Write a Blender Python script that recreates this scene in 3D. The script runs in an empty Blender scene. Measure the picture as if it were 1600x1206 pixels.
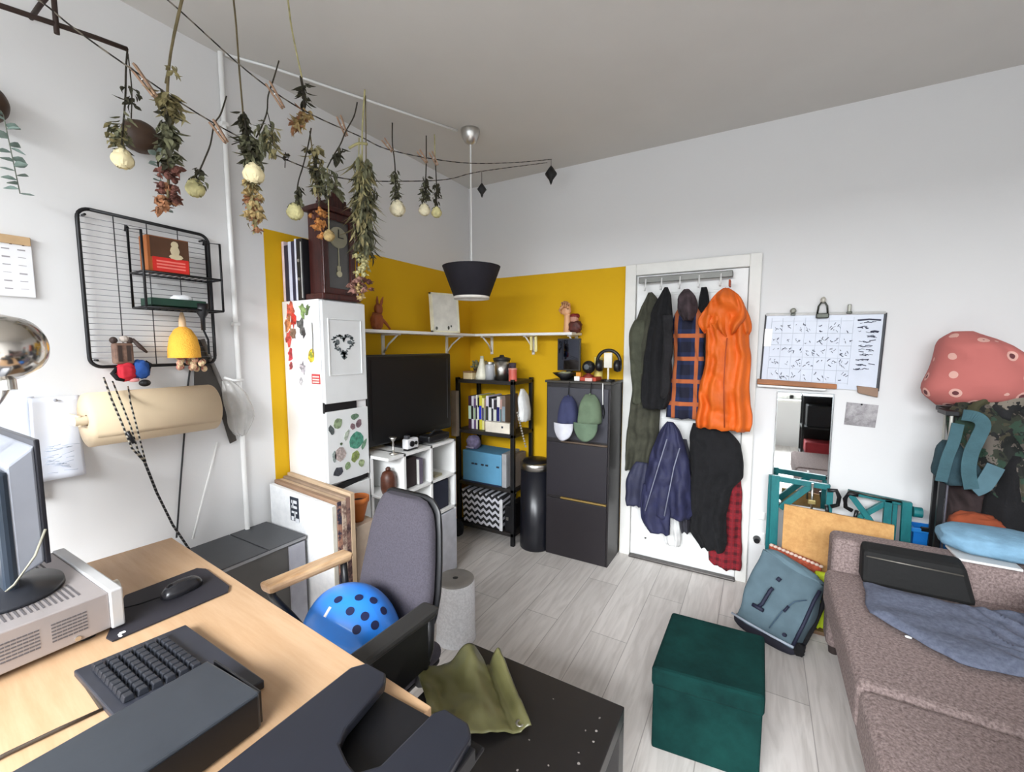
import bpy, bmesh, math, random
from mathutils import Vector, Matrix, noise as mnoise

C = bpy.context.scene.collection
SC = bpy.context.scene
R = math.radians

# ---------------------------------------------------------------- camera, world, light, exposure
cam_d = bpy.data.cameras.new('camera')
cam_d.sensor_width = 36.0
cam_d.lens = 672.0 / 1600.0 * 36.0
cam_d.clip_start = 0.05
cam = bpy.data.objects.new('camera', cam_d)
C.objects.link(cam)
cam.location = (0, 0, 1.5)
cam.rotation_euler = (R(90 - 5.19), 0, R(30))
SC.camera = cam

w = bpy.data.worlds.new('daylight')
SC.world = w
w.use_nodes = True
w.node_tree.nodes['Background'].inputs[0].default_value = (0.86, 0.93, 1.0, 1)
w.node_tree.nodes['Background'].inputs[1].default_value = 1.8

def area(name, loc, target, sx, sy, power, col):
    d = bpy.data.lights.new(name, 'AREA')
    d.shape = 'RECTANGLE'; d.size = sx; d.size_y = sy; d.energy = power; d.color = col
    o = bpy.data.objects.new(name, d); C.objects.link(o)
    o.location = loc
    o.rotation_euler = (Vector(target) - Vector(loc)).to_track_quat('-Z', 'Y').to_euler()
    return o
# daylight through the wide window behind the camera
area('window_daylight', (-0.25, -4.4, 4.5), (-0.25, 1.2, 0.4), 6.4, 4.0, 2200, (0.93, 0.965, 1.0))
SC.view_settings.view_transform = 'Standard'
SC.view_settings.look = 'None'
SC.view_settings.gamma = 1.0
SC.view_settings.use_curve_mapping = False
SC.view_settings.exposure = 0.40

# ---------------------------------------------------------------- materials
def lin(c):
    return tuple(((v/255)/12.92 if v/255 <= 0.04045 else ((v/255+0.055)/1.055)**2.4) for v in c)
_M = {}
def mat(name, rgb, rough=0.6, metal=0.0, var=0.12, scale=14.0, bump=0.0, bscale=90.0, sheen=0.0, alpha=1.0, trans=0.0, coat=0.0, detail=4.0):
    if name in _M: return _M[name]
    m = bpy.data.materials.new(name); m.use_nodes = True
    nt = m.node_tree; b = nt.nodes['Principled BSDF']
    c = lin(rgb)
    tc = nt.nodes.new('ShaderNodeTexCoord')
    n = nt.nodes.new('ShaderNodeTexNoise'); n.inputs['Scale'].default_value = scale; n.inputs['Detail'].default_value = detail
    nt.links.new(tc.outputs['Object'], n.inputs['Vector'])
    r = nt.nodes.new('ShaderNodeValToRGB')
    r.color_ramp.elements[0].position = 0.3; r.color_ramp.elements[1].position = 0.7
    r.color_ramp.elements[0].color = tuple(max(0, v*(1-var)) for v in c) + (1,)
    r.color_ramp.elements[1].color = tuple(min(1, v*(1+var)) for v in c) + (1,)
    nt.links.new(n.outputs['Fac'], r.inputs['Fac'])
    nt.links.new(r.outputs['Color'], b.inputs['Base Color'])
    b.inputs['Roughness'].default_value = rough
    b.inputs['Metallic'].default_value = metal
    if sheen:
        b.inputs['Sheen Weight'].default_value = sheen
    if coat: b.inputs['Coat Weight'].default_value = coat
    if alpha < 1: b.inputs['Alpha'].default_value = alpha
    if trans: b.inputs['Transmission Weight'].default_value = trans
    if bump:
        n2 = nt.nodes.new('ShaderNodeTexNoise'); n2.inputs['Scale'].default_value = bscale; n2.inputs['Detail'].default_value = 3
        nt.links.new(tc.outputs['Object'], n2.inputs['Vector'])
        bp = nt.nodes.new('ShaderNodeBump'); bp.inputs['Strength'].default_value = bump; bp.inputs['Distance'].default_value = 0.01
        nt.links.new(n2.outputs['Fac'], bp.inputs['Height'])
        nt.links.new(bp.outputs['Normal'], b.inputs['Normal'])
    _M[name] = m
    return m

def N(nt, kind, **kw):
    n = nt.nodes.new(kind)
    for k, v in kw.items():
        if k.startswith('i_'): n.inputs[int(k[2:])].default_value = v
        else: setattr(n, k, v)
    return n
def math_n(nt, op, a, bval=None):
    n = nt.nodes.new('ShaderNodeMath'); n.operation = op
    if hasattr(a, 'links'): nt.links.new(a, n.inputs[0])
    else: n.inputs[0].default_value = a
    if bval is not None:
        if hasattr(bval, 'links'): nt.links.new(bval, n.inputs[1])
        else: n.inputs[1].default_value = bval
    return n.outputs[0]
def mix_n(nt, fac, a, b):
    n = nt.nodes.new('ShaderNodeMix'); n.data_type = 'RGBA'
    if hasattr(fac, 'links'): nt.links.new(fac, n.inputs[0])
    else: n.inputs[0].default_value = fac
    for i, v in ((6, a), (7, b)):
        if hasattr(v, 'links'): nt.links.new(v, n.inputs[i])
        else: n.inputs[i].default_value = v
    return n.outputs[2]
def xyz(nt, which='Object'):
    tc = nt.nodes.new('ShaderNodeTexCoord'); s = nt.nodes.new('ShaderNodeSeparateXYZ')
    nt.links.new(tc.outputs[which], s.inputs[0]); return s.outputs
def base(name, rough=0.7):
    m = bpy.data.materials.new(name); m.use_nodes = True; nt = m.node_tree
    b = nt.nodes['Principled BSDF']; b.inputs['Roughness'].default_value = rough
    return m, nt, b
def wallpaint(name, axis, lo, hi, ztop):
    """white plaster with a mustard yellow painted field between lo and hi (along axis) up to ztop"""
    m, nt, b = base(name, 0.85)
    s = xyz(nt)
    n = N(nt, 'ShaderNodeTexNoise'); n.inputs['Scale'].default_value = 2.5; n.inputs['Detail'].default_value = 5
    wob = math_n(nt, 'MULTIPLY', math_n(nt, 'SUBTRACT', n.outputs['Fac'], 0.5), 0.006)
    ax = math_n(nt, 'ADD', s[axis], wob); zz = math_n(nt, 'ADD', s[2], wob)
    f = math_n(nt, 'MULTIPLY', math_n(nt, 'GREATER_THAN', ax, lo), math_n(nt, 'LESS_THAN', ax, hi))
    f = math_n(nt, 'MULTIPLY', f, math_n(nt, 'LESS_THAN', zz, ztop))
    wr = N(nt, 'ShaderNodeValToRGB')
    wr.color_ramp.elements[0].color = (*lin((219, 218, 217)), 1); wr.color_ramp.elements[1].color = (*lin((232, 232, 232)), 1)
    nt.links.new(n.outputs['Fac'], wr.inputs['Fac'])
    yr = N(nt, 'ShaderNodeValToRGB')
    yr.color_ramp.elements[0].color = (*lin((216, 168, 0)), 1); yr.color_ramp.elements[1].color = (*lin((224, 176, 0)), 1)
    nt.links.new(n.outputs['Fac'], yr.inputs['Fac'])
    nt.links.new(mix_n(nt, f, wr.outputs[0], yr.outputs[0]), b.inputs['Base Color'])
    n2 = N(nt, 'ShaderNodeTexNoise'); n2.inputs['Scale'].default_value = 60
    bp = N(nt, 'ShaderNodeBump'); bp.inputs['Strength'].default_value = 0.08; bp.inputs['Distance'].default_value = 0.01
    nt.links.new(n2.outputs['Fac'], bp.inputs['Height']); nt.links.new(bp.outputs['Normal'], b.inputs['Normal'])
    return m
def floorplanks():
    m, nt, b = base('whitewashed_planks', 0.42)
    tc = N(nt, 'ShaderNodeTexCoord'); mp = N(nt, 'ShaderNodeMapping'); mp.inputs['Rotation'].default_value = (0, 0, R(90))
    nt.links.new(tc.outputs['Object'], mp.inputs[0])
    br = N(nt, 'ShaderNodeTexBrick'); br.inputs['Scale'].default_value = 1.0
    br.inputs['Brick Width'].default_value = 1.35; br.inputs['Row Height'].default_value = 0.192
    br.inputs['Mortar Size'].default_value = 0.0022; br.inputs['Mortar Smooth'].default_value = 0.3; br.offset = 0.37
    br.inputs['Color1'].default_value = (*lin((226, 220, 215)), 1); br.inputs['Color2'].default_value = (*lin((212, 206, 201)), 1)
    br.inputs['Mortar'].default_value = (*lin((172, 166, 161)), 1)
    nt.links.new(mp.outputs[0], br.inputs['Vector'])
    mp2 = N(nt, 'ShaderNodeMapping'); mp2.inputs['Scale'].default_value = (9, 0.9, 1); nt.links.new(tc.outputs['Object'], mp2.inputs[0])
    n = N(nt, 'ShaderNodeTexNoise'); n.inputs['Scale'].default_value = 3.2; n.inputs['Detail'].default_value = 9; n.inputs['Distortion'].default_value = 1.2
    nt.links.new(mp2.outputs[0], n.inputs['Vector'])
    rp = N(nt, 'ShaderNodeValToRGB'); rp.color_ramp.elements[0].position = 0.32; rp.color_ramp.elements[1].position = 0.62
    rp.color_ramp.elements[0].color = (0.80, 0.79, 0.78, 1); rp.color_ramp.elements[1].color = (1, 1, 1, 1)
    nt.links.new(n.outputs['Fac'], rp.inputs['Fac'])
    mm = N(nt, 'ShaderNodeMix'); mm.data_type = 'RGBA'; mm.blend_type = 'MULTIPLY'; mm.inputs[0].default_value = 1
    nt.links.new(br.outputs['Color'], mm.inputs[6]); nt.links.new(rp.outputs[0], mm.inputs[7])
    nt.links.new(mm.outputs[2], b.inputs['Base Color'])
    return m
def stripes(name, axis, period, cols, rough=0.8, bump=0.0):
    """repeating bands along an axis: cols = [(start fraction, rgb)]"""
    m, nt, b = base(name, rough); s = xyz(nt)
    f = math_n(nt, 'FRACT', math_n(nt, 'DIVIDE', s[axis], period))
    rp = N(nt, 'ShaderNodeValToRGB'); rp.color_ramp.interpolation = 'CONSTANT'
    e = rp.color_ramp.elements
    while len(e) < len(cols): e.new(0.5)
    for i, (p, c) in enumerate(cols): e[i].position = p; e[i].color = (*lin(c), 1)
    nt.links.new(f, rp.inputs['Fac']); nt.links.new(rp.outputs[0], b.inputs['Base Color'])
    return m
def plaid(name, px, pz, ground, band, line, bw=0.4, off=0.0):
    m, nt, b = base(name, 0.9); s = xyz(nt)
    fx = math_n(nt, 'FRACT', math_n(nt, 'ADD', math_n(nt, 'DIVIDE', s[0], px), 50.0 + off)); fz = math_n(nt, 'FRACT', math_n(nt, 'ADD', math_n(nt, 'DIVIDE', s[2], pz), 50.0))
    bx = math_n(nt, 'LESS_THAN', fx, bw); bz = math_n(nt, 'LESS_THAN', fz, bw)
    lx = math_n(nt, 'LESS_THAN', math_n(nt, 'ABSOLUTE', math_n(nt, 'SUBTRACT', fx, 0.72)), 0.09)
    lz = math_n(nt, 'LESS_THAN', math_n(nt, 'ABSOLUTE', math_n(nt, 'SUBTRACT', fz, 0.72)), 0.09)
    g = mix_n(nt, math_n(nt, 'MULTIPLY', math_n(nt, 'ADD', bx, bz), 0.5), (*lin(ground), 1), (*lin(band), 1))
    c = mix_n(nt, math_n(nt, 'MULTIPLY', math_n(nt, 'MAXIMUM', lx, lz), 0.85), g, (*lin(line), 1))
    nt.links.new(c, b.inputs['Base Color'])
    return m
def speckle(name, rgb1, rgb2, scale, thr=(0.45, 0.55), rough=0.9, bump=0.3, stretch=(1, 1, 1)):
    m, nt, b = base(name, rough)
    tc = N(nt, 'ShaderNodeTexCoord'); mp = N(nt, 'ShaderNodeMapping'); mp.inputs['Scale'].default_value = stretch
    nt.links.new(tc.outputs['Object'], mp.inputs[0])
    n = N(nt, 'ShaderNodeTexNoise'); n.inputs['Scale'].default_value = scale; n.inputs['Detail'].default_value = 6; n.inputs['Roughness'].default_value = 0.7
    nt.links.new(mp.outputs[0], n.inputs['Vector'])
    rp = N(nt, 'ShaderNodeValToRGB'); rp.color_ramp.elements[0].position = thr[0]; rp.color_ramp.elements[1].position = thr[1]
    rp.color_ramp.elements[0].color = (*lin(rgb1), 1); rp.color_ramp.elements[1].color = (*lin(rgb2), 1)
    nt.links.new(n.outputs['Fac'], rp.inputs['Fac']); nt.links.new(rp.outputs[0], b.inputs['Base Color'])
    if bump:
        bp = N(nt, 'ShaderNodeBump'); bp.inputs['Strength'].default_value = bump; bp.inputs['Distance'].default_value = 0.005
        nt.links.new(n.outputs['Fac'], bp.inputs['Height']); nt.links.new(bp.outputs['Normal'], b.inputs['Normal'])
    return m
def spots(name, ground, ring, dot, scale):
    m, nt, b = base(name, 0.9)
    tc = N(nt, 'ShaderNodeTexCoord')
    v = N(nt, 'ShaderNodeTexVoronoi'); v.inputs['Scale'].default_value = scale; v.inputs['Randomness'].default_value = 0.55
    nt.links.new(tc.outputs['Object'], v.inputs['Vector'])
    rp = N(nt, 'ShaderNodeValToRGB'); rp.color_ramp.interpolation = 'CONSTANT'; e = rp.color_ramp.elements
    e.new(0.5); e.new(0.6)
    for i, (p, c) in enumerate(((0, dot), (0.17, ring), (0.30, ground), (0.9, ground))): e[i].position = p; e[i].color = (*lin(c), 1)
    nt.links.new(v.outputs['Distance'], rp.inputs['Fac']); nt.links.new(rp.outputs[0], b.inputs['Base Color'])
    return m
def camo(name, cols, scale, rough=0.85):
    m, nt, b = base(name, rough)
    tc = N(nt, 'ShaderNodeTexCoord'); v = N(nt, 'ShaderNodeTexVoronoi'); v.inputs['Scale'].default_value = scale
    n = N(nt, 'ShaderNodeTexNoise'); n.inputs['Scale'].default_value = scale*1.5
    nt.links.new(tc.outputs['Object'], n.inputs['Vector'])
    vm = N(nt, 'ShaderNodeVectorMath', operation='MULTIPLY_ADD'); vm.inputs[1].default_value = (0.12, 0.12, 0.12)
    nt.links.new(n.outputs['Color'], vm.inputs[0]); nt.links.new(tc.outputs['Object'], vm.inputs[2]); nt.links.new(vm.outputs[0], v.inputs['Vector'])
    s = N(nt, 'ShaderNodeSeparateColor'); nt.links.new(v.outputs['Color'], s.inputs[0])
    rp = N(nt, 'ShaderNodeValToRGB'); rp.color_ramp.interpolation = 'CONSTANT'; e = rp.color_ramp.elements
    while len(e) < len(cols): e.new(0.5)
    for i, c in enumerate(cols): e[i].position = i/len(cols); e[i].color = (*lin(c), 1)
    nt.links.new(s.outputs[0], rp.inputs['Fac']); nt.links.new(rp.outputs[0], b.inputs['Base Color'])
    return m
def woodgrain(name, rgb1, rgb2, stretch=(1, 12, 12), scale=3.0, rough=0.45):
    return speckle(name, rgb1, rgb2, scale, (0.35, 0.65), rough, 0.02, stretch)

# ---------------------------------------------------------------- mesh kit
class MB:
    def __init__(s): s.bm = bmesh.new()
    def _merge(s, t, M=None):
        if M is not None: bmesh.ops.transform(t, matrix=M, verts=t.verts)
        me = bpy.data.meshes.new('t'); t.to_mesh(me); t.free(); s.bm.from_mesh(me); bpy.data.meshes.remove(me); return s
    def box(s, x0, x1, y0, y1, z0, z1, bev=0.0, seg=2, M=None):
        t = bmesh.new(); bmesh.ops.create_cube(t, size=1)
        for v in t.verts: v.co = Vector(((x0+x1)/2 + v.co.x*(x1-x0), (y0+y1)/2 + v.co.y*(y1-y0), (z0+z1)/2 + v.co.z*(z1-z0)))
        if bev: bmesh.ops.bevel(t, geom=t.edges[:], offset=bev, segments=seg, affect='EDGES', profile=0.5)
        return s._merge(t, M)
    def hexa(s, p, bev=0.0):
        """box from 8 corners: bottom 4 then top 4"""
        t = bmesh.new(); v = [t.verts.new(q) for q in p]
        for f in ((3,2,1,0), (4,5,6,7), (0,1,5,4), (1,2,6,5), (2,3,7,6), (3,0,4,7)): t.faces.new([v[i] for i in f])
        bmesh.ops.recalc_face_normals(t, faces=t.faces)
        if bev: bmesh.ops.bevel(t, geom=t.edges[:], offset=bev, segments=2, affect='EDGES', profile=0.5)
        return s._merge(t)
    def cyl(s, p0, p1, r0, r1=None, n=20, cap=True):
        p0, p1 = Vector(p0), Vector(p1); d = p1 - p0
        t = bmesh.new(); bmesh.ops.create_cone(t, cap_ends=cap, segments=n, radius1=r0, radius2=r0 if r1 is None else r1, depth=d.length)
        M = Matrix.Translation((p0+p1)/2) @ d.to_track_quat('Z', 'Y').to_matrix().to_4x4()
        return s._merge(t, M)
    def sph(s, c, r, n=16, M=None):
        if not hasattr(r, '__len__'): r = (r, r, r)
        t = bmesh.new(); bmesh.ops.create_uvsphere(t, u_segments=n, v_segments=max(6, n*2//3), radius=1)
        return s._merge(t, Matrix.Translation(c) @ (M or Matrix()) @ Matrix.Diagonal((*r, 1)))
    def tube(s, pts, r, n=8):
        pts = [Vector(p) for p in pts]; t = s.bm; rings = []
        up = Vector((0.123, 0.31, 0.94))
        for i, p in enumerate(pts):
            d = (pts[min(i+1, len(pts)-1)] - pts[max(i-1, 0)])
            d = d.normalized() if d.length else Vector((0, 0, 1))
            a = d.cross(up); a = a.normalized() if a.length > 1e-3 else Vector((1, 0, 0)); b = d.cross(a)
            rr = r[i] if hasattr(r, '__len__') else r
            rings.append([t.verts.new(p + (a*math.cos(k*2*math.pi/n) + b*math.sin(k*2*math.pi/n))*rr) for k in range(n)])
        for i in range(len(rings)-1):
            for k in range(n):
                f = t.faces.new((rings[i][k], rings[i][(k+1)%n], rings[i+1][(k+1)%n], rings[i+1][k])); f.smooth = True
        t.faces.new(rings[0][::-1]); t.faces.new(rings[-1]); return s
    def lathe(s, prof, c, n=32, M=None, close=True):
        """prof = [(r, z)] about the z axis through c"""
        t = bmesh.new(); rings = []
        for r, z in prof:
            if r < 1e-5: rings.append([t.verts.new((0, 0, z))])
            else: rings.append([t.verts.new((r*math.cos(k*2*math.pi/n), r*math.sin(k*2*math.pi/n), z)) for k in range(n)])
        for a, b in zip(rings, rings[1:]):
            for k in range(n):
                k2 = (k+1) % n
                q = [a[k % len(a)], a[k2 % len(a)], b[k2 % len(b)], b[k % len(b)]]
                q = [v for i, v in enumerate(q) if v not in q[:i]]
                if len(q) >= 3:
                    f = t.faces.new(q); f.smooth = True
        bmesh.ops.recalc_face_normals(t, faces=t.faces)
        return s._merge(t, Matrix.Translation(c) @ (M or Matrix()))
    def prism(s, outline, d):
        """outline = list of 3d points, extruded along vector d"""
        t = bmesh.new(); d = Vector(d); a = [t.verts.new(Vector(p)) for p in outline]; b = [t.verts.new(Vector(p)+d) for p in outline]
        t.faces.new(a); t.faces.new(b[::-1]); n = len(a)
        for i in range(n): t.faces.new((a[i], b[i], b[(i+1)%n], a[(i+1)%n]))
        bmesh.ops.recalc_face_normals(t, faces=t.faces); return s._merge(t)
    def grid(s, fn, nu, nv, thick=0.0):
        t = bmesh.new(); V = [[t.verts.new(fn(i/nu, j/nv)) for j in range(nv+1)] for i in range(nu+1)]
        for i in range(nu):
            for j in range(nv):
                f = t.faces.new((V[i][j], V[i+1][j], V[i+1][j+1], V[i][j+1])); f.smooth = True
        if thick:
            bmesh.ops.recalc_face_normals(t, faces=t.faces)
            bmesh.ops.solidify(t, geom=t.faces[:], thickness=thick)
        return s._merge(t)
    def loft(s, rows, yc, dep, fold=0.008, k=5, seed=0, n=56, step=0.015, back=0.25, pw=0.7, wob=0.01, hem=0.35, top=0.3, tilt=0.0, crease=0.012, edge=0.008, closed=False):
        """soft hanging body from silhouette rows (z, xl, xr[, depth factor]); front bulges towards -y"""
        rows = [(r[0], r[1], r[2], r[3] if len(r) > 3 else 1.0) for r in rows]
        fine = []
        for a, b in zip(rows, rows[1:]):
            m = max(1, int(abs(a[0]-b[0])/step))
            for i in range(m):
                t_ = i/m; fine.append(tuple(a[q]*(1-t_)+b[q]*t_ for q in range(4)))
        fine.append(rows[-1]); L = len(fine)
        for _ in range(2):
            fine = [fine[0]] + [tuple([fine[i][0]] + [(fine[i-1][q]+2*fine[i][q]+fine[i+1][q])/4 for q in (1, 2, 3)]) for i in range(1, L-1)] + [fine[-1]]
        t = s.bm; rings = []; sd = seed*7.31
        for i, (z, xl, xr, df) in enumerate(fine):
            u = i/max(1, L-1); hw = (xr-xl)/2; cx = (xl+xr)/2
            env = min(1.0, top + (1-top)*min(1, u*5))
            if closed: env = min(env, 0.1+0.9*math.sqrt(min(1, (1-u)*4)))
            cx += edge*mnoise.noise((z*6, sd, 9.0)); hw *= 1 + edge*3*mnoise.noise((z*9, sd, 5.0)); ring = []
            for q in range(n):
                th = 2*math.pi*q/n; c, sn = math.cos(th), math.sin(th)
                x = hw*math.copysign(abs(c)**pw, c); fr = max(0, sn)
                y = dep*df*env*(abs(sn)**0.7)*(1.0 if sn > 0 else -back)
                ph = 2.6*mnoise.noise((z*1.5, sd, 3.1))
                xx = x/max(hw, 1e-4)
                if sn > 0:
                    amp = fold*(0.35+0.65*u)
                    wv = math.sin(k*math.pi*(xx*0.5+0.5)+ph+sd)
                    y += amp*(math.copysign(abs(wv)**0.7, wv))*fr**0.5
                    cr_ = abs(mnoise.noise((x*7+sd, z*4.5+x*5, sd)))
                    y -= crease*(1-min(1, cr_*4.5))*fr**0.5
                    y += wob*1.6*mnoise.noise((x*13+sd, z*11, 1.0))*fr
                zz = z + (0.012*mnoise.noise((x*12+sd, sd, 2.0)) + hem*0.02*abs(math.sin(k*1.5*xx)) if i > L-3 else 0)
                ring.append(t.verts.new((cx+x+wob*0.5*mnoise.noise((z*14, x*4, sd)), yc-y+tilt*(z-fine[-1][0]), zz)))
            rings.append(ring)
        for a, b in zip(rings, rings[1:]):
            for q in range(n):
                f = t.faces.new((a[q], a[(q+1)%n], b[(q+1)%n], b[q])); f.smooth = True
        for rr, fl in ((rings[0], False), (rings[-1], True)):
            t.faces.new(rr if fl else rr[::-1])
        return s
    def blob(s, c, r, seed=0, amp=0.1, freq=3.0, pw=0.8, n=36, M=None, flat=None):
        """cushion-like superellipsoid with noise dents"""
        t = bmesh.new(); bmesh.ops.create_uvsphere(t, u_segments=n, v_segments=n*2//3, radius=1)
        for v in t.verts:
            d = v.co.normalized(); q = Vector([math.copysign(abs(a)**pw, a) for a in d])
            nn = mnoise.noise(d*freq + Vector((seed*5.1, seed*2.3, 0))) + 0.4*mnoise.noise(d*freq*2.7 + Vector((seed, 0, seed)))
            q *= 1 + amp*nn; v.co = Vector((q.x*r[0], q.y*r[1], q.z*r[2]))
            if flat is not None and v.co.z < flat: v.co.z = flat + (v.co.z-flat)*0.1
        for f in t.faces: f.smooth = True
        return s._merge(t, Matrix.Translation(c) @ (M or Matrix()))
    def ribbon(s, pts, nrm, w, th=0.004):
        """flat band of width w along pts; nrm points out of its face"""
        V = [Vector(p) for p in pts]; nrm = Vector(nrm).normalized(); t = bmesh.new(); R_ = []
        for i, p in enumerate(V):
            d = (V[min(i+1, len(V)-1)]-V[max(i-1, 0)]).normalized(); a = d.cross(nrm).normalized()*w/2; n_ = nrm*th/2
            R_.append([t.verts.new(p+a+n_), t.verts.new(p-a+n_), t.verts.new(p-a-n_), t.verts.new(p+a-n_)])
        for a, b in zip(R_, R_[1:]):
            for k in range(4): t.faces.new((a[k], a[(k+1) % 4], b[(k+1) % 4], b[k]))
        t.faces.new(R_[0][::-1]); t.faces.new(R_[-1])
        return s._merge(t)
    def build(s, name, m, parent=None, smooth=False, sub=0):
        off = Vector(parent.get('_o', (0, 0, 0))) if parent is not None else Vector((0, 0, 0))
        me = bpy.data.meshes.new(name)
        if parent is None:
            xs = [v.co for v in s.bm.verts]
            lo = Vector([min(v[i] for v in xs) for i in range(3)]); hi = Vector([max(v[i] for v in xs) for i in range(3)])
            off = Vector(((lo.x+hi.x)/2, (lo.y+hi.y)/2, lo.z))
        bmesh.ops.translate(s.bm, vec=-off, verts=s.bm.verts)
        bmesh.ops.recalc_face_normals(s.bm, faces=s.bm.faces)
        if smooth:
            for f in s.bm.faces: f.smooth = True
        s.bm.to_mesh(me); s.bm.free()
        if smooth == 'auto':
            try: me.set_sharp_from_angle(angle=R(40))
            except Exception: pass
        o = bpy.data.objects.new(name, me); C.objects.link(o)
        if m is not None: me.materials.append(m)
        if parent is not None:
            o.parent = parent; o['_o'] = parent.get('_o', (0, 0, 0))
        else: o.location = off; o['_o'] = tuple(off)
        if sub:
            md = o.modifiers.new('smooth', 'SUBSURF'); md.levels = sub; md.render_levels = sub
        return o
def tag(o, label, cat, group=None, kind=None):
    if label: o['label'] = label
    if cat: o['category'] = cat
    if group: o['group'] = group
    if kind: o['kind'] = kind
    return o
def T(name, label, cat, loc, group=None, rz=0.0, local=False):
    o = bpy.data.objects.new(name, None); C.objects.link(o); o.location = loc; o.rotation_euler = (0, 0, rz); o.empty_display_size = 0.05
    o['_o'] = (0.0, 0.0, 0.0) if local else tuple(loc)
    return tag(o, label, cat, group)
def S(o): o['kind'] = 'structure'; return o
def lerp(a, b, t): return tuple(a[i]*(1-t)+b[i]*t for i in range(len(a)))
def arc(c, r, a0, a1, n, plane='xz'):
    out = []
    for i in range(n+1):
        a = R(a0+(a1-a0)*i/n); u, v = r*math.cos(a), r*math.sin(a)
        out.append((c[0]+u, c[1], c[2]+v) if plane == 'xz' else (c[0], c[1]+u, c[2]+v) if plane == 'yz' else (c[0]+u, c[1]+v, c[2]))
    return out
XL, YB, HC = -2.176, 3.048, 2.815

def smooth_line(P_, n_=6):
    V = [Vector(p) for p in P_]; out = []
    for i in range(len(V)-1):
        p0, p1, p2, p3 = V[max(0, i-1)], V[i], V[i+1], V[min(len(V)-1, i+2)]
        for k in range(n_):
            t = k/n_; out.append(0.5*((2*p1)+(-p0+p2)*t+(2*p0-5*p1+4*p2-p3)*t*t+(-p0+3*p1-3*p2+p3)*t**3))
    return out+[V[-1]]

# ---------------------------------------------------------------- the room
white = mat('white_lacquer', (238, 238, 236), 0.35, var=0.02)
offwhite = mat('off_white_paint', (232, 231, 226), 0.5, var=0.03)
black = mat('black_satin', (20, 20, 23), 0.4, var=0.15)
blackmetal = mat('black_powder_coat', (24, 24, 26), 0.45, metal=0.3, var=0.1)
blackmatte = mat('black_matte_cloth', (16, 16, 19), 0.95, var=0.3, scale=30, bump=0.3)
chrome = mat('brushed_steel', (205, 203, 198), 0.28, metal=1.0, var=0.08, scale=40)
S(MB().box(-2.3, 2.02, -1.72, 3.17, -0.06, 0).build('floor', floorplanks()))
S(MB().box(-2.3, 2.02, -1.72, 3.17, HC, HC+0.06).build('ceiling', mat('ceiling_paint', (206, 203, 198), 0.9, var=0.02, scale=3)))
wl = MB().box(XL-0.12, XL, -1.72, 3.17, 0, HC); wl = S(wl.build('wall_left', None))
off_y = wl.location.y
wl.data.materials.append(wallpaint('wall_left_paint', 1, 1.288-off_y, 9, 2.088))
wb = S(MB().box(XL, 2.02, YB, YB+0.12, 0, HC).build('wall_back', None))
wb.data.materials.append(wallpaint('wall_back_paint', 0, -9, -0.842-wb.location.x, 2.06))
plaster = wallpaint('plain_plaster', 0, 90, 91, 0)
S(MB().box(1.9, 2.02, -1.6, YB, 0, HC).build('wall_right', plaster))
wf = MB()
for a in ((XL, 1.9, 0, 0.72), (XL, 1.9, 2.7, HC), (XL, -1.9, 0.72, 2.7), (1.6, 1.9, 0.72, 2.7)):
    wf.box(a[0], a[1], -1.72, -1.6, a[2], a[3])
S(wf.build('wall_front', plaster))
win = bpy.data.objects.new('window_1', None); C.objects.link(win); win.location = (-0.375, -1.65, 0.72); win['_o'] = (-0.375, -1.65, 0.72); S(win)
wfm = MB()
for x in (-1.9, -0.75, 0.4, 1.54): wfm.box(x, x+0.06, -1.68, -1.62, 0.72, 2.7, 0.004)
for z in (0.72, 2.64): wfm.box(-1.9, 1.6, -1.68, -1.62, z, z+0.06, 0.004)
wfm.build('window_frame', offwhite, win)
MB().box(-1.95, 1.65, -1.6, -1.48, 0.68, 0.715, 0.005).build('window_sill', offwhite, win)

# door with its frame, mounted in the back wall
dr = bpy.data.objects.new('door_1', None); C.objects.link(dr); dr.location = (-0.42, YB, 0); dr['_o'] = (-0.42, YB, 0); S(dr)
f = MB()
f.box(-0.835, -0.762, YB-0.035, YB, 0, 2.06, 0.004); f.box(-0.082, -0.018, YB-0.035, YB, 0, 2.06, 0.004); f.box(-0.762, -0.082, YB-0.034, YB, 1.985, 2.06, 0.004)
f.build('door_frame', offwhite, dr)
l = MB().box(-0.758, -0.086, YB-0.014, YB, 0.012, 1.982, 0.003)
l.build('door_leaf', white, dr)
p = MB()
for (a, b_) in ((0.14, 0.86), (1.0, 1.86)):
    for r in ((-0.66, -0.645), (-0.2, -0.185)): p.box(r[0], r[1], YB-0.02, YB-0.012, a, b_, 0.002)
    for z in (a, b_-0.015): p.box(-0.66, -0.185, YB-0.02, YB-0.012, z, z+0.015, 0.002)
p.build('door_molding', white, dr)
MB().box(-0.76, -0.08, YB-0.06, YB-0.016, 0, 0.014, 0.003).build('door_threshold', mat('dark_strip', (84, 80, 78), 0.4, 0.6), dr)

# heating pipe up the left wall
pp = T('wall_pipe', 'white vertical pipe running up the left wall to the ceiling', 'pipe', (XL+0.016, 1.125, 0))
MB().cyl((XL+0.016, 1.125, 0.0), (XL+0.016, 1.125, HC), 0.0105).build('pipe', white, pp)
for z in (0.4, 1.6, 2.5): MB().box(XL, XL+0.03, 1.11, 1.14, z, z+0.016, 0.003).build('pipe_clip', white, pp)
# ceiling cable
cbl = MB().tube([(XL+0.03, 1.14, HC-0.006), (-2.05, 1.3, HC-0.007), (-1.85, 1.77, HC-0.007), (-1.66, 2.21, HC-0.007)], 0.006).build('ceiling_cable', white)
tag(cbl, 'white cable conduit running across the ceiling towards the pendant lamp', 'cable')

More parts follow.
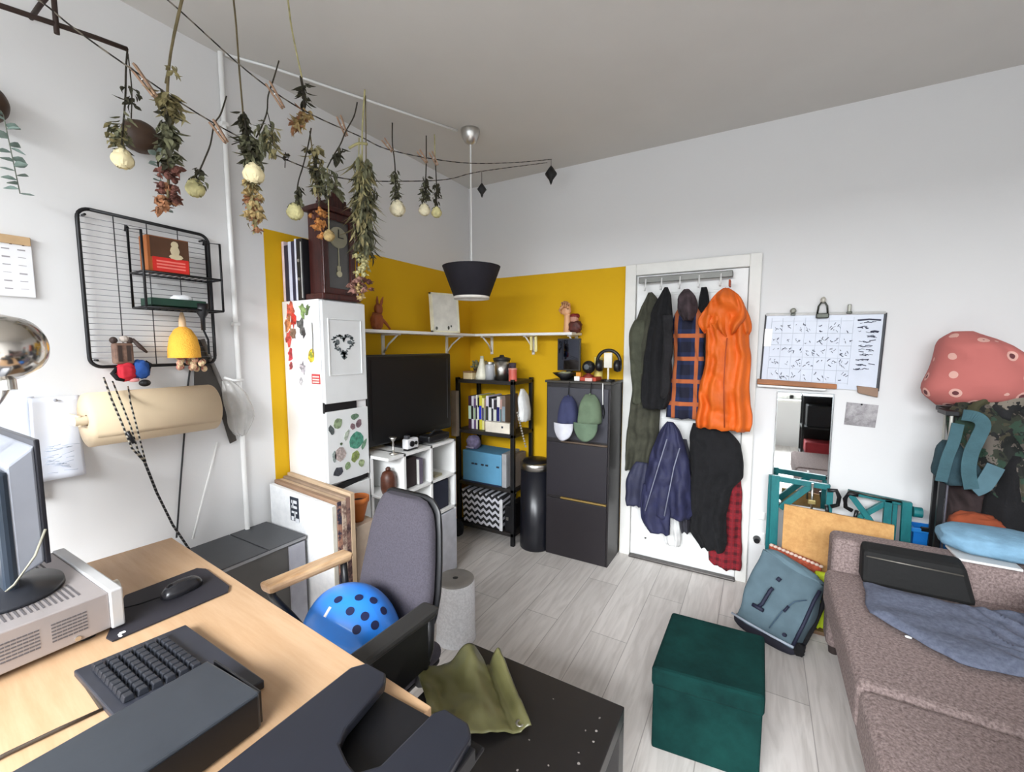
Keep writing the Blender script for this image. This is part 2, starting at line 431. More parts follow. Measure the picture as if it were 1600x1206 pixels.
# pendant lamp
lx, ly = -1.595, 2.255
pl = T('pendant_lamp', 'black fabric pendant lamp hanging from the ceiling on a white cord', 'lamp', (lx, ly, 1.80))
MB().lathe([(0, 0), (0.058, 0), (0.06, -0.012), (0.05, -0.045), (0.032, -0.075), (0.012, -0.085), (0, -0.085)], (lx, ly, HC)).build('ceiling_cup', chrome, pl)
MB().cyl((lx, ly, HC-0.08), (lx, ly, 1.95), 0.005, n=8).build('cord', white, pl)
MB().lathe([(0.182, 2.0), (0.113, 1.815), (0.110, 1.815), (0.179, 2.0), (0.182, 2.0)], (lx, ly, 0), 48).build('lamp_shade', mat('black_shade_fabric', (26, 23, 32), 0.85, bump=0.1), pl)
MB().lathe([(0.176, 1.998), (0.108, 1.818), (0.106, 1.80), (0.112, 1.80), (0.112, 1.815)], (lx, ly, 0), 48).build('shade_lining', mat('shade_lining_white', (225, 220, 212), 0.7), pl)
sp = MB().cyl((lx, ly, 1.95), (lx, ly, 1.90), 0.022)
for k in range(3):
    a = k*2*math.pi/3; sp.cyl((lx, ly, 1.945), (lx+0.16*math.cos(a), ly+0.16*math.sin(a), 1.955), 0.003, n=6)
sp.build('lamp_holder', white, pl)
MB().sph((lx, ly, 1.862), (0.032, 0.032, 0.042)).build('bulb', mat('bulb_glass', (240, 232, 215), 0.2), pl)

# wall socket near door
ws = T('wall_socket', 'white wall socket low beside the door with a black plug', 'socket', (0.035, YB, 0.28))
MB().box(0.0, 0.075, YB-0.012, YB, 0.26, 0.34, 0.006).build('socket_plate', white, ws)
MB().cyl((0.03, YB-0.01, 0.295), (0.03, YB-0.05, 0.295), 0.022, 0.016).build('plug', black, ws)
MB().box(0.015, 0.07, YB-0.012, YB, 0.42, 0.47, 0.006).build('switch_plate', white, ws)

# ---------------------------------------------------------------- clothes rail on the door and what hangs there
yr = 2.985
rl = T('door_rail', 'grey metal rail across the top of the white door with white hooks', 'clothes rail', (-0.45, 3.0, 1.92))
MB().box(-0.735, -0.17, yr-0.01, yr+0.01, 1.925, 1.965, 0.004).build('rail', mat('rail_grey', (112, 112, 108), 0.45, 0.6), rl)
for x in (-0.70, -0.2): MB().box(x, x+0.03, yr+0.008, YB-0.014, 1.93, 1.96).build('bracket', mat('rail_grey', (1, 1, 1)), rl)
HX = [-0.688, -0.585, -0.472, -0.358, -0.235]
for x in HX:
    MB().tube([(x, yr-0.012, 1.95), (x, yr-0.016, 1.90), (x, yr-0.03, 1.872), (x, yr-0.05, 1.872), (x, yr-0.056, 1.89)], 0.0055).build('hook', white, rl)
def hang(name, label, cat, m, rows, yc, dep, **kw):
    o = MB().loft(rows, yc, dep, **kw).build(name, m); return tag(o, label, cat, 'clothes hanging on the door')
olive = mat('olive_cloth', (64, 64, 52), 0.9, var=0.3, scale=16, bump=0.3, bscale=40)
lc_ = hang('long_coat', 'long dark olive coat on the leftmost hook of the door', 'coat', olive,
     [(1.863,-0.674,-0.649),(1.821,-0.693,-0.611),(1.753,-0.721,-0.576),(1.678,-0.749,-0.558),(1.551,-0.772,-0.546),(1.25,-0.76,-0.553),(1.075,-0.768,-0.572),(0.853,-0.794,-0.574),(0.631,-0.798,-0.644)], 2.992, 0.06, fold=0.018, k=5, seed=1, crease=0.02)
MB().loft([(1.678,-0.75,-0.683),(1.628,-0.774,-0.673),(1.573,-0.782,-0.68),(1.25,-0.756,-0.679),(1.111,-0.744,-0.684)], 2.945, 0.03, fold=0.006, k=2, seed=61).build('sleeve', mat('olive_sleeve', (72, 74, 60), 0.9, var=0.25, scale=16, bump=0.3), lc_)
wj = hang('winter_jacket', 'black jacket on the second hook, beside the olive coat', 'jacket', blackmatte,
     [(1.878,-0.551,-0.531),(1.842,-0.573,-0.515),(1.785,-0.6,-0.501),(1.714,-0.63,-0.495),(1.55,-0.654,-0.497),(1.341,-0.669,-0.491),(1.164,-0.685,-0.489),(1.096,-0.662,-0.523)], 2.912, 0.06, fold=0.02, k=4, seed=2, crease=0.022)
MB().loft([(1.701,-0.557,-0.495),(1.629,-0.547,-0.485),(1.426,-0.549,-0.487),(1.213,-0.559,-0.495),(1.171,-0.549,-0.502)], 2.872, 0.03, fold=0.006, k=2, seed=62).build('sleeve', mat('black_sleeve', (24, 23, 26), 0.9, var=0.3, bump=0.3), wj)
pl_o = plaid('blue_orange_plaid', 0.13, 0.145, (34, 46, 84), (22, 24, 44), (196, 106, 52), 0.45, 0.22)
sh = hang('plaid_shirt', 'blue and orange plaid hooded shirt in the middle of the door', 'shirt', pl_o,
     [(1.754,-0.472,-0.367),(1.707,-0.501,-0.328),(1.647,-0.507,-0.312),(1.427,-0.492,-0.311),(1.225,-0.505,-0.304),(1.101,-0.529,-0.307),(1.034,-0.535,-0.319)], 2.978, 0.06, fold=0.014, k=4, seed=3, crease=0.02)
MB().loft([(1.863,-0.442,-0.412),(1.84,-0.464,-0.382),(1.8,-0.478,-0.362),(1.745,-0.48,-0.357),(1.706,-0.467,-0.362),(1.666,-0.443,-0.383)], 2.945, 0.07, fold=0.016, k=3, seed=63, crease=0.03).build('hood', mat('plaid_hood_dark', (62, 50, 54), 0.9, var=0.6, scale=18), sh)
hang('black_bag_strap', 'narrow black garment squeezed between the plaid shirt and orange raincoat', 'garment', blackmatte,
     [(1.874,-0.345,-0.312),(1.804,-0.354,-0.295),(1.666,-0.36,-0.287),(1.427,-0.359,-0.292),(1.064,-0.346,-0.279)], 2.988, 0.03, seed=5, k=3)
orange = mat('orange_rain_fabric', (214, 98, 18), 0.65, var=0.12, scale=7, bump=0.5, bscale=20)
rc = hang('raincoat', 'bright orange hooded raincoat on the rightmost hook', 'raincoat', orange,
     [(1.825,-0.246,-0.157),(1.788,-0.28,-0.115),(1.735,-0.299,-0.087),(1.659,-0.303,-0.07),(1.546,-0.295,-0.062),(1.393,-0.304,-0.052),(1.199,-0.322,-0.041),(1.026,-0.341,-0.024),(0.998,-0.333,-0.036)], 2.905, 0.08, fold=0.026, k=8, seed=6, crease=0.03)
MB().loft([(1.845,-0.212,-0.182),(1.824,-0.249,-0.148),(1.786,-0.275,-0.113),(1.731,-0.294,-0.092),(1.675,-0.295,-0.083),(1.627,-0.262,-0.1),(1.582,-0.219,-0.131),(1.552,-0.19,-0.15)], 2.855, 0.07, fold=0.03, k=4, seed=64, crease=0.05, top=0.2, closed=True).build('hood', orange, rc)
MB().loft([(1.743,-0.295,-0.253),(1.699,-0.329,-0.244),(1.649,-0.348,-0.249),(1.611,-0.333,-0.262),(1.585,-0.31,-0.275)], 2.885, 0.045, fold=0.014, k=3, seed=8, closed=True).build('sleeve', orange, rc)
MB().loft([(1.728,-0.131,-0.092),(1.684,-0.129,-0.064),(1.632,-0.127,-0.049),(1.589,-0.112,-0.054),(1.559,-0.098,-0.065)], 2.885, 0.045, fold=0.014, k=3, seed=9, closed=True).build('sleeve', orange, rc)
MB().tube([(-0.174,2.795,1.552), (-0.18,2.8,1.433), (-0.181,2.8,1.283), (-0.167,2.8,1.025)], 0.0035).build('zip_placket', mat('orange_dark_zip', (168, 66, 18), 0.6), rc)
MB().box(-0.186, -0.176, 2.90, 2.975, 1.86, 1.90, 0.003).build('hang_loop', mat('orange_dark_zip', (1, 1, 1)), rc)
# lower row
navy = mat('navy_jacket_fabric', (40, 42, 74), 0.7, var=0.25, scale=16, bump=0.4, bscale=24)
nj = hang('navy_jacket', 'navy blue jacket hanging low on the door with pale zips', 'jacket', navy,
     [(1.016,-0.513,-0.474),(0.975,-0.543,-0.434),(0.891,-0.573,-0.4),(0.765,-0.618,-0.366),(0.594,-0.647,-0.345),(0.42,-0.668,-0.339),(0.384,-0.667,-0.353)], 2.902, 0.07, fold=0.024, k=6, seed=10, crease=0.026)
MB().loft([(0.591,-0.641,-0.48),(0.46,-0.663,-0.468),(0.353,-0.652,-0.464),(0.274,-0.607,-0.462)], 2.87, 0.03, fold=0.012, k=3, seed=65).build('front_panel', navy, nj)
MB().loft([(0.723,-0.703,-0.627),(0.663,-0.745,-0.617),(0.594,-0.77,-0.623),(0.439,-0.775,-0.636),(0.42,-0.766,-0.653)], 2.912, 0.04, seed=11, k=3, fold=0.012).build('sleeve', mat('navy_sleeve', (46, 48, 72), 0.7, var=0.2), nj)
for pts in ([(-0.489,2.8,0.921), (-0.529,2.79,0.758), (-0.571,2.785,0.585), (-0.608,2.79,0.435)], [(-0.412,2.8,0.873), (-0.44,2.79,0.749), (-0.464,2.785,0.582), (-0.487,2.785,0.427)]):
    MB().tube(pts, 0.0035).build('zip', mat('pale_zip', (128, 132, 150), 0.5), nj)
hang('grey_jacket', 'charcoal jacket edge hanging between the navy jacket and black trousers', 'jacket', mat('charcoal_cloth', (52, 51, 60), 0.85, var=0.2, bump=0.3),
     [(0.895,-0.449,-0.396),(0.804,-0.454,-0.373),(0.603,-0.456,-0.363),(0.434,-0.438,-0.357),(0.274,-0.413,-0.351)], 2.985, 0.05, seed=12, k=4, fold=0.016)
hang('black_trousers', 'long black trousers hanging below the orange raincoat', 'trousers', blackmatte,
     [(1.016,-0.355,-0.181),(0.976,-0.369,-0.137),(0.915,-0.374,-0.086),(0.795,-0.366,-0.061),(0.69,-0.358,-0.06),(0.645,-0.353,-0.11),(0.461,-0.35,-0.138),(0.303,-0.345,-0.131),(0.217,-0.281,-0.142)], 2.93, 0.06, fold=0.02, k=5, seed=13, crease=0.022)
redp = plaid('red_black_plaid', 0.05, 0.055, (140, 24, 36), (74, 14, 22), (122, 30, 40), 0.35)
hang('red_plaid_trousers', 'red and black checked pyjama trousers hanging nearest the floor', 'trousers', redp,
     [(0.736,-0.2,-0.073),(0.473,-0.175,-0.059),(0.259,-0.167,-0.05),(0.208,-0.239,-0.048),(0.098,-0.242,-0.047),(0.083,-0.212,-0.053)], 2.996, 0.04, fold=0.01, k=4, seed=14)
wbg = T('white_cloth_bag', 'small white cloth bag peeking out under the navy jacket', 'bag', (-0.62, 2.97, 0.1), 'clothes hanging on the door')
MB().loft([(0.4,-0.492,-0.443),(0.311,-0.522,-0.416),(0.197,-0.518,-0.405),(0.162,-0.501,-0.411)], 2.985, 0.04, seed=15).build('pouch', mat('white_cotton', (226, 226, 224), 0.9), wbg)
MB().tube([(-0.483,2.95,0.388), (-0.47,2.955,0.464), (-0.451,2.95,0.394)], 0.004).build('handle', white, wbg)

# ---------------------------------------------------------------- right wall: whiteboard, mirror, photo
wbd = T('whiteboard', 'whiteboard covered in small handwriting on the back wall', 'whiteboard', (0.29, YB, 1.26))
def wq(u, v, d=0.0):
    a = lerp((0.016, 1.693), (0.572, 1.683), u); b_ = lerp((0.004, 1.272), (0.562, 1.258), u); q = lerp(b_, a, v); return (q[0], YB-0.014-d, q[1])
MB().hexa([wq(0, 0, 0)[:1]+(YB,)+wq(0, 0)[2:], wq(1, 0)[:1]+(YB,)+wq(1, 0)[2:], wq(1, 0), wq(0, 0), wq(0, 1)[:1]+(YB,)+wq(0, 1)[2:], wq(1, 1)[:1]+(YB,)+wq(1, 1)[2:], wq(1, 1), wq(0, 1)]).build('board', mat('whiteboard_gloss', (208, 214, 226), 0.22, var=0.03), wbd)
fr = MB()
alu = mat('alu_frame', (214, 214, 212), 0.35, 0.4); drk = mat('dark_frame_edge', (72, 74, 78), 0.4, 0.3)
def bar(m_, a, b_, r): m_.cyl(a, b_, r, n=8)
bar(fr, wq(0, 1), wq(1, 1), 0.008); fr.build('frame_top', alu, wbd)
for (u, r_) in ((1, 0.007), (0, 0.0045)):
    fr = MB(); bar(fr, wq(u, 0), wq(u, 1), r_); fr.build('frame_side', drk, wbd)
wt = MB(); wt.hexa([(-0.012, YB-0.035, 1.275), (0.38, YB-0.035, 1.262), (0.38, YB, 1.262), (-0.012, YB, 1.275), (-0.012, YB-0.035, 1.306), (0.38, YB-0.035, 1.29), (0.38, YB, 1.29), (-0.012, YB, 1.306)], 0.003)
wt.build('pen_tray', woodgrain('tray_wood', (120, 70, 28), (168, 102, 46)), wbd)
wt = MB().hexa([(0.478, YB-0.03, 1.245), (0.563, YB-0.03, 1.225), (0.563, YB, 1.225), (0.478, YB, 1.245), (0.47, YB-0.03, 1.285), (0.563, YB-0.03, 1.275), (0.563, YB, 1.275), (0.47, YB, 1.285)], 0.003)
wt.build('tray_corner', mat('tray_corner_brown', (140, 112, 92), 0.6), wbd)
MB().hexa([(-0.012, YB-0.05, 1.26), (0.33, YB-0.05, 1.25), (0.33, YB, 1.25), (-0.012, YB, 1.26), (-0.012, YB-0.05, 1.274), (0.33, YB-0.05, 1.262), (0.33, YB, 1.262), (-0.012, YB, 1.274)], 0.003).build('tray_lip', alu, wbd)
rnd = random.Random(4)
ink = mat('marker_ink', (62, 66, 86), 0.7)
def stroke(m_, u, v, du, dv, r=0.0014):
    m_.tube([wq(u, v, 0.001), wq(u+du*0.5, v+dv*0.5+rnd.uniform(-0.012, 0.012), 0.001), wq(u+du, v+dv, 0.001)], r, 4)
for j in range(5):          # one note per week row, one per side list line
    hw_ = MB()
    for i in range(7):
        u0, v0 = 0.07+i*0.1, 0.10+j*0.165
        for q in range(rnd.randint(2, 8)):
            stroke(hw_, u0+rnd.uniform(0, 0.075), v0+rnd.uniform(0.01, 0.1), rnd.uniform(0.006, 0.026), rnd.uniform(-0.04, 0.04), rnd.choice((0.001, 0.0016, 0.0021)))
    hw_.build('week_note', ink, wbd)
for j in range(11):
    hw_ = MB(); v0 = 0.28+j*0.06
    for q in range(5): stroke(hw_, 0.79+rnd.uniform(0, 0.12), v0+rnd.uniform(-0.012, 0.012), rnd.uniform(0.015, 0.06), rnd.uniform(-0.014, 0.014), rnd.choice((0.0013, 0.0022)))
    hw_.build('list_line', ink, wbd)
hw_ = MB(); stroke(hw_, 0.79, 0.91, 0.18, 0, 0.0045); hw_.build('list_heading', ink, wbd)
hw_ = MB(); stroke(hw_, 0.9, 0.76, 0.06, 0, 0.006); hw_.build('list_mark', ink, wbd)
gl = MB()
for i in range(8): gl.tube([wq(0.06+i*0.1, 0.06, 0.0), wq(0.06+i*0.1, 0.95, 0.0)], 0.0008, 4)
for j in range(6): gl.tube([wq(0.06, 0.08+j*0.165, 0.0), wq(0.76, 0.08+j*0.165, 0.0)], 0.0008, 4)
gl.build('ruled_lines', mat('faint_line', (180, 186, 200), 0.7), wbd)
MB().hexa([wq(0.005, 0.55, 0.0), wq(0.07, 0.55, 0.0), wq(0.07, 0.55, 0.004), wq(0.005, 0.55, 0.004), wq(0.0, 0.8, 0.0), wq(0.075, 0.8, 0.0), wq(0.075, 0.8, 0.004), wq(0.0, 0.8, 0.004)]).build('note', white, wbd)
bcl = T('bulldog_clip', 'large metal bulldog clip on the top edge of the whiteboard', 'clip', (0.29, YB-0.03, 1.66))
MB().box(0.262, 0.322, YB-0.045, YB-0.012, 1.662, 1.69, 0.005).build('jaw', mat('clip_steel', (70, 72, 66), 0.35, 0.8), bcl)
MB().tube([(0.268, YB-0.03, 1.69), (0.272, YB-0.03, 1.73), (0.283, YB-0.03, 1.75), (0.3, YB-0.03, 1.75), (0.312, YB-0.03, 1.73), (0.316, YB-0.03, 1.69)], 0.005).build('handle', mat('clip_steel', (1, 1, 1)), bcl)
MB().sph((0.292, YB-0.03, 1.765), (0.013, 0.013, 0.018)).build('knob', mat('clip_pale', (196, 192, 180), 0.4, 0.5), bcl)
for i, (x, nm, lb) in enumerate(((0.152, 'rose shaped', 'small round grey magnet on the top left edge of the whiteboard'), (0.413, 'upright', 'upright grey peg clip on the top right edge of the whiteboard'))):
    t = T('board_clip', lb, 'clip', (x, YB-0.03, 1.685), 'clips along the whiteboard')
    (MB().sph((x, YB-0.025, 1.71), (0.016, 0.012, 0.016)) if i == 0 else MB().box(x-0.008, x+0.008, YB-0.035, YB-0.015, 1.69, 1.735, 0.004)).build('clip_body', mat('clip_grey', (150, 150, 140), 0.4, 0.4), t)
    MB().box(x-0.012, x+0.012, YB-0.04, YB-0.012, 1.683, 1.695, 0.003).build('clip_foot', mat('clip_steel', (1, 1, 1)), t)
mir = T('wall_mirror', 'tall narrow mirror on the wall beneath the whiteboard', 'mirror', (0.24, YB, 0.55))
MB().box(0.094, 0.376, YB-0.014, YB, 0.55, 1.232, 0.002).build('mirror_frame', mat('mirror_edge', (190, 194, 194), 0.25, 0.8), mir)
MB().box(0.1, 0.366, YB-0.017, YB-0.013, 0.556, 1.226).build('mirror_glass', mat('silvered_glass', (236, 240, 240), 0.02, 1.0, var=0.0), mir)
ph = T('wall_photo', 'small grey unframed photo pinned right of the mirror', 'photo', (0.5, YB, 1.05))
MB().hexa([(0.428, YB-0.004, 1.06), (0.566, YB-0.006, 1.054), (0.566, YB, 1.054), (0.428, YB, 1.06), (0.433, YB-0.004, 1.188), (0.574, YB-0.006, 1.18), (0.574, YB, 1.18), (0.433, YB, 1.188)]).build('print', speckle('photo_print', (120, 116, 118), (182, 178, 180), 9, (0.4, 0.6), 0.4, 0), ph)
MB().sph((0.5, YB-0.007, 1.18), 0.005, 8).build('pin', black, ph)

# ---------------------------------------------------------------- tall white cabinet with stickers
x0, x1, y0, y1, zt = XL+0.004, -1.861, 1.366, 1.642, 1.735
wc = T('shoe_cabinet', 'tall white two-flap cabinet with stickers against the yellow wall', 'cabinet', (-2.02, 1.504, 0))
cabw = mat('cabinet_white', (240, 240, 240), 0.35, var=0.015)
MB().box(x0, x1-0.02, y0, y1, 0, zt-0.0012, 0.003).build('body', cabw, wc)
doorm = mat('cabinet_front_white', (226, 228, 228), 0.4, var=0.02)
for (a, b_) in ((1.215, 1.728), (0.80, 1.175), (0.3, 0.77)):
    d = MB().box(x1-0.018, x1, y0+0.006, y1-0.006, a, b_, 0.004).build('door', doorm, wc)
# black finger gaps under each flap
gp = MB(); gp.box(x1-0.02, x1-0.006, y0+0.004, y0+0.2, 1.168, 1.222); gp.build('handle_gap', black, wc)
gp = MB(); gp.hexa([(x1-0.02, y0+0.008, 0.752), (x1+0.001, y0+0.008, 0.752), (x1+0.001, y1-0.02, 0.782), (x1-0.02, y1-0.02, 0.782), (x1-0.02, y0+0.008, 0.782), (x1+0.001, y0+0.008, 0.782), (x1+0.001, y1-0.02, 0.806), (x1-0.02, y1-0.02, 0.806)]); gp.build('handle_gap', black, wc)
# raised relief panel on the upper door with a heart of leaves
rp = MB()
for (ya, yb_, za, zb) in ((1.40, 1.405, 1.36, 1.64), (1.60, 1.605, 1.36, 1.64), (1.40, 1.605, 1.636, 1.642), (1.40, 1.605, 1.355, 1.361)): rp.box(x1-0.001, x1+0.005, ya, yb_, za, zb, 0.002)
rp.build('relief_panel', doorm, wc)
rs = random.Random(11)
def disc(m_, c, r, ax, n=9, sx=1.0, rot=0.0, jag=0.0, th=0.002):
    pts = []
    for k in range(n):
        a = 2*math.pi*k/n; rr = r*(1+jag*rs.uniform(-1, 1)); u, v = rr*math.cos(a)*sx, rr*math.sin(a)
        u, v = u*math.cos(rot)-v*math.sin(rot), u*math.sin(rot)+v*math.cos(rot)
        pts.append((c[0], c[1]+u, c[2]+v) if ax == 'x' else (c[0]+u, c[1], c[2]+v) if ax == 'y' else (c[0]+u, c[1]+v, c[2]))
    m_.prism(pts, (th, 0, 0) if ax == 'x' else (0, -th, 0) if ax == 'y' else (0, 0, th))
ht = MB()
for k in range(90):
    a = 2*math.pi*k/45+0.03; hx = 0.068*(math.sin(a)**3); hz = 0.066*(0.8125*math.cos(a)-0.3125*math.cos(2*a)-0.125*math.cos(3*a)-0.0625*math.cos(4*a))
    if rs.random() < 0.9: disc(ht, (x1, 1.492+hx*rs.uniform(0.72, 1.05), 1.515+hz*rs.uniform(0.72, 1.05)), rs.uniform(0.005, 0.010), 'x', 6, 0.5, rs.uniform(0, 3), 0.3)
for (a, b_) in ((1.455, 1.525), (1.53, 1.525), (1.492, 1.47), (1.492, 1.445)): disc(ht, (x1, a, b_), 0.014, 'x', 7, 0.8, 1, 0.4)
ht.build('leaf_heart', mat('grey_leaf_print', (96, 104, 106), 0.7), wc)
for (yy, zz, r, col, sx, rt) in ((1.44, 1.11, 0.026, (150, 168, 132), 1, 0), (1.40, 1.08, 0.028, (96, 104, 104), 0.5, 0.4), (1.545, 1.13, 0.016, (112, 142, 116), 1.5, 0), (1.53, 1.08, 0.018, (150, 122, 128), 0.9, 0.5), (1.57, 1.09, 0.022, (132, 108, 116), 0.8, -0.4),
                                 (1.55, 1.0, 0.045, (86, 158, 134), 0.95, 0.3), (1.45, 0.945, 0.036, (206, 190, 184), 1, 0), (1.455, 1.0, 0.008, (90, 108, 80), 1, 0), (1.54, 0.915, 0.03, (150, 166, 96), 0.8, -0.5), (1.6, 0.97, 0.03, (128, 170, 140), 0.4, -0.6),
                                 (1.41, 0.945, 0.03, (168, 178, 174), 0.4, 0), (1.49, 1.04, 0.028, (190, 200, 184), 0.45, -0.5), (1.43, 0.86, 0.022, (74, 76, 84), 1.4, 0.2), (1.49, 0.875, 0.02, (150, 174, 130), 1, 0.3), (1.58, 0.87, 0.02, (170, 186, 140), 1, 0.1)):
    m_ = MB(); disc(m_, (x1, yy, zz), r, 'x', 11, sx, rt, 0.16)
    st = m_.build('sticker', speckle('st%d_%d' % (col[0]*7+col[1], int(yy*1000+zz*100)), tuple(int(c*0.72) for c in col), col, 60, (0.4, 0.6), 0.6, 0), wc)
sx_ = [(1.665,-2.16,-2.111),(1.573,-2.167,-2.118),(1.506,-2.172,-2.123),(1.44,-2.172,-2.128),(1.634,-2.017,-1.966),(1.577,-2.021,-1.97),(1.526,-2.036,-2.004),(1.455,-1.978,-1.928),(1.376,-2.062,-1.994),(1.32,-1.998,-1.906)]
for (px, py, r, col, s_, jg) in ((452, 482, 0.045, (226, 106, 84), 0.8, 0.5), (448, 505, 0.04, (236, 150, 100), 0.8, 0.4), (458, 500, 0.034, (214, 60, 50), 0.7, 0.5), (447, 530, 0.04, (224, 92, 88), 0.7, 0.5), (450, 555, 0.034, (206, 70, 82), 0.7, 0.4), (450, 575, 0.022, (188, 88, 96), 0.9, 0.3),
                                (474, 484, 0.036, (150, 178, 110), 0.8, 0.4), (482, 483, 0.026, (96, 116, 72), 0.7, 0.5), (470, 510, 0.04, (104, 104, 102), 0.8, 0.6), (456, 522, 0.03, (150, 120, 100), 1, 0.4), (474, 522, 0.022, (88, 86, 86), 1, 0.5), (485, 557, 0.034, (222, 196, 60), 0.9, 0.12), (485, 557, 0.018, (150, 160, 60), 0.8, 0.3), (470, 578, 0.032, (198, 190, 196), 0.9, 0.5), (466, 598, 0.02, (206, 202, 206), 1, 0.4)):
    q = Vector((0, 0, 0))
    # sticker spots on the near side panel, spread over the upper part
    u = (px-441)/60.0; xx = x0+0.012+u*0.29; zz = 1.735-(py-468)/141.0*0.44
    m_ = MB(); disc(m_, (xx, y0-0.0005*(rs.random()+0.5), zz), r, 'y', 12, s_*0.8, rs.uniform(-0.3, 0.3), jg, 0.0015)
    m_.build('sticker', speckle('ss%d_%d' % (px, py), tuple(int(c*0.66) for c in col), tuple(min(255, int(c*1.1)) for c in col), 45, (0.4, 0.6), 0.6, 0), wc)
m_ = MB().box(-1.95, -1.885, y0-0.002, y0, 1.315, 1.365, 0.0); rl_ = m_.build('sticker', mat('red_label', (196, 66, 66), 0.5), wc)
m_ = MB()
for z in (1.352, 1.338, 1.325): m_.box(-1.942, -1.892, y0-0.003, y0-0.002, z-0.004, z+0.003)
m_.build('sticker', mat('label_pale', (236, 214, 206), 0.5), wc)
MB().tube([(-1.928, y0-0.004, 1.62), (-1.926, y0-0.004, 1.54), (-1.93, y0-0.004, 1.47)], 0.002, 5).build('cord', mat('grey_cord', (120, 120, 116), 0.8), wc)

# binders / records on the cabinet
bx = -2.165
for (wd, col, lb) in ((0.02, (226, 204, 206), 'thin pale pink spined binder leftmost on the white cabinet'), (0.034, (38, 40, 62), 'navy spined binder between the pink and the white spines'),
                      (0.026, (212, 216, 234), 'white spined binder second from the clock'), (0.026, (42, 42, 66), 'dark blue spined binder between two white spines'), (0.016, (222, 224, 238), 'slim white binder next to the black riveted one'), (0.05, (22, 22, 26), 'black binder with two silver rivets beside the wall clock')):
    b = T('binder', lb, 'binder', (bx+wd/2, 1.5, zt), 'binders on the white cabinet')
    MB().box(bx, bx+wd-0.002, 1.372, 1.62, zt, 2.03+rs.uniform(-0.02, 0.012), 0.003).build('cover', mat('binder%d' % col[0], col, 0.5), b)
    if col[0] == 22:
        r_ = MB()
        for z in (1.84, 1.93): r_.cyl((bx+0.02, 1.372, z), (bx+0.02, 1.367, z), 0.008)
        r_.build('rivet', chrome, b); MB().box(bx+0.036, bx+0.042, 1.3695, 1.3722, 1.745, 2.02).build('spine_line', alu, b)
    bx += wd
# mahogany clock
mah = woodgrain('dark_mahogany', (44, 18, 16), (80, 34, 28), (6, 6, 0.8), 8, 0.3)
cx0, cx1, cy0, cy1 = -1.985, -1.87, 1.392, 1.6
ck = T('mantel_clock', 'dark mahogany wall clock with glass door standing on the white cabinet', 'clock', (-1.93, 1.496, zt))
b = MB(); b.box(cx0, cx1-0.02, cy0+0.01, cy1-0.01, zt+0.03, 2.17, 0.003); b.box(cx0-0.01, cx1+0.012, cy0-0.012, cy1+0.012, zt, zt+0.03, 0.006); b.box(cx0-0.01, cx1+0.014, cy0-0.014, cy1+0.014, 2.165, 2.19, 0.005)
b.build('case', mah, ck)
b = MB()
for k in range(15):
    u = -1+2*k/14; h = 0.085*math.exp(-(u*2.2)**2)+0.012*math.cos(u*9)**2
    yy = (cy0+cy1)/2+u*0.098; b.box(cx1-0.03, cx1+0.0, yy-0.008, yy+0.008, 2.188, 2.195+h, 0.002)
for yy in (cy0+0.002, cy1-0.002, (cy0+cy1)/2): b.lathe([(0, 0), (0.012, 0), (0.007, 0.012), (0.011, 0.024), (0, 0.042)], (cx1-0.012, yy, 2.19 if abs(yy-(cy0+cy1)/2) > 0.05 else 2.285), 12)
b.build('crest', mah, ck)
b = MB(); b.box(cx1-0.02, cx1, cy0+0.01, cy0+0.038, zt+0.03, 2.165, 0.003); b.box(cx1-0.02, cx1, cy1-0.038, cy1-0.01, zt+0.03, 2.165, 0.003); b.box(cx1-0.02, cx1, cy0+0.03, cy1-0.03, 2.13, 2.165, 0.003); b.box(cx1-0.02, cx1, cy0+0.03, cy1-0.03, zt+0.03, zt+0.06, 0.003)
for k in range(6):
    a0 = R(180+30*k); 
b.build('door_frame', mah, ck)
MB().box(cx1-0.018, cx1-0.014, cy0+0.036, cy1-0.036, zt+0.058, 2.132).build('back_panel', mat('clock_inside', (70, 68, 66), 0.25, coat=0.6), ck)
MB().cyl((cx1-0.015, 1.496, 2.05), (cx1-0.006, 1.496, 2.05), 0.052, n=32).build('dial', mat('dial_cream', (150, 146, 124), 0.4), ck)
h = MB(); h.box(cx1-0.006, cx1-0.004, 1.494, 1.498, 2.05, 2.09); h.box(cx1-0.006, cx1-0.004, 1.494, 1.525, 2.048, 2.052); h.build('hand', black, ck)
h = MB().cyl((cx1-0.013, 1.496, 1.87), (cx1-0.008, 1.496, 1.87), 0.016); h.box(cx1-0.012, cx1-0.009, 1.494, 1.498, 1.87, 2.0); h.box(cx1-0.012, cx1-0.009, 1.485, 1.507, 1.885, 1.91, 0.002); h.build('pendulum', mat('pale_brass', (196, 190, 160), 0.3, 0.8), ck)
for yy in (cy0+0.004, cy1-0.004):
    MB().lathe([(0.008, 0), (0.008, 0.03), (0.005, 0.04), (0.007, 0.06), (0.005, 0.2), (0.007, 0.33), (0.005, 0.35), (0.008, 0.36), (0.008, 0.4), (0, 0.4)], (cx1+0.004, yy, zt+0.03), 12).build('column', mah, ck)

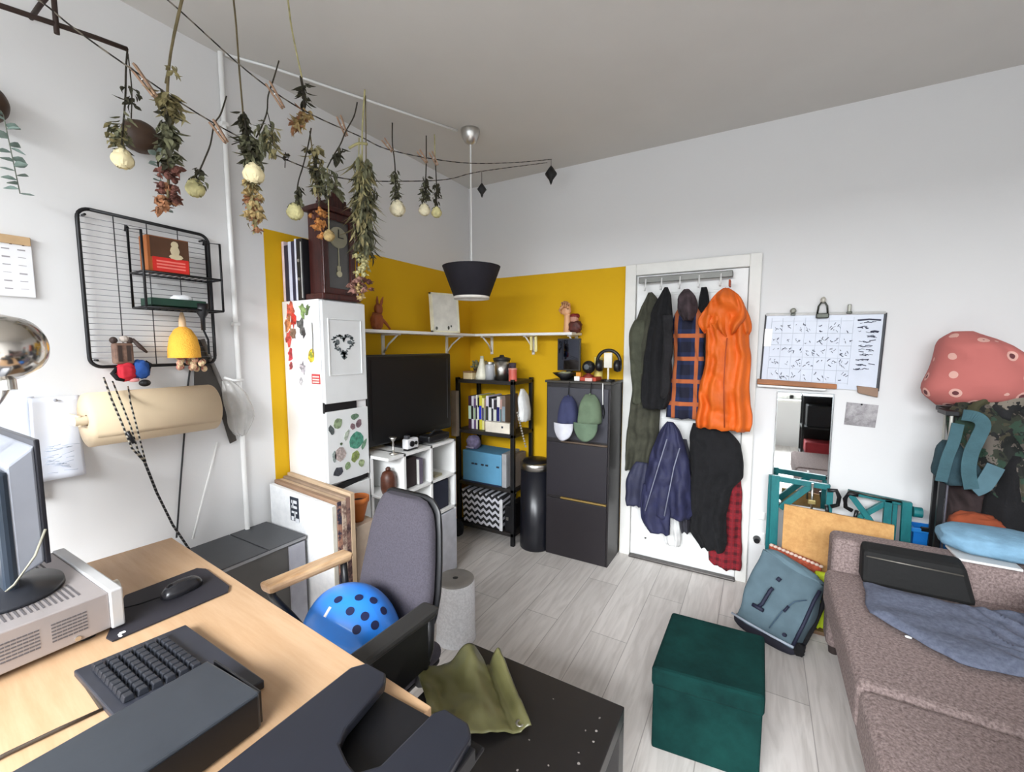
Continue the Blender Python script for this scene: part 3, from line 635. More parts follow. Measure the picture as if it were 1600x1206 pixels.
# ---------------------------------------------------------------- cube shelf under the television
fx = -1.728; ks0, ks1 = 1.65, 2.245
kal = T('cube_shelf', 'white cube shelf along the left wall below the television', 'shelf', (-1.93, 1.95, 0))
k = MB(); th = 0.018
ys = [1.648, 1.765, 1.995, 2.227]; zs = [0.0, 0.215, 0.435, 0.655, 0.878]
for y in ys: k.box(XL+0.01, fx if y > 1.7 else x1-0.004, y, y+th, 0.0, 0.8948, 0.001)
for z in zs: k.box(XL+0.01, fx, 1.648, 2.245, z, z+th-0.0012, 0.001)
k.build('carcass', white, kal)
MB().box(XL+0.006, XL+0.012, 1.72, 2.24, 0.01, 0.89).build('back_panel', mat('shelf_back', (188, 186, 176), 0.6), kal)
# lower right flap with small grey handle
dv = MB().box(fx-0.016, fx+0.004, 2.016, 2.24, 0.01, 0.425, 0.003).build('door', mat('door_pale_grey', (206, 208, 216), 0.4), kal)
MB().box(fx+0.004, fx+0.012, 2.04, 2.055, 0.34, 0.38, 0.002).build('handle', mat('grey_cord', (1, 1, 1)), dv)
tag(MB().box(-2.0, fx-0.02, 2.02, 2.19, 0.453, 0.64, 0.006).build('storage_box', mat('storage_box_navy', (36, 40, 56), 0.8)), 'dark navy storage box in the right column of the cube shelf', 'box')
tag(MB().box(-2.02, fx-0.03, 1.79, 1.90, 0.673, 0.85, 0.004).build('storage_box', mat('dark_brown_box', (44, 34, 36), 0.7)), 'dark brown box in the middle cell of the cube shelf', 'box')
bk = T('book', 'grey purple book standing beside the dark brown box in the cube shelf', 'book', (-1.85, 1.93, 0.673))
MB().box(-1.93, fx-0.02, 1.912, 1.945, 0.673, 0.83, 0.002).build('cover', mat('purple_grey_book', (104, 96, 112), 0.6), bk)
MB().box(-1.925, fx-0.0195, 1.906, 1.912, 0.676, 0.826).build('pages', offwhite, bk)
vz = T('wooden_vase', 'brown rounded wooden vessel in the left cell of the cube shelf', 'vase', (-1.83, 1.66, 0.673))
MB().lathe([(0, 0), (0.036, 0), (0.044, 0.03), (0.043, 0.09), (0.032, 0.12), (0.016, 0.13), (0, 0.13)], (-1.80, 1.714, 0.673)).build('body', woodgrain('red_brown_wood', (62, 30, 16), (88, 44, 24)), vz)
MB().lathe([(0, 0.153), (0.012, 0.153), (0.016, 0.165), (0.008, 0.175), (0, 0.176)], (-1.80, 1.714, 0.648)).build('knob', woodgrain('red_brown_wood2', (54, 26, 14), (76, 38, 20)), vz)
fg = T('figurine', 'small pale figurine on a base in the right upper cell of the cube shelf', 'figurine', (-1.80, 2.05, 0.673))
MB().box(-1.82, -1.75, 2.06, 2.13, 0.673, 0.69, 0.004).build('base', mat('pale_brass', (1, 1, 1)), fg)
MB().blob((-1.79, 2.045, 0.725), (0.02, 0.02, 0.05), 3, 0.25, 3).build('body', mat('olive_brass', (122, 116, 84), 0.5), fg)
MB().sph((-1.79, 2.045, 0.785), 0.014, 12).build('head', mat('olive_brass', (1, 1, 1)), fg)

# television
tx = -1.90
tv = T('television', 'black flat screen television on the white cube shelf', 'television', (tx, 2.03, 0.896))
tvb = MB().box(tx-0.05, tx, 1.668, 2.425, 0.925, 1.455, 0.012, 3).build('casing', mat('tv_black', (12, 12, 13), 0.35), tv)
MB().box(tx-0.001, tx+0.002, 1.70, 2.395, 0.965, 1.425).build('screen', mat('tv_screen', (4, 4, 5), 0.5, var=0.0), tv)
MB().box(tx+0.0, tx+0.003, 2.375, 2.38, 1.0, 1.42).build('bezel_line', mat('bezel_grey', (70, 70, 74), 0.3), tv)
b = MB().box(tx-0.13, tx+0.09, 1.86, 2.23, 0.896, 0.908, 0.004); b.box(tx-0.04, tx-0.01, 2.0, 2.09, 0.9, 0.94); b.build('stand', black, tv)
# things in front of the television
tr = T('trophy', 'small silver stemmed cup in front of the television', 'trophy', (-1.77, 1.73, 0.896))
MB().lathe([(0, 0), (0.02, 0), (0.022, 0.008), (0.006, 0.014), (0.005, 0.075), (0.012, 0.085), (0.022, 0.1), (0.02, 0.1), (0.008, 0.088), (0, 0.088)], (-1.765, 1.722, 0.896), 16).build('cup', chrome, tr)
ac = T('alarm_clock', 'small white camera shaped gadget in front of the television', 'gadget', (-1.77, 1.87, 0.896))
MB().box(-1.79, -1.745, 1.815, 1.91, 0.906, 0.965, 0.008).build('casing', mat('gadget_white', (222, 222, 224), 0.4), ac)
MB().cyl((-1.748, 1.85, 0.936), (-1.738, 1.85, 0.936), 0.017).build('lens', black, ac)
MB().cyl((-1.748, 1.885, 0.936), (-1.741, 1.885, 0.936), 0.011).build('dial', mat('clip_steel', (1, 1, 1)), ac)
MB().box(-1.785, -1.75, 1.82, 1.905, 0.896, 0.907, 0.002).build('foot', black, ac)
MB().box(-1.785, -1.755, 1.825, 1.85, 0.965, 0.985, 0.004).build('viewfinder', mat('bezel_grey', (1, 1, 1)), ac)
gm = T('game_console', 'black flat console box in the shadow right of the white gadget', 'console', (-1.79, 2.08, 0.896))
MB().box(-1.83, -1.74, 2.0, 2.2, 0.9085, 0.95, 0.01).build('casing', black, gm)
MB().tube([(-1.78, 2.05, 0.952), (-1.78, 2.1, 0.97), (-1.78, 2.17, 0.955)], 0.006).build('cable', blackmatte, gm)

# ---------------------------------------------------------------- framed canvases leaning before the cabinet
def canvas(name, lb, y, xr, ztop, m_, lean, xl=-2.155, th=0.022, edge=None):
    t = T(name, lb, 'canvas', ((xl+xr)/2, y, 0.0), 'canvases leaning against the white cabinet')
    def q(x, z, d): return (x, y+d+lean*(z/0.78), z)
    MB().hexa([q(xl, 0.0, 0), q(xr, 0.0, 0), q(xr, 0.0, th), q(xl, 0.0, th), q(xl, ztop, 0), q(xr, ztop-0.03, 0), q(xr, ztop-0.03, th), q(xl, ztop, th)], 0.002).build('panel', m_, t)
    if edge is not None:
        MB().hexa([q(xr, 0.002, 0), q(xr+0.003, 0.002, 0), q(xr+0.003, 0.002, th), q(xr, 0.002, th), q(xr, ztop-0.032, 0), q(xr+0.003, ztop-0.032, 0), q(xr+0.003, ztop-0.032, th), q(xr, ztop-0.032, th)]).build('edge', edge, t)
    return t, q
raw = mat('raw_canvas_edge', (198, 172, 142), 0.8)
cvm = speckle('white_relief_canvas', (232, 234, 236), (244, 245, 246), 24, (0.35, 0.6), 0.6, 0.2)
cv, q = canvas('painting_canvas', 'white textured canvas with black vertical lettering, frontmost of the stack', 1.243, -1.672, 0.80, cvm, 0.0, edge=mat('canvas_edge_pale', (226, 222, 208), 0.7))
lt = MB().hexa([q(-1.985, 0.645, -0.002), q(-1.918, 0.645, -0.002), q(-1.918, 0.645, 0), q(-1.985, 0.645, 0), q(-1.985, 0.765, -0.002), q(-1.918, 0.765, -0.002), q(-1.918, 0.765, 0), q(-1.985, 0.765, 0)]).build('lettering_block', mat('ink_black', (40, 46, 58), 0.7), cv)
wl_ = MB()
for (xa, xb, za, zb) in ((-1.972, -1.93, 0.735, 0.75), (-1.972, -1.93, 0.71, 0.722), (-1.965, -1.958, 0.71, 0.75), (-1.972, -1.93, 0.685, 0.695), (-1.95, -1.943, 0.665, 0.695), (-1.975, -1.955, 0.648, 0.668), (-1.945, -1.918, 0.640, 0.662)):
    wl_.hexa([q(xa, za, -0.004), q(xb, za, -0.004), q(xb, za, -0.002), q(xa, za, -0.002), q(xa, zb, -0.004), q(xb, zb, -0.004), q(xb, zb, -0.002), q(xa, zb, -0.002)])
wl_.build('letters', mat('canvas_white_ink', (226, 228, 232), 0.7), cv)
canvas('painting_canvas', 'canvas with blue and rust painted edge, directly behind the white one', 1.268, -1.668, 0.815, mat('brown_canvas', (150, 120, 96), 0.8), 0, edge=speckle('paint_edge_blue', (48, 46, 66), (176, 130, 108), 16, (0.45, 0.55), 0.8, 0))
canvas('painting_canvas', 'thin canvas with pale nailed wooden edge, third in the stack', 1.292, -1.666, 0.812, raw, 0, edge=speckle('paint_edge_wood', (120, 92, 84), (206, 184, 164), 22, (0.42, 0.55), 0.8, 0))
canvas('painting_canvas', 'canvas with brown stained edge, fourth in the stack', 1.316, -1.667, 0.822, mat('canvas_back_tan', (150, 128, 108), 0.8), 0, edge=speckle('paint_edge_brown', (70, 50, 52), (150, 116, 104), 18, (0.42, 0.55), 0.8, 0))
canvas('painting_canvas', 'bare beige canvas, rearmost of the stack next to the cabinet', 1.340, -1.664, 0.835, raw, 0, edge=raw)
# beige board with the orange pot in front
bd = T('cardboard_box', 'beige cardboard box on the floor between the canvases and the cube shelf', 'box', (-1.75, 1.46, 0))
MB().box(-1.855, -1.69, 1.39, 1.515, 0, 0.613, 0.003).build('box_body', mat('beige_card', (182, 164, 146), 0.8), bd)
MB().box(-1.8, -1.74, 1.3885, 1.5165, 0.4, 0.6145).build('tape', mat('brown_tape', (164, 140, 112), 0.4), bd)
og = T('flower_pot', 'orange flower pot sitting on the beige box behind the chair', 'pot', (-1.745, 1.455, 0.615))
MB().lathe([(0, 0), (0.03, 0), (0.056, 0.1), (0.06, 0.1), (0.06, 0.125), (0.054, 0.125), (0.05, 0.09), (0, 0.085)], (-1.752, 1.452, 0.615), 28).build('pot', mat('orange_terracotta', (206, 116, 52), 0.6), og)
MB().lathe([(0, 0.066), (0.048, 0.07), (0, 0.074)], (-1.752, 1.452, 0.645), 20).build('soil', mat('soil', (60, 44, 36), 0.95), og)
# white lidded box with pale pattern on the floor behind low cabinet
# ---------------------------------------------------------------- low dark grey cabinet beside the desk
lc = T('low_cabinet', 'low dark grey cabinet between desk and canvases', 'cabinet', (-2.0, 1.05, 0))
gy = mat('anthracite_panel', (62, 64, 68), 0.4, var=0.06); gy2 = mat('anthracite_front', (78, 76, 74), 0.5, var=0.06)
MB().box(XL+0.006, -1.862, 0.80, 1.222, 0, 0.585, 0.003).build('body', gy2, lc)
MB().box(XL+0.004, -1.848, 0.795, 1.045, 0.585, 0.604, 0.002).build('top_panel', gy, lc)
MB().box(XL+0.004, -1.848, 1.049, 1.226, 0.585, 0.604, 0.002).build('top_panel', gy, lc)
MB().box(-1.864, -1.85, 1.145, 1.222, 0.02, 0.578, 0.002).build('side_strip', mat('pale_grey_panel', (150, 150, 158), 0.4), lc)
eg = MB().box(-1.852, -1.846, 0.795, 1.226, 0.588, 0.6); eg.build('edge_strip', mat('edge_pale', (128, 128, 130), 0.4), lc)

# ---------------------------------------------------------------- back corner: black rack
ry0, ry1, rx0, rx1 = 2.70, 3.02, -2.075, -1.545
rk = T('metal_rack', 'black open metal rack in the yellow corner', 'rack', (-1.81, 2.86, 0))
for (x, y) in ((rx0, ry0), (rx1-0.03, ry0), (rx0, ry1-0.03), (rx1-0.03, ry1-0.03)):
    MB().box(x, x+0.03, y, y+0.03, 0, 1.262, 0.003).build('post', blackmetal, rk)
RZ = (0.10, 0.44, 0.855, 1.25)
for z in RZ:
    s_ = MB().box(rx0, rx1, ry0, ry1, z-0.028, z-0.0012, 0.003); s_.build('shelf_board', mat('rack_shelf', (34, 31, 30), 0.5), rk)
# top shelf things
t = T('wooden_box', 'pale wooden box at the left end of the top rack shelf', 'box', (-1.98, 2.75, 1.25))
MB().box(-2.01, -1.925, 2.715, 2.80, 1.25, 1.30, 0.004).build('box_body', woodgrain('pale_box_wood', (206, 184, 140), (228, 210, 170)), t)
MB().box(-2.012, -1.923, 2.713, 2.802, 1.30, 1.312, 0.003).build('lid', woodgrain('box_lid_wood', (120, 90, 60), (150, 116, 80)), t)
t = T('potted_plant', 'small grey green plant in a dark pot behind the pale wooden box', 'plant', (-1.955, 2.86, 1.25))
MB().lathe([(0, 0), (0.045, 0), (0.06, 0.08), (0.05, 0.08), (0, 0.07)], (-1.955, 2.88, 1.25)).build('pot', mat('dark_pot', (60, 48, 42), 0.6), t)
lf = MB(); rr = random.Random(3)
for i in range(60):
    a = rr.uniform(0, 6.28); e = rr.uniform(0.1, 1.3); d = Vector((math.cos(a)*math.cos(e), math.sin(a)*math.cos(e), math.sin(e))); c = Vector((-1.955, 2.87, 1.32))+d*rr.uniform(0.03, 0.085)
    lf.sph(c, (0.014, 0.006, 0.009), 6, d.to_track_quat('X', 'Z').to_matrix().to_4x4())
lf.build('leaves', mat('grey_green_leaf', (118, 116, 84), 0.8, var=0.4, scale=60), t)
t = T('bottle', 'white cone shaped bottle on the top rack shelf', 'bottle', (-1.86, 2.78, 1.25))
MB().lathe([(0, 0), (0.05, 0), (0.05, 0.03), (0.018, 0.14), (0.014, 0.16), (0, 0.16)], (-1.868, 2.77, 1.25), 20).build('body', mat('bottle_white', (226, 222, 202), 0.4), t)
MB().cyl((-1.868, 2.77, 1.41), (-1.868, 2.77, 1.43), 0.014).build('cap', mat('bottle_cap', (176, 178, 150), 0.5), t)
glass = mat('jar_glass', (214, 216, 220), 0.12, var=0.02, alpha=0.55)
t = T('glass_jar', 'clear glass jar left of the steel canister', 'jar', (-1.79, 2.77, 1.25))
MB().lathe([(0, 0), (0.036, 0), (0.036, 0.11), (0.03, 0.12), (0.03, 0.115), (0.033, 0.108), (0.033, 0.004), (0, 0.004)], (-1.795, 2.77, 1.25), 24).build('body', glass, t)
MB().cyl((-1.795, 2.77, 1.37), (-1.795, 2.77, 1.385), 0.034).build('lid', chrome, t)
t = T('steel_canister', 'shiny steel canister with a dark lid on the top rack shelf', 'canister', (-1.69, 2.79, 1.25))
MB().lathe([(0, 0), (0.062, 0), (0.062, 0.15), (0, 0.15)], (-1.70, 2.79, 1.25), 36).build('body', chrome, t)
MB().lathe([(0, 0.15), (0.066, 0.15), (0.066, 0.166), (0.02, 0.176), (0.014, 0.19), (0, 0.19)], (-1.70, 2.79, 1.25), 36).build('lid', mat('dark_lid', (44, 42, 40), 0.4), t)
t = T('mug', 'dark mug squeezed between the steel canister and the red tin', 'mug', (-1.61, 2.79, 1.25))
MB().lathe([(0, 0), (0.026, 0), (0.028, 0.13), (0.025, 0.13), (0.023, 0.01), (0, 0.01)], (-1.607, 2.79, 1.25), 20).build('body', mat('mug_dark', (72, 62, 72), 0.4), t)
MB().tube(arc((-1.607, 2.762, 1.32), 0.03, 90, 270, 8, 'yz'), 0.005).build('handle', mat('mug_dark', (1, 1, 1)), t)
t = T('tin', 'red tin at the right end of the top rack shelf', 'tin', (-1.56, 2.75, 1.25))
MB().cyl((-1.572, 2.735, 1.25), (-1.572, 2.735, 1.335), 0.031).build('body', mat('red_tin', (206, 96, 82), 0.4), t)
MB().cyl((-1.572, 2.735, 1.335), (-1.572, 2.735, 1.345), 0.033).build('lid', mat('tin_lid', (220, 150, 132), 0.35), t)
# books
bx = -1.99; BK = [((60, 34, 56), .03, .26, 'dark purple', 'first'), ((220, 216, 226), .022, .26, 'white', 'second'), ((92, 66, 110), .02, .24, 'violet', 'third'), ((226, 222, 206), .016, .27, 'cream', 'fourth'), ((36, 34, 34), .016, .25, 'black', 'fifth'), ((206, 196, 60), .026, .27, 'yellow', 'sixth'),
      ((232, 226, 150), .02, .25, 'pale yellow', 'seventh'), ((150, 124, 108), .016, .24, 'brown', 'eighth'), ((214, 206, 222), .026, .27, 'pale lilac', 'ninth'), ((32, 30, 36), .028, .26, 'black', 'tenth'), ((226, 224, 230), .018, .25, 'white', 'eleventh'), ((44, 40, 50), .028, .24, 'dark grey', 'twelfth'), ((232, 228, 224), .028, .27, 'white', 'thirteenth'), ((186, 150, 140), .018, .25, 'dusty pink', 'fourteenth'), ((116, 100, 92), .03, .28, 'taupe', 'fifteenth')]
for (col, wd, hh, cn, od) in BK:
    b = T('book', '%s spined book, %s from the left on the second rack shelf' % (cn, od), 'book', (bx+wd/2, 2.85, 0.855), 'books on the rack')
    MB().box(bx, bx+wd-0.0015, 2.755, 2.95, 0.855, 0.855+hh, 0.002).build('cover', mat('bookc%d_%d' % (col[0], col[2]), col, 0.55), b)
    MB().box(bx+0.002, bx+wd-0.004, 2.753, 2.7555, 0.855+hh*0.3, 0.855+hh*0.7).build('title', mat('bookt%d' % (255-col[0]), tuple(min(240, 250-c) for c in col), 0.6), b)
    bx += wd
bb = T('game_box', 'white box lying in front of the books on the rack', 'box', (-1.70, 2.73, 0.855))
MB().box(-1.80, -1.585, 2.708, 2.75, 0.855, 0.935, 0.003).build('box_body', mat('cream_box', (226, 218, 202), 0.6), bb)
MB().box(-1.655, -1.64, 2.706, 2.709, 0.895, 0.91).build('mark', mat('ink_black', (1, 1, 1)), bb)
tag(MB().box(-2.09, -2.035, 2.66, 2.695, 0.80, 1.16, 0.004).build('cardboard_sheet', mat('grey_beige_card', (136, 122, 106), 0.8)), 'narrow grey beige panel at the left front of the rack beside the television', 'panel')
# hanging white bag with chain on rack side
hb = T('hanging_bag', 'white paper bag hanging off the right side of the rack', 'bag', (-1.51, 2.80, 0.95))
MB().loft([(1.19, -1.535, -1.515), (1.15, -1.54, -1.49), (1.05, -1.542, -1.47), (0.98, -1.542, -1.465), (0.95, -1.54, -1.47)], 2.79, 0.06, seed=3, back=1).build('bag_body', mat('paper_white', (224, 224, 222), 0.7), hb)
ch = MB()
for i in range(14): 
    t_ = i/13; ch.sph((-1.525+0.075*t_, 2.72-0.01*t_, 1.02-0.24*t_), 0.008, 8)
ch.build('bead_chain', mat('grey_beads', (150, 144, 134), 0.5), hb)
# third shelf
bt = T('blue_case', 'light blue storage case on the third rack shelf', 'case', (-1.82, 2.78, 0.44))
MB().hexa([(-2.02, 2.71, 0.44), (-1.66, 2.715, 0.44), (-1.66, 2.94, 0.44), (-2.02, 2.94, 0.44), (-2.02, 2.71, 0.69), (-1.66, 2.715, 0.685), (-1.66, 2.94, 0.685), (-2.02, 2.94, 0.69)], 0.008).build('case_body', mat('case_blue', (92, 150, 184), 0.5, var=0.05), bt)
wr = MB()
for x in (-1.93, -1.90, -1.84, -1.80, -1.70): wr.box(x, x+0.022, 2.704, 2.712, 0.585, 0.597, 0.001)
wr.build('lettering', mat('ink_black', (1, 1, 1)), bt)
MB().box(-2.02, -1.66, 2.705, 2.712, 0.44, 0.45).build('base_strip', mat('case_navy', (34, 44, 66), 0.5), bt)
tag(MB().box(-1.655, -1.615, 2.71, 2.92, 0.44, 0.70, 0.004).build('magazine_file', mat('grey_file', (158, 158, 160), 0.5)), 'grey upright file box right of the light blue case', 'file')
tag(MB().box(-1.60, -1.56, 2.74, 2.92, 0.44, 0.69, 0.004).build('magazine_file', mat('taupe_file', (122, 110, 100), 0.6)), 'taupe file box at the right end of the third rack shelf', 'file')
cb = T('cloth_roll', 'small rolled lilac cloth lying on top of the light blue case', 'cloth', (-1.96, 2.76, 0.69))
MB().blob((-1.96, 2.78, 0.742), (0.055, 0.05, 0.055), 4, 0.12, 3).build('roll', mat('lilac_cloth', (112, 104, 132), 0.9, var=0.3, scale=40, bump=0.3), cb)
MB().box(-2.005, -1.93, 2.732, 2.745, 0.70, 0.715, 0.004).build('trim_band', mat('lilac_pale', (160, 154, 178), 0.9), cb)
# bottom shelf: zigzag patterned crate
zg = stripes('zigzag', 2, 0.045, [(0, (28, 28, 32)), (0.5, (206, 206, 212))])
def zigz():
    m, nt, b = base('zigzag_pattern', 0.8); s = xyz(nt)
    tri = math_n(nt, 'ABSOLUTE', math_n(nt, 'SUBTRACT', math_n(nt, 'FRACT', math_n(nt, 'DIVIDE', s[0], 0.055)), 0.5))
    f = math_n(nt, 'FRACT', math_n(nt, 'DIVIDE', math_n(nt, 'ADD', s[2], math_n(nt, 'MULTIPLY', tri, 0.05)), 0.05))
    nt.links.new(mix_n(nt, math_n(nt, 'GREATER_THAN', f, 0.52), (*lin((26, 26, 30)), 1), (*lin((204, 204, 212)), 1)), b.inputs['Base Color']); return m
cr = T('storage_basket', 'black and white zigzag patterned storage basket at the bottom of the rack', 'basket', (-1.85, 2.78, 0.1))
MB().hexa([(-2.02, 2.715, 0.10), (-1.66, 2.715, 0.10), (-1.68, 2.95, 0.10), (-2.02, 2.95, 0.10), (-2.035, 2.705, 0.37), (-1.645, 2.705, 0.36), (-1.66, 2.96, 0.36), (-2.035, 2.96, 0.37)], 0.012).build('body', zigz(), cr)
MB().box(-1.672, -1.645, 2.70, 2.712, 0.10, 0.34, 0.004).build('corner_trim', mat('basket_trim', (206, 206, 208), 0.7), cr)
dk = T('toolbox', 'small black case with a silver latch at the right end of the bottom rack shelf', 'case', (-1.60, 2.8, 0.1))
MB().box(-1.635, -1.58, 2.72, 2.95, 0.10, 0.30, 0.006).build('case_body', black, dk)
MB().box(-1.62, -1.6, 2.712, 2.72, 0.19, 0.215, 0.002).build('latch', chrome, dk)
tag(MB().blob((-2.035, 2.645, 0.07), (0.055, 0.045, 0.07), 2, 0.1).build('cloth_bundle', blackmatte), 'small black cloth bundle on the floor at the left foot of the rack', 'cloth')

# pedal bin
bn = T('pedal_bin', 'slim black round waste bin with a steel rim next to the rack', 'bin', (-1.415, 2.815, 0))
MB().lathe([(0, 0), (0.117, 0), (0.12, 0.01), (0.113, 0.6), (0, 0.6)], (-1.418, 2.815, 0), 48).build('body', mat('bin_black', (22, 23, 30), 0.3, var=0.05), bn)
MB().lathe([(0.114, 0.6), (0.116, 0.6), (0.116, 0.645), (0.108, 0.652), (0.1, 0.652), (0.1, 0.6)], (-1.418, 2.815, 0), 48).build('rim', chrome, bn)
MB().lathe([(0.104, 0.648), (0.09, 0.668), (0.04, 0.68), (0, 0.682)], (-1.418, 2.815, 0), 48).build('lid', black, bn)

# dark shoe cabinet
sx0, sx1, sy0, sy1 = -1.305, -0.842, 2.742, 3.035
sc = T('shoe_cabinet', 'dark brown three-flap shoe cabinet with caps hanging on its front', 'cabinet', (-1.07, 2.89, 0))
esp = woodgrain('black_brown_wood', (28, 25, 27), (38, 33, 35), (1, 10, 10), 3, 0.4)
MB().box(sx0, sx1, sy0+0.012, sy1, 0, 1.252, 0.003).build('body', esp, sc)
MB().box(sx0-0.006, sx1+0.006, sy0-0.008, sy1, 1.252, 1.269, 0.003).build('top_panel', mat('cabinet_top', (58, 54, 48), 0.4), sc)
for (a, b_, cc) in ((0.862, 1.222, (58, 58, 66)), (0.448, 0.832, (36, 33, 39)), (0.012, 0.425, (34, 30, 34))):
    MB().box(sx0+0.012, sx1-0.012, sy0, sy0+0.014, a, b_, 0.002).build('door', mat('flap%d' % cc[0], cc, 0.4, var=0.05), sc)
brz = mat('brass_lip', (150, 124, 70), 0.4, 0.5)
for z in (0.842, 0.437):
    MB().box(sx0+0.12, sx1-0.012, sy0-0.006, sy0+0.012, z-0.006, z+0.006, 0.002).build('handle', brz if z < 0.5 else mat('brown_lip', (92, 76, 62), 0.5), sc)
# caps
def cap(lb, cx, zt_, w_, h_, m1, m2, brim_h, col_btn):
    t = T('baseball_cap', lb, 'cap', (cx, 2.70, zt_-h_))
    cr_ = MB().loft([(zt_, cx-w_*0.2, cx+w_*0.2, 0.5), (zt_-h_*0.12, cx-w_*0.38, cx+w_*0.38, 0.8), (zt_-h_*0.35, cx-w_*0.48, cx+w_*0.48, 1), (zt_-h_*0.62, cx-w_*0.5, cx+w_*0.5, 1), (zt_-h_*0.66, cx-w_*0.48, cx+w_*0.48, 1)], 2.728, 0.075, fold=0.002, k=3, seed=int(cx*100))
    c = cr_.build('crown', m1, t)
    br_ = MB().grid(lambda u, v: (cx+(u-0.5)*w_*0.98*(1-0.3*v**3), 2.655-0.03*math.sin(math.pi*u)*(1-v*0.3)-0.01, zt_-h_*0.60-h_*0.40*v*(0.72+0.28*math.sin(math.pi*u)**0.7)), 14, 8, 0.004)
    br_.build('brim', m2, t)
    MB().sph((cx, 2.72, zt_+0.002), 0.008, 10).build('button', m1, t)
    MB().tube([(cx, 2.722, zt_), (cx+0.004, 2.728, 1.24), (cx+0.004, 2.735, 1.262)], 0.003).build('hanger_cord', blackmatte, t)
    return t
cap('navy baseball cap with a white brim hanging on the dark cabinet', -1.128, 1.165, 0.14, 0.29, mat('cap_navy', (54, 58, 92), 0.85, bump=0.1), mat('cap_white_brim', (206, 206, 214), 0.8), 0.1, None)
cap('sage green baseball cap hanging on the dark cabinet', -0.972, 1.185, 0.165, 0.30, mat('cap_green', (104, 122, 98), 0.9, bump=0.1), mat('cap_green_brim', (100, 120, 98), 0.9), 0.1, None)
ly_ = T('key_lanyard', 'thin black and white lanyard hanging right of the green cap', 'lanyard', (-0.885, 2.735, 1.0))
MB().tube([(-0.89, 2.735, 1.262), (-0.888, 2.728, 1.22), (-0.887, 2.733, 1.12)], 0.004).build('white_strap', white, ly_)
MB().tube([(-0.887, 2.733, 1.12), (-0.876, 2.733, 1.07), (-0.88, 2.733, 1.03), (-0.893, 2.733, 1.06), (-0.889, 2.733, 1.12)], 0.0045).build('black_strap', blackmatte, ly_)
# on the shoe cabinet
tm = T('table_mirror', 'square black framed mirror standing on the dark shoe cabinet', 'mirror', (-1.18, 2.88, 1.27))
MB().box(-1.275, -1.10, 2.865, 2.885, 1.33, 1.56, 0.003).build('frame', mat('mirror_black_frame', (40, 36, 30), 0.4), tm)
MB().box(-1.265, -1.11, 2.862, 2.866, 1.34, 1.55).build('glass', mat('silvered_dark', (58, 60, 68), 0.03, 1.0, var=0), tm)
MB().hexa([(-1.24, 2.84, 1.27), (-1.13, 2.84, 1.27), (-1.13, 2.93, 1.27), (-1.24, 2.93, 1.27), (-1.2, 2.87, 1.335), (-1.17, 2.87, 1.335), (-1.17, 2.89, 1.335), (-1.2, 2.89, 1.335)]).build('foot', black, tm)
bw = T('bowl', 'black bowl in front of the standing mirror', 'bowl', (-1.19, 2.79, 1.27))
MB().lathe([(0, 0), (0.03, 0), (0.035, 0.012), (0.085, 0.048), (0.082, 0.05), (0.03, 0.018), (0, 0.016)], (-1.19, 2.80, 1.27)).build('bowl_body', black, bw)
MB().blob((-1.185, 2.80, 1.312), (0.045, 0.04, 0.016), 3, 0.3).build('contents', mat('keys_grey', (150, 150, 120), 0.5, var=0.4, scale=60), bw)
gb = T('camera', 'round black camera gadget on a stand on the shoe cabinet', 'camera', (-1.02, 2.82, 1.27))
MB().sph((-1.02, 2.82, 1.362), (0.045, 0.04, 0.045)).build('camera_head', black, gb)
MB().cyl((-1.02, 2.782, 1.365), (-1.02, 2.776, 1.365), 0.018).build('lens', mat('lens_grey', (90, 96, 100), 0.1), gb)
MB().lathe([(0, 0), (0.038, 0), (0.034, 0.012), (0.014, 0.02), (0.014, 0.06), (0, 0.06)], (-1.02, 2.82, 1.295)).build('stand', mat('stand_red', (120, 44, 36), 0.5), gb)
tag(MB().box(-1.09, -0.95, 2.77, 2.89, 1.27, 1.295, 0.003).build('notebook', mat('red_orange_box', (186, 66, 44), 0.6)), 'flat red box under the round black camera', 'box')
tag(MB().box(-1.10, -1.062, 2.755, 2.768, 1.27, 1.30, 0.002).build('note_card', white), 'small white card at the front edge of the shoe cabinet top', 'card')
tag(MB().box(-1.02, -0.97, 2.748, 2.764, 1.27, 1.292, 0.002).build('note_card', mat('pinkish_card', (222, 190, 182), 0.6)), 'small pink card at the front edge of the shoe cabinet top', 'card')
tag(MB().box(-1.105, -1.07, 2.80, 2.84, 1.27, 1.325, 0.003).build('small_box', mat('amber_box', (214, 140, 30), 0.5)), 'small amber box between the bowl and the camera', 'box')
cn = T('candle', 'pale yellow candle behind the round camera', 'candle', (-0.985, 2.92, 1.27))
MB().cyl((-0.985, 2.92, 1.27), (-0.985, 2.92, 1.43), 0.03).build('wax', mat('wax', (232, 214, 120), 0.5), cn); MB().cyl((-0.985, 2.92, 1.43), (-0.985, 2.92, 1.445), 0.003, n=6).build('wick', black, cn)
hp = T('headphones', 'black and white headphones on a stand at the right end of the shoe cabinet', 'headphones', (-0.885, 2.83, 1.27))
MB().tube(arc((-0.885, 2.83, 1.40), 0.078, -20, 200, 20, 'xz'), 0.012).build('headband', black, hp)
for s_ in (-1, 1):
    MB().lathe([(0, -0.02), (0.036, -0.018), (0.042, 0), (0.036, 0.02), (0, 0.022)], (-0.885+s_*0.062, 2.83, 1.375), 24, Matrix.Rotation(R(90), 4, 'Y')).build('ear_cup', black, hp)
st_ = MB().box(-0.915, -0.86, 2.822, 2.838, 1.36, 1.462, 0.003); st_.box(-0.89, -0.88, 2.824, 2.836, 1.275, 1.37); st_.build('stand_post', mat('stand_cream', (226, 222, 208), 0.5), hp)
MB().cyl((-0.885, 2.83, 1.27), (-0.885, 2.83, 1.282), 0.045).build('stand_base', black, hp)

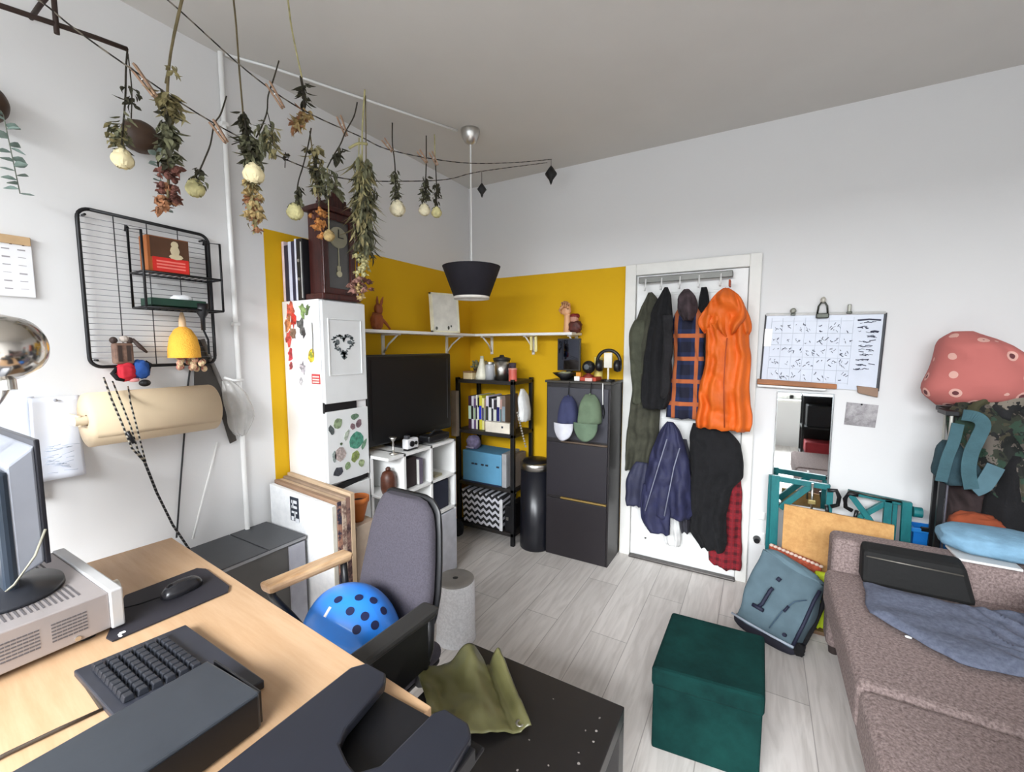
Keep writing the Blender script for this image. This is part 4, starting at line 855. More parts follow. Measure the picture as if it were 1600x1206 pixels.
# ---------------------------------------------------------------- wall shelves and ornaments
sh1 = T('wall_shelf', 'white floating shelf on the yellow left wall above the television', 'shelf', (-2.08, 2.3, 1.585))
MB().box(XL, -1.985, 1.65, 2.845, 1.585, 1.604, 0.002).build('board', white, sh1)
sh2 = T('wall_shelf', 'white floating shelf on the yellow back wall above the rack', 'shelf', (-1.66, 2.95, 1.585))
MB().box(XL, -1.16, 2.85, YB, 1.585, 1.604, 0.002).build('board', white, sh2)
def brkt(root, x, y, ax):
    b = MB()
    if ax == 'x': b.box(x, x+0.012, y-0.012, y+0.012, 1.44, 1.585, 0.002); b.box(x, x+0.16, y-0.012, y+0.012, 1.575, 1.586, 0.002); b.tube([(x+0.01, y, 1.46), (x+0.06, y, 1.52), (x+0.14, y, 1.577)], 0.006)
    else: b.box(x-0.012, x+0.012, y-0.012, y, 1.44, 1.585, 0.002); b.box(x-0.012, x+0.012, y-0.16, y, 1.575, 1.586, 0.002); b.tube([(x, y-0.01, 1.46), (x, y-0.06, 1.52), (x, y-0.14, 1.577)], 0.006)
    b.build('bracket', offwhite, root)
for y in (2.05, 2.72): brkt(sh1, XL, y, 'x')
for x in (-1.95, -1.56, -1.20): brkt(sh2, x, YB, 'y')
tool = T('hanging_tool', 'pair of pale yellow handled tools hanging under the back wall shelf', 'tool', (-1.5, 2.9, 1.45))
for x in (-1.508, -1.468): MB().hexa([(x-0.008, 2.895, 1.475-(x+1.508)*0.3), (x+0.012, 2.895, 1.475-(x+1.508)*0.3), (x+0.012, 2.91, 1.475), (x-0.008, 2.91, 1.475), (x-0.01, 2.895, 1.575), (x+0.008, 2.895, 1.575), (x+0.008, 2.91, 1.585), (x-0.01, 2.91, 1.585)], 0.003).build('handle', mat('pale_yellow_handle', (236, 222, 150), 0.5), tool)
bdx = -2.06
wf_ = T('framed_board', 'blank white framed board leaning at the corner on the left wall shelf', 'picture frame', (-2.08, 2.5, 1.605))
def lq(y, z, d): return (-2.055+(y-2.4)*0.42-(z-1.605)*0.06+d, y+0.0, z)
MB().hexa([lq(2.415, 1.605, -0.012), lq(2.415, 1.605, 0), lq(2.61, 1.605, 0), lq(2.61, 1.605, -0.012), lq(2.415, 1.885, -0.012), lq(2.415, 1.885, 0), lq(2.61, 1.885, 0), lq(2.61, 1.885, -0.012)]).build('panel', mat('panel_cream', (226, 224, 214), 0.5), wf_)
fr = MB()
for (ya, yb_, za, zb) in ((2.41, 2.42, 1.605, 1.89), (2.605, 2.615, 1.605, 1.89), (2.41, 2.615, 1.605, 1.617), (2.41, 2.615, 1.878, 1.89)):
    fr.hexa([lq(ya, za, -0.015), lq(ya, za, 0.006), lq(yb_, za, 0.006), lq(yb_, za, -0.015), lq(ya, zb, -0.015), lq(ya, zb, 0.006), lq(yb_, zb, 0.006), lq(yb_, zb, -0.015)])
fr.build('frame', mat('frame_ivory', (236, 232, 206), 0.5), wf_)
m_ = MB(); disc(m_, lq(2.44, 1.635, 0.003), 0.012, 'x', 9); disc(m_, lq(2.53, 1.64, 0.003), 0.014, 'x', 9, 0.8); disc(m_, lq(2.55, 1.652, 0.003), 0.008, 'x', 9); m_.build('motif', mat('motif_grey', (96, 100, 92), 0.7), wf_)
# dark carved hare/hand silhouette at the left end of the shelf
hr = T('wooden_figure', 'reddish brown carved figure at the left end of the left wall shelf', 'figure', (-2.08, 1.9, 1.605))
rb = mat('reddish_carving', (156, 84, 46), 0.6, var=0.2)
MB().blob((-2.09, 1.93, 1.66), (0.03, 0.04, 0.055), 5, 0.15).build('body', rb, hr)
h_ = MB().blob((-2.09, 1.945, 1.735), (0.022, 0.026, 0.035), 6, 0.1); h_.build('head', rb, hr)
e_ = MB()
for dy in (-0.012, 0.012): e_.tube([(-2.09, 1.95+dy, 1.755), (-2.09, 1.955+dy*1.6, 1.79), (-2.09, 1.962+dy*2, 1.815)], [0.008, 0.009, 0.003])
e_.build('ear', rb, hr)
MB().tube([(-2.09, 1.96, 1.68), (-2.085, 2.0, 1.65), (-2.08, 2.03, 1.614)], [0.014, 0.01, 0.006]).build('tail', rb, hr)
# wooden articulated hand: closed fist on a forearm
wh = T('wooden_hand', 'pale wooden mannequin hand making a fist on the back wall shelf', 'figure', (-1.24, 2.95, 1.605))
wd_ = woodgrain('mannequin_wood', (206, 150, 104), (226, 174, 130), (10, 10, 1), 3)
MB().lathe([(0, 0), (0.032, 0), (0.03, 0.006), (0.026, 0.06), (0.024, 0.12), (0.028, 0.13), (0, 0.135)], (-1.235, 2.95, 1.605), 20).build('forearm', wd_, wh)
MB().blob((-1.245, 2.948, 1.765), (0.036, 0.024, 0.038), 3, 0.05, 2, 0.85).build('palm', wd_, wh)
for i in range(4):
    dx = -0.022+i*0.015; zt2 = 1.80+(0.006, 0.012, 0.01, 0.0)[i]
    MB().tube([(-1.245+dx, 2.955, zt2-0.02), (-1.245+dx, 2.945, zt2+0.012), (-1.245+dx, 2.922, zt2+0.012), (-1.245+dx, 2.912, zt2-0.012), (-1.245+dx, 2.924, zt2-0.026)], [0.009, 0.009, 0.0085, 0.008, 0.007], 10).build('finger', wd_, wh)
MB().tube([(-1.275, 2.945, 1.745), (-1.286, 2.925, 1.765), (-1.272, 2.91, 1.782), (-1.252, 2.907, 1.785)], [0.011, 0.01, 0.009, 0.007], 10).build('thumb', wd_, wh)
td = T('toy_figure', 'small dark red and brown figure right of the wooden hand on the shelf', 'figure', (-1.165, 2.95, 1.605))
dkr = mat('dark_red_brown', (84, 36, 28), 0.6, var=0.4, scale=50)
MB().blob((-1.172, 2.945, 1.645), (0.048, 0.035, 0.044), 8, 0.2, 3).build('body', dkr, td)
MB().blob((-1.178, 2.94, 1.70), (0.03, 0.026, 0.027), 9, 0.1).build('head', mat('pink_face', (196, 140, 120), 0.6), td)
MB().blob((-1.176, 2.946, 1.722), (0.034, 0.03, 0.018), 10, 0.15).build('hair', mat('dark_red_cap', (120, 26, 22), 0.6), td)

# ---------------------------------------------------------------- desk and what stands on it
ang = -0.075
dk = T('desk', 'birch topped desk against the left wall in the foreground', 'desk', (-1.30, 0.36, 0), rz=ang, local=True)
birch = woodgrain('birch_top', (184, 148, 112), (196, 162, 128), (1.2, 14, 1), 2.2, 0.42)
MB().box(-0.715, 0.712, -0.34, 0.335, 0.722, 0.7492, 0.002).build('desktop', birch, dk)
b = MB(); b.box(-0.66, 0.69, -0.02, 0.02, 0.66, 0.72); b.build('beam', gy, dk)
for (x, y) in ((-0.68, -0.31), (0.68, -0.31), (-0.68, 0.30), (0.68, 0.30)):
    MB().box(x-0.02, x+0.02, y-0.02, y+0.02, 0, 0.722, 0.004).build('leg', mat('desk_leg_grey', (92, 92, 96), 0.4, 0.5), dk)
DZ = 0.75
# receiver
rv = T('stereo_receiver', 'silver stereo receiver with vent slots under the monitor', 'receiver', (-1.65, 0.23, DZ))
slv = mat('receiver_silver', (168, 160, 158), 0.42, 0.35, var=0.03); slv2 = mat('receiver_front_silver', (206, 206, 206), 0.35, 0.3, var=0.03); vent = mat('vent_shadow', (92, 88, 90), 0.7)
ra, rb, rc2, rd = -1.885, -1.447, 0.02, 0.405
MB().box(ra, rb, rc2, rd-0.006, 0.765, 0.862, 0.003).build('casing', slv, rv)
MB().box(ra-0.004, rb+0.006, rd-0.006, rd+0.022, 0.762, 0.866, 0.004).build('front_panel', slv2, rv)
for (x, y) in ((rb-0.04, 0.06), (rb-0.04, 0.36), (ra+0.05, 0.36), (ra+0.05, 0.06)):
    MB().cyl((x, y, DZ), (x, y, 0.768), 0.02).build('foot', blackmetal, rv)
for blk in range(4):
    vs = MB()
    for i in range(6):
        for j in range(7):
            y_ = 0.043+blk*0.083+j*0.0092; z_ = 0.79+i*0.0085
            vs.box(rb-0.001, rb+0.0012, y_, y_+0.008, z_, z_+0.0035)
    vs.build('side_vent', vent, rv)
vt = MB()
for i in range(30):
    for j in range(3):
        y_ = 0.05+i*0.0105; vt.box(-1.82+j*0.115, -1.725+j*0.115, y_, y_+0.004, 0.861, 0.8632)
vt.build('top_vents', vent, rv)
sc_ = MB()
for y_ in (0.055, 0.335): sc_.cyl((rb, y_, 0.775), (rb+0.004, y_, 0.775), 0.006, n=10)
sc_.build('screw', chrome, rv)
kn = MB()
kn.cyl((-1.55, rd+0.02, 0.82), (-1.55, rd+0.045, 0.82), 0.024); kn.build('volume_knob', chrome, rv)
# monitor seen edge on
mo = T('monitor', 'flat monitor seen edge on, standing on the silver receiver', 'monitor', (-1.76, 0.30, 0.862))
MB().box(-2.02, -1.622, 0.33, 0.341, 0.925, 1.26, 0.003).build('bezel', mat('monitor_black', (30, 30, 36), 0.3), mo)
MB().box(-2.0, -1.64, 0.340, 0.3425, 0.945, 1.24).build('screen', mat('tv_screen', (1, 1, 1)), mo)
MB().hexa([(-2.0, 0.278, 0.905), (-1.626, 0.278, 0.905), (-1.626, 0.331, 0.93), (-2.0, 0.331, 0.93), (-2.0, 0.278, 1.20), (-1.626, 0.278, 1.20), (-1.626, 0.331, 1.245), (-2.0, 0.331, 1.245)], 0.006).build('silver_side', mat('monitor_silver', (164, 168, 178), 0.38, 0.4, var=0.03), mo)
MB().box(-1.99, -1.622, 0.255, 0.282, 0.875, 1.19, 0.01).build('back_cover', mat('monitor_back', (44, 54, 66), 0.35), mo)
MB().box(-1.82, -1.76, 0.282, 0.31, 0.865, 1.0, 0.004).build('neck', mat('monitor_black', (1, 1, 1)), mo)
b = MB().lathe([(0, 0), (0.125, 0), (0.123, 0.012), (0.03, 0.022), (0, 0.022)], (-1.665, 0.262, 0.863), 40, Matrix.Diagonal((1.0, 0.86, 1, 1))); b.build('base', mat('monitor_base', (40, 42, 48), 0.3), mo)
MB().tube([(-1.62, 0.335, 1.02), (-1.61, 0.31, 0.96), (-1.612, 0.27, 0.90), (-1.64, 0.25, 0.872)], 0.003).build('cable', mat('pale_cable', (150, 146, 130), 0.6), mo)
# mouse pad + mouse
mp_ = T('mouse_pad', 'black mouse pad with a white logo on the desk', 'mouse pad', (-1.5, 0.52, DZ))
pts = [(-1.428,0.382,0.751), (-1.627,0.485,0.751), (-1.621,0.674,0.751), (-1.59,0.687,0.751), (-1.41,0.67,0.751), (-1.38,0.651,0.751), (-1.398,0.385,0.751)]
MB().prism(pts, (0, 0, 0.004)).build('pad', mat('mouse_pad_cloth', (34, 32, 40), 0.7, var=0.1), mp_)
lg = MB(); c = (-1.412,0.408,0.755)
for k in range(5): lg.sph((c[0]+0.004*math.cos(k*1.3)+0.004*k-0.008, c[1]+0.006*math.sin(k*1.3), 0.7556), (0.006, 0.004, 0.0006), 8)
lg.build('logo', white, mp_)
ms = T('mouse', 'black computer mouse on the mouse pad', 'mouse', (-1.496,0.58,0.755))
c = (-1.504,0.583,0.757)
MB().blob((c[0], c[1], 0.757), (0.03, 0.056, 0.034), 1, 0.02, 2, 0.85, 24, Matrix.Rotation(0.1, 4, 'Z'), flat=0.0).build('shell', mat('mouse_black', (34, 34, 38), 0.25), ms)
MB().cyl((c[0]-0.004, c[1]-0.03, 0.783), (c[0]+0.004, c[1]-0.03, 0.783), 0.009, n=14).build('scroll_wheel', black, ms)
MB().tube([(c[0], c[1]-0.056, 0.765), (c[0]-0.02, c[1]-0.1, 0.76), (c[0]-0.04, c[1]-0.14, 0.76)], 0.002).build('cord', blackmatte, ms)
# keyboard
kb = T('keyboard', 'black keyboard with bare right half lying on the desk', 'keyboard', (-1.1, 0.42, DZ))
K0 = Vector((-1.314,0.292,0.76)); K1 = Vector((-1.266,0.507,0.76)); K2 = Vector((-0.935,0.5,0.76))
kx = Vector((1, -0.012, 0)).normalized(); ky = Vector((0.18, 0.98, 0)).normalized()
def kp(u, v, z): # u along length (m), v across (m)
    p = Vector((-1.325, 0.295, 0)) + Vector((0.04, 0.205, 0))*v + Vector((0.0, 0, 0)); p += Vector((0.37, -0.006, 0))*u; p.z = z; return tuple(p)
MB().hexa([kp(0, 0, DZ), kp(1, 0, DZ), kp(1, 1, DZ), kp(0, 1, DZ), kp(0, 0, 0.766), kp(1, 0, 0.766), kp(1, 1, 0.77), kp(0, 1, 0.77)], 0.003).build('base', mat('keyboard_base', (44, 46, 54), 0.4), kb)
key_m = mat('key_cap', (38, 40, 46), 0.35)
for r_ in range(6):
    for c_ in range(9):
        u0 = 0.07+c_*0.058; v0 = 0.10+r_*0.112; u1, v1 = u0+0.05, v0+0.094
        MB().hexa([kp(u0, v0, 0.768), kp(u1, v0, 0.768), kp(u1, v1, 0.768), kp(u0, v1, 0.768), kp(u0+0.004, v0+0.015, 0.78), kp(u1-0.004, v0+0.015, 0.78), kp(u1-0.004, v1-0.01, 0.781), kp(u0+0.004, v1-0.01, 0.781)], 0.0015).build('key', key_m, kb)
MB().tube([(-1.318, 0.30, 0.758), (-1.145,0.291,0.755), (-1.159,0.229,0.754), (-1.169,0.164,0.754), (-1.171,0.113,0.754)], 0.004).build('cord', mat('keyboard_cord', (70, 60, 50), 0.6), kb)
# slim black computer case
pcb = T('computer_case', 'slim dark grey computer case lying on the front of the desk', 'computer', (-0.905, 0.22, DZ))
pcm = speckle('dusty_dark_metal', (46, 50, 56), (54, 58, 64), 6, (0.3, 0.7), 0.35, 0)
MB().hexa([(-1.0, 0.0, DZ+0.006), (-0.818, 0.0, DZ+0.006), (-0.818, 0.432, DZ+0.006), (-1.0, 0.424, DZ+0.006), (-1.0, 0.0, 0.83), (-0.818, 0.0, 0.83), (-0.818, 0.432, 0.83), (-1.0, 0.424, 0.83)], 0.004).build('casing', pcm, pcb)
MB().box(-0.996, -0.822, 0.432, 0.437, 0.76, 0.826, 0.002).build('front_panel', black, pcb)
MB().box(-0.8185, -0.8165, 0.01, 0.425, 0.758, 0.824).build('side_panel', mat('case_side_black', (12, 12, 15), 0.5), pcb)
for (x, y) in ((-0.98, 0.03), (-0.84, 0.03), (-0.84, 0.40), (-0.98, 0.40)): MB().cyl((x, y, DZ), (x, y, DZ+0.008), 0.012).build('foot', black, pcb)
# black U-shaped tray at the desk corner
ut = T('document_tray', 'black plastic tray with a deep U shaped cutout on the desk corner', 'tray', (-0.575, 0.3, DZ))
blk2 = mat('black_abs', (32, 34, 42), 0.38, var=0.06)
o = []
zt2 = 0.805
outer = [(-0.745, 0.16), (-0.745, 0.585), (-0.725, 0.612), (-0.665, 0.612), (-0.648, 0.592), (-0.628, 0.48), (-0.612, 0.452), (-0.57, 0.436), (-0.545, 0.432), (-0.52, 0.46), (-0.512, 0.585), (-0.498, 0.604), (-0.44, 0.6), (-0.42, 0.582), (-0.412, 0.5), (-0.405, 0.16)]
u_ = MB(); u_.prism([(x, y, zt2-0.022) for (x, y) in outer], (0, 0, 0.022))
bm_ = u_.bm; bmesh.ops.bevel(bm_, geom=[e for e in bm_.edges], offset=0.0045, segments=2, affect='EDGES', profile=0.5)
u_.build('top_frame', blk2, ut)
MB().box(-0.738, -0.412, 0.16, 0.612, DZ+0.001, 0.76, 0.003).build('tray_floor', mat('tray_inner_black', (14, 14, 18), 0.5), ut)
for (a, b_) in ((-0.742, -0.728), (-0.424, -0.41)): MB().box(a, b_, 0.165, 0.58, 0.755, 0.786, 0.002).build('side_wall', mat('tray_inner_black', (1, 1, 1)), ut)
# chrome desk lamp
dl = T('desk_lamp', 'chrome dome desk lamp on a curved neck by the left edge', 'lamp', (-1.962, 0.10, DZ))
lc_ = Vector((-1.735, 0.318, 1.50)); axd = Vector((0.80, 0.52, 0.12)).normalized()
Mx = axd.to_track_quat('Z', 'Y').to_matrix().to_4x4()
MB().lathe([(0.086, -0.075), (0.09, -0.04), (0.088, 0.0), (0.072, 0.045), (0.045, 0.07), (0.0, 0.082), (0.0, 0.078), (0.043, 0.066), (0.068, 0.042), (0.083, 0.0), (0.084, -0.07), (0.086, -0.075)], lc_, 40, Mx).build('lamp_head', mat('polished_chrome', (196, 190, 182), 0.16, 1.0, var=0.03), dl)
MB().sph(lc_ - axd*0.02, 0.032).build('bulb', mat('bulb_glass', (1, 1, 1)), dl)
MB().cyl(lc_+Vector((-0.004, 0.0, -0.085)), lc_+Vector((0.0, 0.0, -0.115)), 0.016).build('joint', chrome, dl)
nk = [lc_+Vector((0, 0, -0.1)), (-1.745, 0.30, 1.36), (-1.76, 0.25, 1.27), (-1.80, 0.19, 1.15), (-1.88, 0.13, 1.0), (-1.95, 0.10, 0.88), (-1.962, 0.10, 0.775)]
MB().tube(nk, 0.0085, 12).build('neck', chrome, dl)
MB().lathe([(0, 0), (0.085, 0), (0.083, 0.014), (0.02, 0.03), (0, 0.03)], (-1.962, 0.10, DZ), 36, Matrix.Diagonal((0.72, 0.72, 1, 1))).build('base', chrome, dl)

# ---------------------------------------------------------------- grey office chair
oc = T('office_chair', 'grey upholstered office chair pushed up to the desk', 'chair', (-1.15, 0.92, 0))
gup = speckle('grey_upholstery', (64, 60, 68), (78, 74, 83), 180, (0.35, 0.65), 0.95, 0.15)
def bx_(rows, yc, dep, **kw): return MB().loft(rows, yc, dep, **kw)
brow = [(0.922, -1.275, -1.11), (0.912, -1.298, -1.07), (0.89, -1.312, -1.04), (0.82, -1.325, -1.02), (0.7, -1.342, -1.0), (0.6, -1.352, -0.99), (0.5, -1.352, -0.995), (0.455, -1.325, -1.02)]
bx_(brow, 1.115, 0.05, fold=0.0, wob=0.002, crease=0.0, edge=0.0, hem=0, tilt=0.22, k=1, pw=0.5, top=0.5, closed=True).build('backrest', gup, oc)
bx_([(z+ (0.006 if i < 3 else -0.004), a-0.010, b_+0.014) for i, (z, a, b_) in enumerate(brow)], 1.135, 0.012, fold=0.0, wob=0, crease=0.0, edge=0.0, hem=0, tilt=0.22, k=1, pw=0.5, back=2.0, closed=True).build('back_shell', black, oc)
MB().box(-1.19, -1.13, 1.10, 1.135, 0.40, 0.62, 0.008).build('back_bracket', black, oc)
MB().box(-1.395, -0.905, 0.66, 1.10, 0.42, 0.485, 0.03, 4).build('seat', gup, oc)
MB().box(-1.385, -0.915, 0.67, 1.09, 0.405, 0.43, 0.01).build('seat_shell', black, oc)
MB().cyl((-1.15, 0.9, 0.12), (-1.15, 0.9, 0.405), 0.028).build('gas_stem', black, oc)
for k in range(5):
    a = R(72*k+18); e = (-1.15+0.27*math.cos(a), 0.9+0.27*math.sin(a))
    g = MB(); g.tube([(-1.15, 0.9, 0.13), (-1.15+0.14*math.cos(a), 0.9+0.14*math.sin(a), 0.11), (*e, 0.075)], [0.03, 0.024, 0.018]); lgp = g.build('leg', black, oc)
    MB().cyl((e[0]-0.012, e[1], 0.026), (e[0]+0.012, e[1], 0.026), 0.026, n=18).build('caster', black, lgp)
tanm = woodgrain('worn_wood_pad', (168, 130, 92), (206, 172, 134), (8, 1.5, 8), 3, 0.35)
MB().hexa([(-1.475, 0.80, 0.65), (-1.42, 0.80, 0.65), (-1.365, 1.10, 0.655), (-1.425, 1.10, 0.655), (-1.482, 0.795, 0.685), (-1.415, 0.795, 0.685), (-1.36, 1.11, 0.69), (-1.43, 1.11, 0.69)], 0.012).build('armrest', tanm, oc)
tag(bpy.data.objects['armrest'], None, None)['label'] = 'pale wooden armrest pad'
MB().tube([(-1.445, 0.815, 0.662), (-1.435, 0.82, 0.63), (-1.40, 0.86, 0.55), (-1.38, 0.9, 0.47), (-1.37, 0.95, 0.43)], 0.013).build('arm_bracket', black, oc)
MB().tube([(-1.395, 1.08, 0.665), (-1.385, 1.08, 0.55), (-1.37, 1.06, 0.43)], 0.013).build('arm_bracket', black, oc)
arm = MB().hexa([(-0.915, 0.715, 0.655), (-0.86, 0.72, 0.655), (-0.842, 0.99, 0.655), (-0.895, 0.99, 0.655), (-0.922, 0.71, 0.682), (-0.853, 0.715, 0.682), (-0.833, 1.0, 0.69), (-0.905, 1.0, 0.69)], 0.012)
arm.build('armrest', mat('black_pad', (40, 39, 38), 0.5), oc)
for pts_ in ([(-0.885, 0.74, 0.655), (-0.88, 0.78, 0.56), (-0.89, 0.84, 0.43)], [(-0.868, 0.985, 0.66), (-0.87, 0.98, 0.55), (-0.895, 0.96, 0.43)]):
    MB().tube(pts_, 0.016).build('arm_bracket', black, oc)
MB().hexa([(-0.878, 0.76, 0.5), (-0.868, 0.76, 0.5), (-0.862, 0.975, 0.5), (-0.872, 0.975, 0.5), (-0.885, 0.74, 0.655), (-0.875, 0.74, 0.655), (-0.862, 0.985, 0.655), (-0.872, 0.985, 0.655)]).build('arm_panel', black, oc)
# blue perforated shell on the seat
bl = T('perforated_shell', 'bright blue plastic dome with round holes lying on the grey office chair', 'plastic shell', (-1.2, 0.87, 0.485))
def dome(u, v):
    a = math.pi*2*u; x, y = math.cos(a)*v, math.sin(a)*v
    return Vector((-1.18+0.185*x, 0.935+0.155*y, 0.49+0.185*max(0, 1-v**2.6)**0.6))
MB().grid(dome, 56, 20).build('shell', mat('blue_plastic', (44, 132, 232), 0.35, var=0.04, coat=0.3), bl)
def dome_frame(u, v):
    q = dome(u, v); e1 = (dome(u+0.004, v)-q).normalized(); e2 = (dome(u, v-0.02)-q).normalized(); n_ = e2.cross(e1); return q, (n_ if n_.z > 0 else -n_)
for (u, v) in ((0.767, 0.333), (0.967, 0.317), (0.039, 0.517), (0.044, 0.717), (0.878, 0.533), (0.944, 0.65), (0.90, 0.767), (0.972, 0.783)):
    q_, nn = dome_frame(u, v); MB().cyl(q_-nn*0.004, q_+nn*0.0012, 0.0135, n=20).build('hole', mat('hole_navy', (12, 24, 70), 0.7), bl)
q_, nn = dome_frame(0.755, 0.583); MB().box(-0.016, 0.016, -0.005, 0.005, -0.003, 0.003, 0.002, M=Matrix.Translation(q_) @ nn.to_track_quat('Z', 'X').to_matrix().to_4x4()).build('logo_mark', white, bl)

# ---------------------------------------------------------------- white cylinder, black side table, ottoman
pu = T('round_air_purifier', 'white upright cylinder with a grey top and centre hole on the floor', 'cylinder', (-1.305, 1.68, 0))
MB().lathe([(0, 0), (0.1, 0), (0.104, 0.006), (0.1, 0.03), (0.098, 0.3), (0.094, 0.318), (0, 0.318)], (-1.305, 1.68, 0), 48).build('body', speckle('white_mesh_cloth', (212, 212, 214), (232, 232, 234), 90, (0.4, 0.6), 0.8, 0.15), pu)
MB().lathe([(0.014, 0.322), (0.09, 0.322), (0.095, 0.318), (0.095, 0.314), (0.014, 0.314)], (-1.305, 1.68, 0), 48).build('top_plate', mat('purifier_top_grey', (146, 142, 138), 0.5), pu)
MB().cyl((-1.305, 1.68, 0.312), (-1.305, 1.68, 0.3205), 0.016).build('centre_hole', black, pu)
st = T('side_table', 'low square black side table in front of the grey chair', 'table', (-0.575, 0.905, 0))
lack = speckle('black_laminate', (26, 24, 24), (31, 28, 28), 5, (0.3, 0.7), 0.38, 0)
MB().box(-0.85, -0.30, 0.63, 1.18, 0.40, 0.449, 0.003).build('tabletop', lack, st)
for (x, y) in ((-0.85, 0.63), (-0.35, 0.63), (-0.85, 1.13), (-0.35, 1.13)):
    MB().box(x, x+0.05, y, y+0.05, 0, 0.40, 0.002).build('leg', lack, st)
sp_ = MB()
for k in range(16): disc(sp_, (-0.32-0.25*rs.random()**2, 0.66+0.5*rs.random(), 0.4501), rs.uniform(0.0012, 0.004), 'z', 6, 1, 0, 0.4, 0.0003)
sp_.build('paint_specks', mat('pale_speck', (150, 144, 138), 0.7), st)
ol = T('waxed_canvas', 'folded olive green waxed canvas on the black side table', 'canvas sheet', (-0.68, 0.98, 0.45))
A_, B_, Cc, D_ = Vector((-0.905, 0.955, 0)), Vector((-0.70, 1.135, 0)), Vector((-0.498, 0.97, 0)), Vector((-0.69, 0.80, 0))
def sheet(u, v):
    p = (A_*(1-v)+D_*v)*(1-u) + (B_*(1-v)+Cc*v)*u
    rdg = 0.085*math.exp(-((u-0.62+0.05*v)/0.17)**2)*(1-0.75*v)*(0.75+0.25*(1-v)) + 0.055*math.exp(-((u-0.97)/0.08)**2)*(1-v*0.7) + 0.035*math.exp(-(u/0.16)**2)*(1-0.5*v)
    rdg += 0.02*math.exp(-((u-0.3)/0.2)**2) + 0.012*mnoise.noise((u*3, v*3, 2.0)) + 0.006*mnoise.noise((u*9, v*7, 5.0))
    gap = -0.06*math.exp(-((u-0.84)/0.03)**2)*(1-0.4*v)
    return Vector((p.x, p.y, 0.455+max(0.0, rdg+gap)+0.006*(1-v)))
MB().grid(sheet, 60, 30, 0.003).build('sheet', mat('olive_wax', (104, 102, 66), 0.3, var=0.16, scale=10, bump=0.15, bscale=20), ol)
q_ = sheet(0.9, 0.93); MB().lathe([(0.006, 0), (0.011, 0.002), (0.013, 0), (0.011, -0.002), (0.006, 0)], q_+Vector((0, 0, 0.004)), 16).build('eyelet', chrome, ol)
ot = T('ottoman', 'dark green velvet storage ottoman standing on the floor', 'ottoman', (-0.115, 1.74, 0))
vel = speckle('green_velvet', (3, 30, 29), (14, 58, 54), 3.2, (0.32, 0.68), 0.95, 0.1)
vel.node_tree.nodes['Principled BSDF'].inputs['Sheen Weight'].default_value = 0.0
vel.node_tree.nodes['Principled BSDF'].inputs['Specular IOR Level'].default_value = 0.15
q0, q1, q2, q3 = (-0.298, 1.545), (0.066, 1.59), (0.066, 1.955), (-0.292, 1.935)
def ins(p, d): c = (-0.115, 1.755); return (p[0]+(c[0]-p[0])*d, p[1]+(c[1]-p[1])*d)
def hx(z0, z1, d): return [(*ins(q, d), z0) for q in (q0, q1, q2, q3)] + [(*ins(q, d), z1) for q in (q0, q1, q2, q3)]
MB().hexa(hx(0, 0.255, 0.03), 0.008).build('body', vel, ot)
MB().hexa(hx(0.25, 0.325, 0.0), 0.012).build('lid', vel, ot)

# ---------------------------------------------------------------- sofa and what lies on it
so = T('sofa', 'brown grey woven fabric sofa along the right side', 'sofa', (0.8, 1.6, 0))
tw = speckle('brown_grey_weave', (104, 88, 86), (160, 142, 138), 110, (0.36, 0.64), 0.95, 0.3)
MB().box(0.37, 1.25, 0.94, 2.46, 0.06, 0.30, 0.02, 3).build('base', tw, so)
for (a, b_) in ((0.92, 1.622), (1.626, 2.455)):
    MB().box(0.308, 1.05, a, b_, 0.285, 0.454, 0.03, 4).build('seat_cushion', tw, so)
ar = MB().box(0.335, 1.25, 2.455, 2.60, 0.05, 0.599, 0.03, 4); ar.build('armrest', tw, so)
MB().box(1.055, 1.27, 0.92, 2.41, 0.28, 0.82, 0.05, 4).build('backrest', tw, so)
for (x, y) in ((0.375, 2.52), (1.2, 2.52), (0.42, 1.0), (1.2, 1.0)):
    MB().cyl((x, y, 0), (x, y, 0.06), 0.02, 0.026).build('leg', mat('dark_leg', (52, 42, 40), 0.5), so)
lb = T('laptop_bag', 'black laptop bag leaning against the far sofa armrest', 'bag', (0.61, 2.38, 0.455))
MB().hexa([(0.432, 2.345, 0.457), (0.80, 2.345, 0.457), (0.80, 2.44, 0.457), (0.432, 2.44, 0.457), (0.432, 2.372, 0.60), (0.765, 2.372, 0.60), (0.765, 2.448, 0.625), (0.432, 2.448, 0.625)], 0.018).build('bag_body', mat('bag_black', (9, 9, 9), 0.8, bump=0.1), lb)
MB().tube([(0.445, 2.368, 0.578), (0.6, 2.366, 0.575), (0.755, 2.366, 0.572)], 0.003).build('zip', mat('zip_grey', (120, 116, 108), 0.4, 0.5), lb)
bk_ = T('blanket', 'folded blue grey blanket lying on the far sofa cushion', 'blanket', (0.63, 2.1, 0.455))
def blk_(u, v):
    a = Vector((0.43, 2.33, 0)); b_ = Vector((0.95, 2.30, 0)); c = Vector((0.405, 2.06, 0)); d = Vector((0.60, 1.87, 0)); e = Vector((0.92, 1.90, 0))
    top = a*(1-u)+b_*u; bot = (c*(1-u*2.2)+d*u*2.2) if u < 0.4545 else d*(1-(u-0.4545)/0.5455)+e*((u-0.4545)/0.5455)
    p = top*(1-v)+bot*v
    ed = min(1.0, 9*min(u+0.02, 1-u+0.02, v+0.02, 1-v+0.02))
    n_ = mnoise.noise((p.x*9, p.y*11, 0.0)); n2 = abs(mnoise.noise((p.x*16+p.y*9, p.y*6, 4.0)))
    rough = max(0, u-0.45)
    return Vector((p.x+0.01*n_, p.y+0.012*n_, 0.458+0.035*ed**0.5+0.010*n_*ed+(0.05*rough)*(1-min(1, n2*4))*ed+0.012*rough*n_))
